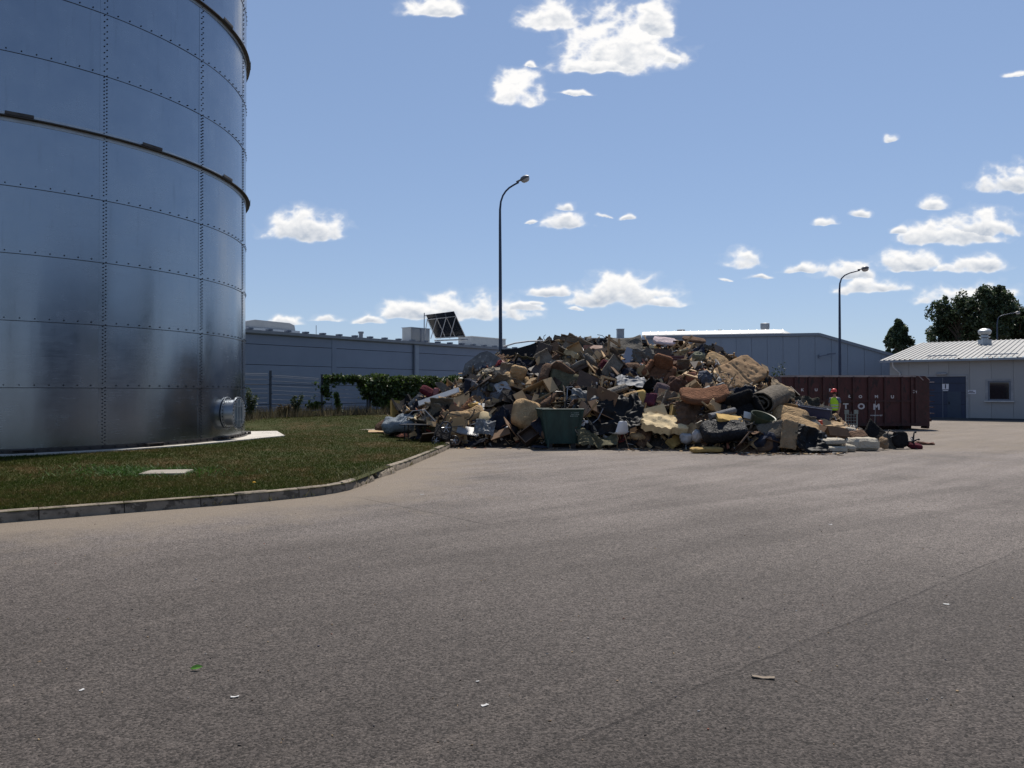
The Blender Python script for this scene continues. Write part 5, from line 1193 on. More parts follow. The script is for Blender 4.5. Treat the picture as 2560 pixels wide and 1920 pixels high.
# middle
hero('bicycle','pair of spoked bicycle wheels','','','black_metal',0,0) if False else None
bk_ = empty('bicycle', heap_hit(1422,1010)+Vector((0,-.45,-.26)), (0,0,R(12)), 'black bicycle with two spoked wheels standing behind the green bin', 'bicycle')
for off in (-.11,.10):
    e = empty('wheel'); e.parent = bk_; e.location = (off, -off*1.2, .28); e.rotation_euler = (R(90),0,R(10))
    mb = MB(); vs = []; n, k = 32, 6
    for i in range(n):
        a = 2*math.pi*i/n
        for j in range(k): b = 2*math.pi*j/k; q = .26+.016*math.cos(b); vs.append((q*math.cos(a), q*math.sin(a), .016*math.sin(b)))
    mb.add(vs, [(i*k+j, ((i+1)%n)*k+j, ((i+1)%n)*k+(j+1)%k, i*k+(j+1)%k) for i in range(n) for j in range(k)]).obj('tyre', CM['black_metal'], e, smooth=60)
    mb = MB()
    for i in range(18): a = 2*math.pi*i/18; mb.tube([(0,0,.01*(-1)**i),(.25*math.cos(a),.25*math.sin(a),0)],.0035,4)
    mb.obj('spokes', CM['steel'], e)
mb = MB()
for a, b in (((-.1,0,.28),(-.05,.1,.75)),((-.05,.1,.75),(.3,.35,.6)),((.1,0,.28),(.1,.1,.72)),((-.12,.05,.78),(.12,.1,.8))): mb.tube([a,b],.016,6)
mb.obj('frame', CM['steel'], bk_); HEROES.append((1424,1000,24,26,22.6))
hero('clear_plastic_tarp','crumpled clear plastic sheet hanging behind the green bin','plastic sheet',drape(.95,.9,21,44,.07,.08),'grey_plastic',1462,1016,tilt=35,rollang=12,foot=(30,26),smooth=180,out=.3)
hero('black_tarp','large black plastic tarp spread down the middle of the heap','tarp',drape(1.95,1.3,22,60,.08,.075),'black_plastic',1528,1048,tilt=42,rollang=-12,foot=(58,34),smooth=180,out=.3)
hero('olive_canvas','olive canvas sheet crumpled on the ground between the two white chairs','canvas',drape(1.15,.75,23,50,.14,.09),'olive_fab',1490,1102,tilt=55,foot=(42,16),smooth=180,out=.25)
hero('red_checked_cloth','dull red cloth hanging behind the right white chair','cloth',heapcloth(.5,.5,.12,30,0.075,24),mat('dull_red_cloth',(0.24,0.045,0.04),**fab),1552,1095,tilt=30,foot=(18,16),smooth=180,out=-.15)
hero('terracotta_board','terracotta orange laminated board near the heap top','board',pad(.66,.36,.03,6,wave=.015),mat('terracotta_board',(0.27,0.12,0.07),.6,var=.2),1480,880,tilt=48,yaw=-5,rollang=3,foot=(26,13),out=.3)
hero('grey_felt_panel','large grey-tan curved felt panel standing in the middle','panel',pad(.5,.85,.04,10,bend=.5,wave=.02),'carpet',1528,928,tilt=25,rollang=38,foot=(24,28),smooth=60,out=.3)
hero('steel_blue_sheet','smooth steel-blue sheet leaning beside the felt panel','sheet',pad(.34,.78,.02,6,bend=.2),mat('steel_blue_sheet',(0.27,0.29,0.34),.4,var=.12),1567,903,tilt=20,rollang=22,foot=(15,24),out=.25)
hero('dark_red_pillow','dark red pillow behind the felt panel','pillow',pad(.34,.44,.14,8,puff=.7,corner=.4),'maroon',1509,920,tilt=25,rollang=35,foot=(11,14),smooth=180,out=.2)
hero('charcoal_curtain','charcoal curtain hanging in folds under the heap crest','curtain',drape(.8,.85,25,44,.06,.07),'grey_fab',1606,905,tilt=25,foot=(26,28),smooth=180,out=.15)
hero('pink_white_round_cushion','pale pink round cushion lying on the heap crest','cushion',pad(.85,.5,.13,12,puff=.5,corner=.7),mat('pale_pink_fabric',(0.58,0.47,0.47),**fab),1660,864,tilt=55,rollang=6,foot=(22,10),smooth=180,out=.2,lift=.08)
hero('oval_dark_cushion','dark brown oval seat pad lying on the very crest','seat pad',pad(.82,.42,.11,12,puff=.5,corner=.7),'brown_fab',1734,862,tilt=62,rollang=7,foot=(30,9),smooth=180,out=.1,lift=.14)
hero('red_ribbed_shutter','dark red ribbed shutter lying under the crest','shutter',(lambda mb: [mb.box((0,-.13+.085*k,.03),(.98,.05,.03)) for k in range(4)] and mb)(pad(1.0,.34,.04,5)),mat('red_shutter',(0.13,0.05,0.04),.55,var=.2),1682,906,tilt=25,rollang=2,foot=(34,13),out=.2)
hero('sage_bag','sage green woven bag near the crest','bag',sack(.46,.66,31),mat('sage_bag',(0.20,0.20,0.14),**fab),1744,900,tilt=60,rollang=-8,foot=(16,20),smooth=180,out=.2)
hero('grey_film_roll','long shiny grey plastic film spread over the middle','film',drape(1.4,.6,32,50,.06,.06),mat('shiny_grey_film',(0.18,0.185,0.195),.68,var=.3,bump=.3,bscale=10),1592,966,tilt=55,rollang=6,foot=(50,15),smooth=180,out=.3)
hero('patterned_roll','rolled up patterned grey carpet end pointing left in the middle','carpet',roll(.16,.95,3,.02,3),mat('patterned_carpet',(0.24,0.215,0.18),spots=(0.10,0.09,0.08),spot_scale=22,spot_cut=.52,**fab),1530,985,tilt=75,yaw=-62,rollang=0,foot=(36,16),smooth=60,out=.3)
hero('foam_sofa_side','mustard foam sofa side standing in the middle','foam',pad(.34,.5,.22,8,puff=.25,corner=.3),'foam',1600,1003,tilt=20,rollang=-10,foot=(12,16),smooth=50,out=.3)
hero('plum_foam_block','plum magenta foam block beside the mustard foam','foam block',pad(.34,.42,.26,8,puff=.15),mat('plum_foam',(0.10,0.03,0.05),**fab),1622,1008,tilt=30,yaw=-25,rollang=5,foot=(15,17),smooth=40,out=.32)
hero('dusty_rose_armrest','dusty rose rounded armrest over the plum foam','armrest',pad(.5,.55,.28,12,puff=.6,corner=.6),mat('dusty_rose',(0.13,0.095,0.10),**fab),1650,985,tilt=28,rollang=20,foot=(20,20),smooth=180,out=.25)
hero('torn_foam_mattress','wide torn pale yellow foam mattress at the heap foot','foam mattress',pad(1.25,.75,.22,22,wave=.10,wf=3,torn=.25,fold=.1,seed=41),'pale_foam',1652,1072,tilt=62,rollang=6,foot=(50,18),smooth=50,out=.45)
hero('cream_foam_wedge','cream foam wedge standing above the torn mattress','foam wedge',pad(.75,.5,.16,10,wave=.03,seed=42),'pale_foam',1630,1046,tilt=28,rollang=-14,foot=(28,18),smooth=40,out=.35)
hero('mustard_foam_sheet','bent mustard foam sheet beside the foam wedge','foam sheet',pad(.62,.55,.10,10,bend=.7,wave=.03,seed=43),'foam',1692,1048,tilt=35,rollang=15,foot=(24,20),smooth=50,out=.3)
# right side
TF = [(-.6,.55),(-.2,.58),(.2,.55),(.6,.52),(-.62,-.45),(-.25,-.5),(.15,-.48),(.55,-.5)]
cL, cT, cR, cB = at(1767,936,24.9), at(1857,890,25.9), at(1925,936,25.6), at(1834,984,24.4)
ax = ((cT-cL)+(cR-cB))/2; ay_ = ((cT-cR)+(cL-cB))/2; mw, mh = ax.length, ay_.length
mmb = pad(mw*1.04, mh*1.04, .24, 46, puff=.3, corner=.22, wave=.03, wf=2.2, seed=51, tuft=TF)
mmb.v = [(x, y, z - (.05*math.exp(-((x-.04*math.sin(y*6))/.035)**2) if z > 0 else 0) - (.05*max(0, noise.noise(Vector((x*5, y*10, 1)))) if z > 0 and y < 0 else 0)) for x, y, z in mmb.v]
mo = mmb.obj('tufted_mattress', mat('mattress_tan',(0.30,0.195,0.11),spots=(0.15,0.09,0.05),spot_scale=6,spot_cut=.58,var=.3,scale=4,rough=.95,spec=.12,bump=.35,bscale=50,wrinkle=.12,wscale=4), smooth=180)
xa = ax.normalized(); za = xa.cross(ay_).normalized(); za = za if za.z > 0 else -za; ya = za.cross(xa)
mo.location = (cL+cT+cR+cB)/4; mo.rotation_euler = Matrix((xa, ya, za)).transposed().to_euler()
tag(mo, 'large tan tufted sofa mattress tilted on the right shoulder of the heap', 'mattress'); HEROES.append((1846, 937, 84, 50, mo.location.y+.5))
hero('rust_sofa_back','rust brown curved sofa back lying across the right of the heap','sofa back',pad(1.45,.75,.22,16,puff=.5,corner=.35,bend=.45,wave=.03,seed=52),'rust_fab',1752,1003,tilt=55,yaw=-5,rollang=-4,foot=(56,18),smooth=180,out=.45)
hero('peeling_stick','thin wooden stick poking out under the tufted mattress','stick',pad(.55,.03,.03,3),'wood',1808,980,tilt=40,rollang=-58,foot=(6,10),out=.9)
hero('burst_carpet_roll','large brown rolled carpet with its dark hollow end open','carpet',roll(.46,1.5,2.6,.035,5),'carpet',1912,1012,tilt=78,yaw=-38,rollang=4,foot=(42,40),smooth=60,out=.5)
hero('shaggy_rug','shaggy beige rug hanging over the big carpet roll','rug',drape(1.0,.95,54,44,.10,.05),mat('shaggy_beige',(0.27,0.205,0.135),bump=.8,bscale=45,rough=.95,spec=.1),1948,988,tilt=45,rollang=38,foot=(28,32),smooth=180,out=.25)
hero('dark_green_cover','dark olive cover slumped before the red container','cover',drape(1.2,.85,55,50,.14,.08),mat('dark_olive_cover',(0.042,0.040,0.032),**fab),2000,1006,tilt=38,rollang=12,foot=(36,24),smooth=180,out=.1,lift=-.18)
hero('navy_crate','dark blue plastic crate at the right end of the heap','crate',(lambda mb: mb.box((0,-.28,.13),(.86,.03,.3)).box((0,.28,.13),(.86,.03,.3)).box((-.43,0,.13),(.03,.56,.3)).box((.43,0,.13),(.03,.56,.3)).box((0,-.30,.29),(.94,.06,.03)))(pad(.86,.56,.03,4)),'blue',2022,1052,tilt=82,yaw=-10,rollang=8,foot=(34,14),out=.3,lift=.05)
hero('tan_bolster_cushion','plump tan sofa cushion at the right foot of the heap','cushion',pad(1.15,.72,.36,18,puff=.75,corner=.5,wave=.03,seed=56),'tan_fab',1964,1052,tilt=48,rollang=10,foot=(46,20),smooth=180,out=.4)
hero('flat_tan_cushion','flatter tan sofa cushion lying under the plump tan one','cushion',pad(1.1,.7,.22,18,puff=.65,corner=.45,wave=.05,seed=57),'tan_fab',1984,1076,tilt=55,yaw=-12,rollang=20,foot=(42,16),smooth=180,out=.55)
hero('black_rubbish_bag','shiny black plastic bag sheet slumped at the right foot','bag',drape(1.1,.9,58,56,.12,.09),'black_plastic',2010,1112,tilt=48,yaw=10,rollang=18,foot=(40,28),smooth=180,out=.45)
hero('torn_brown_drape','torn brown cloth strip hanging over the black bag','cloth',pad(.42,.82,.03,16,wave=.08,wf=3,torn=.2,seed=59),mat('tan_drape',(0.27,0.19,0.115),**fab),1950,1104,tilt=22,yaw=-15,rollang=8,foot=(24,32),smooth=180,out=.75)
hero('grey_slatted_sheet','grey-brown slatted cloth beside the torn drape','sheet',pad(.75,.55,.03,12,wave=.06,wf=2.5,seed=60),'carpet',1915,1088,tilt=38,rollang=-10,foot=(26,18),smooth=180,out=.5)
hero('black_sofa_seat','black leatherette sofa seat lying at the foot of the heap','sofa',pad(1.25,.7,.42,18,puff=.45,corner=.3,wave=.05,seed=61),mat('black_leatherette',(0.015,0.015,0.018),.65,var=.3,bump=.3,bscale=14,wrinkle=.8,wscale=5,spec=.25),1800,1086,tilt=50,rollang=-6,foot=(54,26),smooth=180,out=.4)
hero('amber_foam_pad','amber foam pad on top of the black sofa seat','foam pad',pad(.7,.3,.12,10,wave=.06,torn=.2,seed=62),'foam',1808,1064,tilt=58,rollang=6,foot=(24,9),smooth=50,out=.6)
hero('grey_bolster_roll','grey bolster with a yellow end lying over the amber pad','bolster',roll(.12,.85,2.4,.03,7),mat('bolster_grey',(0.17,0.165,0.165),**fab),1792,1050,tilt=80,yaw=-68,rollang=0,foot=(30,11),smooth=60,out=.6)
hero('ground_foam_block','yellow foam mattress block lying flat on the asphalt','foam block',pad(.86,.42,.15,12,puff=.15,wave=.02,corner=.2,seed=63),'foam',1768,1127,loc=gnd(1768,1133)+Vector((0,.1,.09)),tilt=88,yaw=8,rollang=-2,foot=(40,10),smooth=50,out=0)
hero('white_bag_lump','crumpled white plastic bag at the heap foot beside the black sofa','bag',sack(.42,.40,64),'white_plastic',1710,1102,tilt=80,foot=(16,13),smooth=180,out=.35)
hero('grey_bag_lump','pale grey plastic bag pressed against the black sofa','bag',sack(.36,.46,65),mat('pale_grey_bag',(0.36,0.36,0.37),.4,var=.2,bump=.4,bscale=14),1738,1096,tilt=70,rollang=20,foot=(12,15),smooth=180,out=.35)
hero('brown_cloth_mound','brown velvet cloth bundled below the red shutter','cloth',heapcloth(.8,.8,.28,30,0.138,66),mat('brown_velvet',(0.115,0.062,0.044),**fab),1690,970,tilt=40,foot=(26,24),smooth=180,out=.2)
hero('salmon_box','salmon coloured padded box below the crest on the right','box',pad(.34,.34,.26,6,puff=.1),mat('salmon_pad',(0.26,0.115,0.075),**fab),1724,952,tilt=35,yaw=-30,rollang=-8,foot=(15,14),smooth=40,out=.25)
hero('striped_grey_jacket','grey and navy jacket hanging on the right slope','jacket',heapcloth(.5,.55,.16,30,0.125,67),mat('grey_navy_jacket',(0.10,0.105,0.125),**fab),1757,952,tilt=30,foot=(15,18),smooth=180,out=.3)
hero('green_tub','olive green plastic tub with a pale hoop at the right foot','tub',MB().lathe([(.26,-.2),(.34,.2),(.36,.2),(.36,.23),(.33,.22),(.25,-.18)],20),'green',1893,1066,tilt=70,rollang=14,foot=(18,14),smooth=40,out=.35)
hero('white_tile','small white square board standing at the right foot','board',pad(.24,.2,.02,3),'white',1858,1050,tilt=25,rollang=14,foot=(9,8),out=.45)
hero('brown_carton_heap','crushed brown carton with open flaps behind the black bag','carton',carton(.72,.6,.42,68),'brown_card',2060,1090,tilt=88,yaw=20,rollang=6,foot=(36,20),out=.3,lift=-.22)
hero('crumpled_paper_sheet','crumpled tan paper sheet over the crushed carton','paper',drape(1.05,.6,69,44,.07,.06),'tan_card',2056,1072,tilt=60,rollang=8,foot=(38,10),smooth=180,out=.35)
# mattresses and boxes on the asphalt at the right
hero('cream_mattress','cream mattress lying flat on the asphalt topmost of its stack','mattress',pad(.86,.85,.17,16,puff=.2,corner=.15,wave=.015,seed=71),'cream',2074,1108,loc=gnd(2074,1131)+Vector((0,.25,.30)),tilt=90,yaw=-6,foot=(40,14),smooth=50,out=0)
hero('cream_mattress','cream mattress lying under the other at the bottom of the stack','mattress',pad(.92,.85,.18,16,puff=.2,corner=.15,wave=.01,seed=72),'cream',2070,1124,loc=gnd(2072,1132)+Vector((0,.25,.10)),tilt=90,yaw=4,foot=(40,12),smooth=50,out=0)
hero('cream_bolster','cream roll cushion lying against the mattress stack on the asphalt','bolster',pad(.5,.34,.2,10,puff=.6,corner=.4,seed=73),'cream',2120,1121,loc=gnd(2118,1130)+Vector((0,.1,.11)),tilt=80,rollang=6,foot=(20,9),smooth=180,out=0)
hero('cream_box_sofa','boxy cream mattress block standing on the asphalt','mattress',pad(1.0,.8,.34,14,puff=.08,corner=.1,seed=74),'cream',2160,1114,loc=gnd(2160,1128)+Vector((0,.45,.18)),tilt=90,yaw=-3,foot=(44,16),smooth=40,out=0)
hero('brown_square_cushion','brown square cushion resting on the boxy cream mattress','cushion',pad(.5,.42,.14,10,puff=.55,corner=.3,seed=75),'brown_fab',2144,1088,loc=at(2144,1089,22.6),tilt=55,rollang=-10,foot=(22,12),smooth=180,out=0)
hero('charcoal_blanket','charcoal blanket draped over the boxy cream mattress','blanket',pad(.75,.62,.025,16,wave=.03,seed=76),'black_fab',2188,1084,loc=at(2190,1084,22.9),tilt=35,rollang=42,foot=(30,20),smooth=180,out=0)
hero('white_foam_roll','white rolled pad lying behind the brown square cushion','pad',pad(.45,.2,.14,8,puff=.7,corner=.4,seed=77),'cream',2123,1074,loc=at(2123,1074,23.8),tilt=70,rollang=7,foot=(18,7),smooth=180,out=0)
hero('torn_tan_rag','torn tan rag hanging at the corner of the charcoal blanket','rag',heapcloth(.3,.42,.1,30,0.075,78),mat('tan_rag',(0.24,0.17,0.11),**fab),2206,1108,loc=at(2208,1108,22.3),tilt=25,smooth=180,out=0)

# larger slumped furniture that gives the heap its bulk
def frame_of(tilt, yaw, rollang): return (Matrix.Rotation(R(rollang),3,'Y') @ Matrix.Rotation(R(yaw),3,'Z') @ Matrix.Rotation(R(90-tilt),3,'X')).to_euler()
def armchair(label, mt, px, py, w, tilt, yaw, rollang, foot, seed, out=.1):
    P = heap_hit(px, py) + Vector((0,-1,.35)).normalized()*out; e = empty('broken_sofa', P, frame_of(tilt, yaw, rollang), label, 'sofa')
    m_ = CM[mt]
    pad(w,.62,.22,14,puff=.45,corner=.3,wave=.04,seed=seed).obj('seat_cushion', m_, e, smooth=180, loc=(0,-.05,.05))
    pad(w,.55,.18,14,puff=.4,corner=.3,wave=.04,seed=seed+1).obj('backrest', m_, e, smooth=180, loc=(0,.30,.30), rot=(R(72),0,0))
    for sx in (-1,1): pad(.22,.7,.42,10,puff=.35,corner=.35,wave=.03,seed=seed+2+sx).obj('armrest', m_, e, smooth=180, loc=(sx*(w/2+.08),-.02,.12))
    MB().box((0,0,-.12),(w+.2,.62,.12)).obj('base_frame', CM['darkwood'], e)
    HEROES.append((px, py, foot[0], foot[1], P.y)); return e
armchair('brown sofa tipped on its side above the green bin','brown_fab',1385,958,.9,40,25,35,(34,26),900)
armchair('grey armchair upside down below the terracotta board','grey_fab',1455,925,.6,120,-20,-25,(26,22),910)
armchair('rust armchair tipped below the red shutter','rust_fab',1648,940,.65,35,-30,20,(28,22),920)
armchair('black sofa lying on its back beside the big carpet roll','black_fab',1850,1035,.85,30,10,-15,(34,24),930)
armchair('tan armchair with its seat up on the left slope','tan_fab',1290,968,.6,55,30,12,(26,20),940)
for name, lab, cat, mb_, mt_, px_, py_, kw in (
 ('sagging_mattress','dark olive sagging mattress leaning in the middle above the bicycle','mattress',pad(1.3,.75,.18,18,puff=.3,wave=.06,bend=.35,seed=951),'olive_fab',1420,962,dict(tilt=30,yaw=8,rollang=14,foot=(36,24))),
 ('sagging_mattress','grey stained mattress slumped below the crest behind the charcoal curtain','mattress',pad(1.25,.8,.18,18,puff=.3,wave=.07,bend=.3,seed=952),'grey_fab',1560,868,dict(tilt=50,yaw=-8,rollang=-4,foot=(34,12))),
 ('carpet_sheet','wide brown carpet sheet hanging down below the rust sofa back','carpet',drape(1.25,.8,953,46,.08,.06),'brown_fab',1740,1042,dict(tilt=28,rollang=6,foot=(40,22))),
 ('wardrobe_panel','large dark wardrobe panel leaning below the tan armchair side','panel',pad(1.1,.7,.03,6,wave=.01),'darkwood',1252,1045,dict(tilt=25,yaw=12,rollang=-12,foot=(34,22))),
 ('wardrobe_panel','large dark wardrobe panel standing between curtain and shutter','panel',pad(.9,.75,.03,6,wave=.01),'darkwood',1640,900,dict(tilt=18,yaw=-20,rollang=8,foot=(20,18))),
 ('wardrobe_panel','large dark wardrobe panel behind the patterned carpet roll','panel',pad(1.1,.65,.03,6,wave=.01),'darkwood',1480,968,dict(tilt=22,yaw=15,rollang=25,foot=(30,20))),
 ('door_leaf','pale brown door leaf jammed upright under the heap crest','door',pad(.55,1.2,.04,6),'brown_card',1400,895,dict(tilt=25,yaw=20,rollang=-30,foot=(22,20))),
 ('navy_blanket','navy blanket spilling over the slope above the slate sheet','blanket',drape(1.2,.8,957,46,.10,.09),'navy_fab',1330,932,dict(tilt=42,rollang=18,foot=(34,18))),
 ('navy_blanket','navy blanket sagging beneath the tufted mattress','blanket',drape(1.2,.7,958,46,.10,.09),'navy_fab',1838,1000,dict(tilt=35,rollang=-8,foot=(34,12))),
 ('black_coat_heap','black coats bundled in a hollow under the felt panel','coats',drape(1.0,.8,959,46,.12,.10),'black_fab',1470,1000,dict(tilt=30,rollang=-15,foot=(20,14))),
 ('torn_sofa_base','tan sofa base with torn cover lying on the slope above the white chair','sofa base',pad(1.15,.6,.3,18,puff=.3,corner=.25,wave=.05,seed=960),'tan_fab',1555,1012,dict(tilt=45,yaw=-10,rollang=-18,foot=(20,12))),  # this padded slab is a sofa base
 ('cardboard_heap_sheet','large tan cardboard sheet folded over the left slope','cardboard',pad(1.1,.75,.012,14,wave=.05,bend=.8,torn=.1,seed=961),'tan_card',1140,1018,dict(tilt=40,yaw=10,rollang=-10,foot=(30,14))),
 ('beige_foam_seat','beige foam seat wedged above the ribbed radiator panel','foam block',pad(.7,.5,.22,14,puff=.5,corner=.4,wave=.04,seed=962),'pale_foam',1225,1052,dict(tilt=40,rollang=14,foot=(18,10))),  # this piece is a loose seat, made in beige foam
 ('tan_chair_back','tan padded chair back below the crest by the sage bag','chair back',pad(.75,.6,.16,14,puff=.5,corner=.5,wave=.04,seed=963),'tan_fab',1790,905,dict(tilt=40,yaw=-15,rollang=28,foot=(22,14)))):
    hero(name, lab, cat, mb_, mt_, px_, py_, smooth=60 if mt_ in ('darkwood','brown_card','tan_card') else 180, **kw)
# ---- loose pieces scattered over the heap
def protos(fn, n): return [fn(i) for i in range(n)]
def S(mb, name, mt, sm=None): return mb.mesh(name, CM[mt], sm)
KINDS = []   # (name, label, category, group, [meshes], count, size range, tilt spread)
def kind(name, label, cat, group, meshes, count, lo=.8, hi=1.3, spread=40, embed=.0): KINDS.append((name, label, cat, group, meshes, count, lo, hi, spread, embed))
pr = random.Random(77)
def sheet(i, w=(.5,.95), h=(.35,.7), **k): return pad(pr.uniform(*w), pr.uniform(*h), pr.uniform(.008,.02), 9, wave=pr.uniform(.02,.07), bend=pr.choice([0,0,.4,.9]), torn=.12, seed=100+i, **k)
kind('cardboard_sheet','bent tan cardboard sheet lying in the rubbish heap','cardboard','tan cardboard sheets in the heap',[S(sheet(i),'cardboard_sheet','tan_card',35) for i in range(9)],95)
kind('hardboard_sheet','brown hardboard sheet sticking out of the rubbish heap','hardboard','brown hardboard sheets in the heap',[S(pad(pr.uniform(.5,1.0),pr.uniform(.3,.65),.014,6,wave=.02,seed=200+i),'hardboard_sheet','brown_card') for i in range(7)],75)
kind('wood_board','raw wood board sticking out of the rubbish heap','board','raw wood boards in the heap',[S(pad(pr.uniform(.5,1.2),pr.uniform(.12,.35),.022,4),'wood_board','wood') for i in range(7)],62)
kind('dark_board','dark stained furniture board in the rubbish heap','board','dark furniture boards in the heap',[S(pad(pr.uniform(.5,1.25),pr.uniform(.3,.7),.022,4),'dark_board','darkwood') for i in range(6)],110)
kind('wooden_slat','thin wooden slat poking out of the rubbish heap','slat','wooden slats in the heap',[S(pad(pr.uniform(.6,1.3),pr.uniform(.04,.08),.025,4),'wooden_slat','wood') for i in range(6)],90,spread=60)
kind('white_board','white laminated board piece in the rubbish heap','board','white laminated boards in the heap',[S(pad(pr.uniform(.25,.5),pr.uniform(.2,.35),.02,4),'white_board','white') for i in range(4)],26)
kind('foam_piece','yellow foam piece caught in the rubbish heap','foam','yellow foam pieces in the heap',[S(pad(pr.uniform(.3,.6),pr.uniform(.25,.45),pr.uniform(.06,.14),10,wave=.06,wf=3,torn=.25,seed=300+i),'foam_piece','foam',45) for i in range(5)],34)
kind('pale_foam_piece','pale cream foam piece caught in the rubbish heap','foam','pale foam pieces in the heap',[S(pad(pr.uniform(.3,.6),pr.uniform(.25,.45),pr.uniform(.05,.12),10,wave=.06,wf=3,torn=.25,seed=330+i),'pale_foam_piece','pale_foam',45) for i in range(5)],44)
for mtn, cn, n in (('tan_fab','tan',26),('brown_fab','brown',34),('grey_fab','grey',16),('rust_fab','rust-coloured',12)):
    kind('loose_cushion','loose %s upholstery cushion in the rubbish heap'%cn,'cushion','%s cushions in the heap'%cn,[S(pad(pr.uniform(.4,.75),pr.uniform(.35,.55),pr.uniform(.12,.22),11,puff=.6,corner=.4,wave=.03,seed=400+i+n),'loose_cushion',mtn,180) for i in range(4)],n)
for mtn, cn, n in (('navy_fab','dark navy',60),('black_fab','black',60),('grey_fab','grey',34),('brown_fab','brown',64),('olive_fab','olive',22)):
    kind('crumpled_cloth','crumpled %s cloth caught in the rubbish heap'%cn,'cloth','%s cloths in the heap'%cn,[S(heapcloth(pr.uniform(.5,.9),pr.uniform(.4,.75),.2,22,.10,500+i+n) if i % 2 else drape(pr.uniform(.6,1.1),pr.uniform(.5,.8),500+i+n,26,.09,.08),'crumpled_cloth',mtn,180) for i in range(4)],n,embed=.05)
kind('black_bag','shiny black rubbish bag in the rubbish heap','bag','black rubbish bags in the heap',[S(sack(pr.uniform(.4,.6),pr.uniform(.4,.6),600+i),'black_bag','black_plastic',180) for i in range(4)],34)
kind('white_bag','small white plastic bag in the rubbish heap','bag','small white bags in the heap',[S(sack(pr.uniform(.16,.3),pr.uniform(.2,.3),640+i),'white_bag','white_plastic',180) for i in range(4)],34)
kind('grey_film_scrap','crumpled grey plastic film scrap in the rubbish heap','film','grey film scraps in the heap',[S(heapcloth(pr.uniform(.35,.6),pr.uniform(.3,.5),.12,16,.08,660+i),'grey_film_scrap','grey_plastic',180) for i in range(4)],22)
kind('carpet_piece','curled grey-brown carpet piece in the rubbish heap','carpet','carpet pieces in the heap',[S(pad(pr.uniform(.6,1.0),pr.uniform(.4,.7),.022,12,bend=pr.uniform(.6,1.8),wave=.04,torn=.1,seed=700+i),'carpet_piece','carpet',50) for i in range(6)],66)
kind('small_carton','crushed brown carton with flaps in the rubbish heap','carton','crushed cartons in the heap',[S(carton(pr.uniform(.3,.5),pr.uniform(.25,.4),pr.uniform(.2,.35),i),'small_carton','tan_card') for i in range(4)],14,spread=60)
kind('metal_tube','thin bent metal tube sticking out of the rubbish heap','tube','metal tubes in the heap',[S(MB().tube([(-.5,0,0),(-.1,.02,.04),(.3,.12,.02),(.5,.3,0)],.012,6),'metal_tube','steel',60), S(MB().tube([(-.55,0,0),(.5,0,0),(.56,.1,0),(.56,.3,0)],.013,6),'metal_tube','black_metal',60)],44,spread=60)
for mtn, cn, n in (('tan_fab','tan',60),('brown_fab','brown',55),('black_fab','black',50),('cream','cream',10),('tan_card','cardboard brown',50)):
    kind('torn_strip','torn %s strip hanging in the rubbish heap'%cn,'strip','torn %s strips in the heap'%cn,[S(drape(pr.uniform(.14,.28),pr.uniform(.5,.95),800+i+n,20,.06,.05,.12),'torn_strip',mtn,180) for i in range(4)],n,spread=65)
kind('frame_piece','broken wooden furniture frame in the rubbish heap','frame','broken furniture frames in the heap',[S(MB().box((0,-.25,0),(.9,.05,.04)).box((0,.25,0),(.8,.05,.04)).box((-.35,0,.03),(.05,.52,.03)).box((.3,0,.03),(.05,.52,.03)).box((0,0,.04),(.05,.5,.02)),'frame_piece','wood')],26,spread=55)
LANDMARKS = [(o.location.copy(), o.name.split('.')[0].replace('_',' ')) for o in SC.objects if o.parent is None and o.get('category') and o.name.split('.')[0] in ('duvet','white_door_plank','plastic_wrapped_panel','black_boat_mattress','torn_armchair','bicycle','black_tarp','olive_canvas','terracotta_board','grey_felt_panel','charcoal_curtain','pink_white_round_cushion','oval_dark_cushion','red_ribbed_shutter','grey_film_roll','torn_foam_mattress','tufted_mattress','rust_sofa_back','burst_carpet_roll','dark_green_cover','navy_crate','tan_bolster_cushion','black_sofa_seat','black_rubbish_bag','grey_sheet_heap','tan_sofa_pad','ribbed_vent_panel')]
sr = random.Random(2024); n_loose = 0
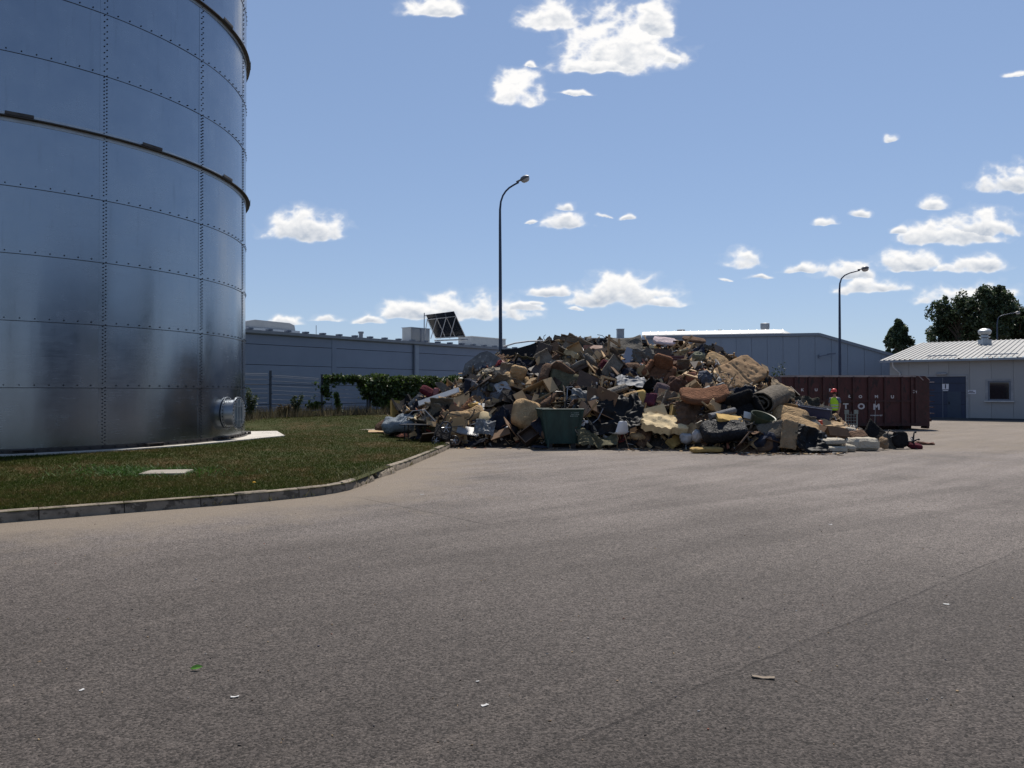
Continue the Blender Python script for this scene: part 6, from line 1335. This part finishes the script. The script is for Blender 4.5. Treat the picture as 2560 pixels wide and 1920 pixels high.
for name, label, cat, group, meshes, count, lo, hi, spread, embed in KINDS:
    made = 0; guard = 0
    while made < count and guard < count*30:
        guard += 1
        p = sr.uniform(972, 2105); yf, yr, hr = heap_par(p)
        if sr.random() > min(1, .18+hr/2.4): continue
        t = sr.random()**.9*1.12; y = yf+.12+t*(yr-yf); x = (p-1280)/F*y; z = heap_z(x, y)
        e = .12; gx = (heap_z(x+e,y)-heap_z(x-e,y))/(2*e); gy = (heap_z(x,y+e)-heap_z(x,y-e))/(2*e)
        nrm = Vector((-gx,-gy,1)).normalized()
        big = sr.uniform(lo, hi)*(1.15 if hr > 1.0 else .7)*(.72 if t > .85 else 1)
        pos = Vector((x,y,z)) + nrm*(sr.uniform(-.04,.10)-embed)
        sp = project(pos); blocked = False
        for hx, hy, hw, hh, hd in HEROES:
            q = math.hypot((sp[0]-hx)/(hw+9), (sp[1]-hy)/(hh+9))
            if q < 1.0 and pos.y < hd+.45: blocked = True; break
        if blocked: continue
        up = (nrm + Vector((sr.gauss(0,1), sr.gauss(0,1)-.15, sr.gauss(0,.6)))*math.tan(R(spread))*.62)
        if up.z < -.1: up.z = .1
        q = up.normalized().to_track_quat('Z','Y') @ Euler((0,0,sr.uniform(0,6.28))).to_quaternion()
        if z < .35: pos.z = max(pos.z, .08)
        o = link(sr.choice(meshes), name, None, pos, q.to_euler(), (big*sr.uniform(.85,1.15), big*sr.uniform(.85,1.15), big))
        nh = min(LANDMARKS, key=lambda q: (q[0]-pos).length_squared)[1]; tag(o, label.replace('in the rubbish heap','in the heap').replace('out of the rubbish heap','out of the heap')+' near the '+nh, cat, group); made += 1; n_loose += 1
# ---- tiny scraps: one mass over the heap and one along its foot
def scraps(name, label, n, sampler, seed, lo, hi):
    r = np.random.default_rng(seed); P = []; 
    while len(P) < n:
        q = sampler(r)
        if q is not None: P.append(q)
    P = np.array(P); a = r.normal(0,1,(n,3)); a /= np.linalg.norm(a,axis=1)[:,None]; b = np.cross(a, r.normal(0,1,(n,3))); b /= np.linalg.norm(b,axis=1)[:,None]; c = np.cross(a,b)
    if 'ground' in name: c[:,2] *= .12; b[:,2] *= .12; a = np.tile([0,0,1.],(n,1))
    s1 = (r.uniform(lo,hi,n)*r.uniform(.3,1,n))[:,None]; s2 = (r.uniform(lo,hi,n)*r.uniform(.15,.6,n))[:,None]; th = .006
    V = np.stack([P-b*s1-c*s2*.8, P+b*s1*.9-c*s2, P+b*s1+c*s2*.7, P-b*s1*.8+c*s2, P-b*s1-c*s2*.8-a*th, P+b*s1*.9-c*s2-a*th, P+b*s1+c*s2*.7-a*th, P-b*s1*.8+c*s2-a*th],1).reshape(-1,3)
    base = (np.arange(n)*8)[:,None,None]; Fq = (base+np.array([[0,1,2,3],[7,6,5,4],[0,4,5,1],[1,5,6,2],[2,6,7,3],[3,7,4,0]])[None]).reshape(-1,4)
    m_ = MATS.get('mixed_scraps')
    if not m_:
        global T, N, L
        m_ = bpy.data.materials.new('mixed_scraps'); m_.use_nodes = True; T = m_.node_tree; N = T.nodes; L = T.links
        isl = nd('ShaderNodeNewGeometry').outputs['Random Per Island']; rp = nd('ShaderNodeValToRGB', {0: isl}); rp.color_ramp.interpolation = 'CONSTANT'; e = rp.color_ramp.elements
        for i, (pos_, c_) in enumerate(((0,(0.33,0.22,0.12)),(.17,(0.12,0.075,0.045)),(.33,(0.45,0.31,0.16)),(.47,(0.04,0.032,0.028)),(.6,(0.21,0.14,0.08)),(.74,(0.24,0.23,0.22)),(.82,(0.52,0.50,0.47)),(.87,(0.03,0.035,0.06)),(.95,(0.28,0.10,0.06)))):
            if i == 0: e[0].position = 0; e[0].color = (*c_,1)
            elif i == 1: e[1].position = pos_; e[1].color = (*c_,1)
            else: x = e.new(pos_); x.color = (*c_,1)
        L.new(rp.outputs[0], N['Principled BSDF'].inputs['Base Color']); N['Principled BSDF'].inputs['Roughness'].default_value = .85; MATS['mixed_scraps'] = m_
    o = link(big_mesh(name, V, Fq, m_, 4), name); tag(o, label, 'scraps', None, 'stuff')
def on_heap(r):
    p = r.uniform(965, 2200); yf, yr, hr = heap_par(p); t = r.random()*1.1; y = yf+t*(yr-yf); x = (p-1280)/F*y; return (x, y, max(.02, heap_z(x,y)+r.uniform(-.05,.16)*min(1,hr)))
def at_foot(r):
    p = r.uniform(1120, 2270); yf, yr, hr = heap_par(p); y = yf + .2 - abs(r.normal(0,.42)); x = (p-1280)/F*y
    return (x, y, .012+r.random()*.02) if noise.noise(Vector((x*.8,y*.8,2))) > -.15 else None
scraps('heap_scraps', 'small torn scraps of wood, foam and card all over the heap', 9500, on_heap, 91, .03, .19)
scraps('ground_scraps', 'small splinters and torn bits strewn along the heap foot', 1300, at_foot, 92, .02, .16)
def yard_grit(r):
    d = 3.6+20*r.random()**1.3; p = r.uniform(0,2560); x = (p-1280)/F*d
    return (x, d, .006) if kerb_dist(x, d) > .2 and not in_lawn(x, d) else None
scraps('ground_grit', 'tiny pale bits of litter and grit on the asphalt', 420, yard_grit, 93, .004, .013)

# ================================================================== green bin
bn = empty('steel_bin', gnd(1402,1123)+Vector((0,.62,0)), (0,0,R(7)), 'dark green tapered steel tipping bin standing before the heap', 'bin')
gp_ = mat('bin_green', (0.014,0.042,0.036), .55, var=.4, scale=3, spots=(0.035,0.04,0.032), spot_scale=6, spot_cut=.62, bump=.15, bscale=8, stretch=(2,2,.7))
def frust(w0, d0, w1, d1, z0, z1, t=.0): return [(-w0/2,-d0/2,z0),(w0/2,-d0/2,z0),(w0/2,d0/2,z0),(-w0/2,d0/2,z0),(-w1/2,-d1/2,z1),(w1/2,-d1/2,z1),(w1/2,d1/2,z1),(-w1/2,d1/2,z1)]
z0_, z1_ = .15, 1.16; o_ = frust(.93,.85,1.24,1.15,z0_,z1_); i_ = frust(.90,.82,1.22,1.13,z0_+.02,z1_)
MB().add(o_+i_, [(0,1,5,4),(1,2,6,5),(2,3,7,6),(3,0,4,7),(3,2,1,0),(9,8,12,13),(10,9,13,14),(11,10,14,15),(8,11,15,12),(8,9,10,11),(4,5,13,12),(5,6,14,13),(6,7,15,14),(7,4,12,15)]).obj('hopper', gp_, bn)
mb = MB()
for a, b in (((-.63,-.585),(.63,-.585)),((-.63,.585),(.63,.585))): mb.tube([(a[0],a[1],z1_),(b[0],b[1],z1_)],.022,8)
for x in (-.63,.63): mb.tube([(x,-.6,z1_),(x,.6,z1_)],.022,8)
mb.obj('rim', gp_, bn, smooth=50)
for sx in (-1,1): MB().add([(sx*.468-.03*sx*0,-.43,z0_),(sx*.40,-.432,z0_),(sx*.545,-.582,z1_-.03),(sx*.618,-.58,z1_-.03),(sx*.475,-.405,z0_),(sx*.40,-.44,z0_+.001),(sx*.545,-.60,z1_-.03),(sx*.632,-.56,z1_-.03)],[(0,1,2,3),(4,7,6,5),(1,5,6,2),(0,3,7,4),(3,2,6,7),(0,4,5,1)]).obj('corner_post', gp_, bn)
for x in (-.36,.34): MB().box((x,0,.08),(.14,.8,.15)).obj('fork_pocket', CM['black_metal'], bn)
MB().box((0,-.32,.02),(.9,.08,.035)).obj('skid', CM['black_metal'], bn); MB().box((0,.32,.02),(.9,.08,.035)).obj('skid', CM['black_metal'], bn)
MB().box((-.43,-.46,.16),(.05,.08,.28)).obj('latch_bracket', gp_, bn)
mb = MB(); lr = random.Random(3); sl = (.575-.425)/(z1_-z0_)
for row, (zz_, n, x0) in enumerate(((1.06,9,.24),(1.01,10,.22),(.965,8,.23))):
    for k in range(n):
        if lr.random() < .2: continue
        mb.box((x0+k*.028, -.577+(z1_-zz_)*sl*.98-.004, zz_), (.014*lr.uniform(.5,1.3), .003, .03*lr.uniform(.5,1)), Matrix.Rotation(math.atan(sl),3,'X'))
mb.obj('worn_lettering', mat('worn_white_mark',(0.30,0.36,0.34),.7,var=.3), bn)
hero('blue_rag','dark rag with a blue patch lying beside the green bin foot','rag',heapcloth(.5,.35,.1,16,.05,88),'navy_fab',1345,1120,loc=gnd(1347,1124)+Vector((0,.1,.05)),tilt=88,smooth=180,out=0)

# ================================================================== moulded chairs
whp = mat('white_shell_plastic', (0.60,0.60,0.61), .35, var=.05, spec=.5); beech = mat('beech_leg', (0.34,0.21,0.12), .6, var=.2)
def shell_chair(loc, rz, label):
    c = empty('shell_chair', loc, (0,0,rz), label, 'chair', 'white moulded plastic chairs')
    # side profile from the front lip of the seat to the top of the backrest (y forward is -)
    prof = [(-.23,.425,.19),(-.20,.445,.215),(-.08,.435,.23),(.06,.425,.23),(.15,.435,.228),(.20,.47,.225),(.225,.53,.215),(.245,.62,.195),(.26,.72,.170),(.268,.785,.148),(.27,.812,.128),(.271,.828,.085)]
    n = 12; vs = []
    for side in (0,1):
        for (y, z, w) in prof:
            for i in range(n+1):
                u = -1+2*i/n; lift = .05*abs(u)**2.5 if z < .5 else 0.0; fwd = -.07*abs(u)**2.2 if z >= .5 else -.02*abs(u)**2
                vs.append((u*w, y+fwd+(.009*side if z >= .47 else 0), z+lift-(.009*side if z < .5 else 0)))
    k = n+1; S_ = len(prof)*k; fs = []
    for j in range(len(prof)-1):
        for i in range(n): fs += [(j*k+i, j*k+i+1, (j+1)*k+i+1, (j+1)*k+i), (S_+j*k+i, S_+(j+1)*k+i, S_+(j+1)*k+i+1, S_+j*k+i+1)]
    J = len(prof)-1
    for i in range(n): fs += [(i+1,i,S_+i,S_+i+1),(J*k+i,J*k+i+1,S_+J*k+i+1,S_+J*k+i)]
    for j in range(J): fs += [(j*k,(j+1)*k,S_+(j+1)*k,S_+j*k),((j+1)*k+n,j*k+n,S_+j*k+n,S_+(j+1)*k+n)]
    MB().add(vs, fs).obj('seat_shell', whp, c, smooth=70)
    for sx in (-1,1):
        for sy in (-1,1): MB().tube([(sx*.12,sy*.11+.0,.42),(sx*.21,sy*.21,0)],[.016,.010],8).obj('leg', beech, c, smooth=50)
    for sx in (-1,1): MB().tube([(sx*.155,-.145,.25),(sx*.12,.11,.42)],.006,6).obj('brace', CM['black_metal'], c); MB().tube([(-.155,sx*.145,.25),(.155,sx*.145,.25)],.006,6).obj('brace', CM['black_metal'], c)
    return c
shell_chair(gnd(1547,1122), R(180+26), 'white moulded plastic chair with wooden legs standing clear of the green bin')
shell_chair(gnd(1458,1119)+Vector((0,.1,0)), R(180+10), 'white moulded plastic chair with wooden legs half hidden by the green bin')

# ================================================================== office chair, overturned
oc = empty('office_chair', gnd(2248,1122)+Vector((0,0,0)), (0,0,R(-8)), 'overturned black office chair lying on its side on the asphalt', 'office chair')
blk = CM['black_fab']
o = pad(.46,.52,.10,12,puff=.55,corner=.55,bend=.25).obj('backrest', blk, oc, smooth=180, loc=(.02,.0,.28), rot=(0,R(82),R(-70)))
pad(.46,.46,.10,12,puff=.55,corner=.5).obj('seat', mat('grey_mesh_seat',(0.10,0.095,0.085),**fab), oc, smooth=180, loc=(-.24,.08,.22), rot=(R(70),R(10),0))
MB().tube([(-.12,-.1,.48),(-.34,-.12,.55),(-.38,-.12,.42),(-.3,-.12,.33),(-.08,-.08,.43)],.02,6).obj('armrest', CM['black_metal'], oc, smooth=60)
MB().tube([(.05,.05,.2),(.36,.02,.22)],[.035,.022],8).obj('gas_column', CM['black_metal'], oc, smooth=60)
MB().box((0,0,.04),(.22,.1,.05)).obj('back_bracket', CM['black_metal'], oc)
bs = empty('chair_base', (0,0,0), label=None); bs.parent = oc; bs.location = (.38,.02,.22)
for k in range(5):
    a = 2*math.pi*k/5+.35; e_ = Vector((.03, .27*math.cos(a), .27*math.sin(a)))
    MB().tube([(0,0,0), e_*.5, e_],[.03,.024,.016],6).obj('base_arm', CM['black_metal'], bs); MB().lathe([(.028,-.02),(.03,0),(.028,.02)],10,Matrix.Translation(e_+Vector((.035,0,0))) @ Matrix.Rotation(R(90),4,'X')).obj('castor', CM['black_metal'], bs)
hero('dark_red_pad','dark red padded cushion lying beside the overturned office chair base','cushion',pad(.42,.34,.16,10,puff=.6,corner=.5,seed=81),'maroon',2285,1116,loc=gnd(2285,1122)+Vector((0,0,.09)),tilt=75,rollang=10,smooth=180,out=0)
hero('rusty_bar','rusty brown crusted bar lying alone on the asphalt near the red container','bar',pad(.62,.14,.09,14,puff=.4,wave=.05,wf=7,seed=82),mat('rusty_crust',(0.11,0.048,0.028),.9,var=.5,scale=9,bump=.6),2308,1110,loc=gnd(2308,1112)+Vector((0,0,.04)),tilt=90,yaw=-12,smooth=50,out=0)
# white wire trolley before the container
tr0 = empty('wire_trolley', gnd(2128,1082), (0,0,R(4)), 'pale metal wire trolley standing before the red container', 'trolley'); wm_ = mat('trolley_grey',(0.20,0.23,0.22),.4,.3,var=.15)
MB().tube([(-.24,0,0),(-.24,0,.86)],.03,8).obj('post', wm_, tr0); MB().tube([(.24,0,0),(.24,0,.86)],.03,8).obj('post', wm_, tr0)
for z in (.38,.5,.62,.74): MB().tube([(-.24,0,z),(.24,0,z)],.010,6).obj('rung', wm_, tr0)
for x in (-.12,0,.12): MB().tube([(x,.02,.38),(x,.02,.86)],.008,6).obj('wire', wm_, tr0)
MB().box((0,.02,.17),(.46,.04,.32)).obj('panel', wm_, tr0); 
for x in (-.2,.2): MB().box((x,0,.86),(.16,.07,.16)).obj('cap', wm_, tr0)
MB().box((0,.3,.06),(.5,.6,.04)).obj('deck', wm_, tr0)
rod = MB().tube([(0,0,0),(.06,.05,.8),(.09,.08,1.35)],.007,6).obj('pole_rod', CM['steel'], loc=gnd(2185,1090)); tag(rod,'thin bare metal rod leaning upright against the red container','rod')
# tall cardboard panel and a pale splintered lump by the worker
hero('tall_card_panel','tall beige cardboard panel standing before the worker','cardboard',pad(.5,.75,.02,10,bend=.5,wave=.03,torn=.1,seed=83),mat('beige_card',(0.30,0.25,0.19),.9,var=.15),2063,1045,loc=at(2060,1042,25.0),tilt=12,yaw=20,rollang=12,smooth=60,out=0)
hero('splintered_wood_bundle','bundle of pale splintered wood before the worker','wood',heapcloth(.5,.4,.2,16,.12,84),CM['wood'],2082,1045,loc=at(2082,1046,24.8),tilt=50,out=0)
hero('brown_hide_sheet','limp brown sheet hanging down beside the worker','sheet',pad(.7,.4,.03,14,wave=.08,wf=3,seed=85),CM['brown_fab'],2088,1066,loc=at(2088,1062,24.5),tilt=45,rollang=28,smooth=180,out=0)
hero('orange_cup','small bright orange plastic piece beside the blue crate','plastic piece',pad(.11,.13,.05,5,puff=.4),mat('bright_orange',(0.5,0.06,0.015),.5),2051,1055,loc=at(2051,1056,23.0),tilt=20,smooth=180,out=0)

# ================================================================== worker
def skin_obj(name, pts, edges, mt, parent, root=0, sub=2):
    me = bpy.data.meshes.new(name); me.from_pydata([p[:3] for p in pts], edges, []); o = link(me, name, parent); me.materials.append(mt)
    m_ = o.modifiers.new('skin','SKIN'); m_.use_smooth_shade = True
    for i, p in enumerate(pts):
        sv = me.skin_vertices[0].data[i]; r = p[3]; sv.radius = r if isinstance(r, tuple) else (r, r); sv.use_root = (i == root)
    s_ = o.modifiers.new('sub','SUBSURF'); s_.levels = sub; s_.render_levels = sub; return o
wk_p = Vector((at(2088,0,33.0).x, 33.0, 0)); wkr = empty('person', wk_p, (0,0,R(-55)), 'person in a red helmet and yellow-green reflective vest standing before the container', 'person')
skin = mat('skin', (0.36,0.20,0.14), .6, var=.1); trou = mat('dark_trousers',(0.025,0.025,0.03),**fab); shirt = mat('grey_blue_shirt',(0.16,0.18,0.23),**fab); vest = mat('yellow_green_vest',(0.42,0.72,0.03),.7,var=.12,scale=6,bump=.3,bscale=14); band = mat('reflective_band',(0.42,0.46,0.40),.35,var=.08); helm = mat('red_helmet',(0.62,0.045,0.03),.35,var=.1); boot = mat('boot',(0.02,0.017,0.015),.7)
# local frame: x to the person's left, -y ahead
B_ = [(0,0,.94,(.14,.10)),(0,.0,1.08,(.13,.095)),(0,-.015,1.26,(.155,.105)),(0,-.03,1.40,(.15,.09)),(0,-.045,1.47,.055),(0,-.06,1.55,.05),(0,-.075,1.62,(.075,.09)),(0,-.08,1.70,(.07,.085)),
 (.085,0,.88,.085),(.10,-.02,.50,.055),(.10,.03,.09,.04),(.11,-.10,.04,.038),
 (-.085,0,.88,.085),(-.10,-.04,.50,.055),(-.10,-.01,.09,.04),(-.11,-.14,.04,.038),
 (.185,-.03,1.40,.055),(.235,-.02,1.13,.042),(.235,-.10,.89,.03),(.232,-.125,.82,(.022,.038)),
 (-.185,-.03,1.40,.055),(-.235,-.06,1.13,.042),(-.22,-.20,.92,.03),(-.215,-.235,.86,(.022,.038))]
E_ = [(0,1),(1,2),(2,3),(3,4),(4,5),(5,6),(6,7),(0,8),(8,9),(9,10),(10,11),(0,12),(12,13),(13,14),(14,15),(3,16),(16,17),(17,18),(18,19),(3,20),(20,21),(21,22),(22,23)]
nb_ = len(B_)
for hand, sgn in ((19,1),(23,-1)):
    hx, hy, hz = B_[hand][:3]
    for k in range(4):
        L0 = (.075,.085,.08,.062)[k]; oy = -.03+.02*k; i0 = len(B_)
        B_ += [(hx, hy+oy, hz-.03, .009), (hx-.006*sgn, hy+oy-.01, hz-.03-L0*.55, .0085), (hx-.02*sgn, hy+oy-.012, hz-.03-L0, .007)]; E_ += [(hand,i0),(i0,i0+1),(i0+1,i0+2)]
    i0 = len(B_); B_ += [(hx-.005*sgn, hy-.045, hz+.005, .010), (hx-.012*sgn, hy-.065, hz-.035, .0085)]; E_ += [(hand,i0),(i0,i0+1)]
skin_obj('body', B_, E_, skin, wkr, 0, 1)
# face: nose, ears, eyes, mouth
fc = MB(); fc.add([(0,-.185,1.655),(-.014,-.165,1.645),(.014,-.165,1.645),(0,-.163,1.70)],[(0,2,3),(0,3,1),(0,1,2)]); 
for sx in (-1,1): fc.lathe([(.012,-.008),(.024,0),(.012,.008)],8,Matrix.Translation((sx*.08,-.07,1.66)) @ Matrix.Rotation(R(90),4,'Y'))
fc.obj('nose_and_ears', skin, wkr)
ey = MB()
for sx in (-1,1): ey.lathe([(.003,-.008),(.010,0),(.003,.008)],8,Matrix.Translation((sx*.03,-.155,1.69)))
ey.box((0,-.16,1.612),(.045,.012,.008)); ey.obj('eyes_and_mouth', dark_core, wkr)
MB().lathe([(.075,1.60),(.082,1.66),(.08,1.71)],16,Matrix.Translation((0,-.068,0)) @ Matrix.Diagonal((1,1.12,1,1))).obj('hair', mat('dark_hair',(0.02,0.015,0.012),.8), wkr, smooth=60)
skin_obj('trousers', [(0,0,.98,(.155,.12)),(0,0,.90,(.15,.115)),(.09,0,.84,.10),(.10,-.02,.50,.075),(.10,.03,.12,.062),(-.09,0,.84,.10),(-.10,-.04,.50,.075),(-.10,-.01,.12,.062)], [(0,1),(1,2),(2,3),(3,4),(1,5),(5,6),(6,7)], trou, wkr)
skin_obj('shirt', [(0,0,.98,(.16,.12)),(0,-.005,1.12,(.15,.115)),(0,-.015,1.28,(.168,.12)),(0,-.03,1.41,(.155,.10)),(0,-.04,1.47,.07),(.19,-.03,1.39,.075),(.232,-.02,1.18,.062),(-.19,-.03,1.39,.075),(-.232,-.05,1.18,.062)], [(0,1),(1,2),(2,3),(3,4),(3,5),(5,6),(3,7),(7,8)], shirt, wkr)
def torso_ring(z, gx=1.0): # ellipse of the clothed trunk at height z
    t = (z-.9)/.55; return (.178+.012*math.sin(t*3))*gx, (.132+.008*math.sin(t*3))*gx, -.035*t
def sleeve_tube(z0, z1, mt, name, grow, n=28, steps=10):
    mb = MB(); vs = []
    for j in range(steps+1):
        z = z0+(z1-z0)*j/steps; a_, b_, oy = torso_ring(z, grow); k_ = 1 if z < 1.33 else 1-.35*((z-1.33)/.12)**1.4
        for i in range(n):
            a = 2*math.pi*i/n; w = 1+.03*math.sin(a*5+z*30)*(1 if z < 1.1 else .4); vs.append((a_*k_*w*math.cos(a), oy+b_*k_*w*math.sin(a), z))
    fs = [(j*n+i, j*n+(i+1)%n, (j+1)*n+(i+1)%n, (j+1)*n+i) for j in range(steps) for i in range(n)]
    return mb.add(vs, fs).obj(name, mt, wkr, smooth=180)
sleeve_tube(.90, 1.45, vest, 'vest', 1.06); sleeve_tube(.985, 1.035, band, 'reflective_band', 1.085, steps=2); sleeve_tube(1.10, 1.15, band, 'reflective_band', 1.085, steps=2)
MB().lathe([(.118,1.695),(.116,1.70),(.112,1.74),(.10,1.785),(.07,1.82),(.02,1.835)],24,Matrix.Translation((0,-.08,0)) @ Matrix.Diagonal((.93,1.12,1,1))).obj('helmet', helm, wkr, smooth=60)
MB().add([(-.09,-.17,1.705),(.09,-.17,1.705),(.06,-.255,1.69),(-.06,-.255,1.69),(-.09,-.17,1.695),(.09,-.17,1.695),(.06,-.255,1.68),(-.06,-.255,1.68)],[(0,1,2,3),(7,6,5,4),(2,1,5,6),(3,2,6,7),(0,3,7,4),(1,0,4,5)]).obj('helmet_peak', helm, wkr)
for x, y in ((.11,-.03),(-.11,-.07)): pad(.10,.27,.10,8,puff=.6,corner=.5).obj('boot', boot, wkr, smooth=180, loc=(x,y,.05))

# ================================================================== litter on the yard
lfm = mat('fresh_leaf',(0.06,0.17,0.015),.45,var=.3,scale=12,transl=.2)
vs = [(-.09,0,0),(-.05,.034,.012),(0,.045,.018),(.05,.032,.012),(.095,.0,.004),(.05,-.034,.012),(0,-.045,.018),(-.05,-.034,.012),(0,0,.004)]
o = MB().add(vs,[(8,i,(i+1)%8) for i in range(8)]).obj('green_leaf', lfm, loc=gnd(494,1673)+Vector((0,0,.004)), rot=(R(28),R(-6),R(12))); o.scale = (.40,.40,.40); o.location.z = .016; tag(o,'single fresh green leaf lying on the asphalt','leaf')
for px, py, s_, a, lab, mt_ in ((590,1740,.055,20,'small white curled paper scrap beside the green leaf','white'),(209,1723,.035,60,'tiny white paper scrap near the lawn side of the yard','white'),(2362,1510,.055,-10,'white paper scrap on the far side of the paving joint','white'),(2074,1311,.06,5,'pale paper strip on the asphalt before the mattress stack','white'),(1194,1702,.025,0,'tiny pale crumb of paper in the middle of the yard','white'),(1212,1761,.05,30,'crushed pale paper flake in the middle of the yard','white'),(1055,1236,.09,0,'white flattened scrap on the asphalt near the kerb corner','white')):
    o = pad(s_*.75,s_*.4,.002,6,wave=.004,wf=40,bend=.2,torn=.3,seed=int(px)).obj('paper_scrap', CM[mt_], loc=gnd(px,py)+Vector((0,0,.004)), rot=(0,0,R(a)), smooth=60); tag(o, lab, 'paper')
o = pad(.125,.03,.005,10,wave=.004,wf=20,bend=.12,torn=.25,seed=9).obj('wood_chip', mat('grey_bark',(0.22,0.175,0.13),.9,var=.3), loc=gnd(1905,1693)+Vector((0,0,.006)), rot=(0,0,R(-14))); tag(o,'curled brown strip of bark lying on the paving joint','bark strip')
dn_ = empty('dandelion', (*gnd(636,1212,.16).xy, grass_z(*gnd(636,1212,.16).xy)), label='single yellow dandelion flower in the lawn', cat='flower')
MB().tube([(0,0,0),(.005,0,.06)],.003,5).obj('stem', lf_dark, dn_); MB().lathe([(.006,.055),(.026,.066),(.024,.074),(.004,.08)],12).obj('blossom', mat('dandelion_yellow',(0.7,0.36,0.01),.7), dn_)
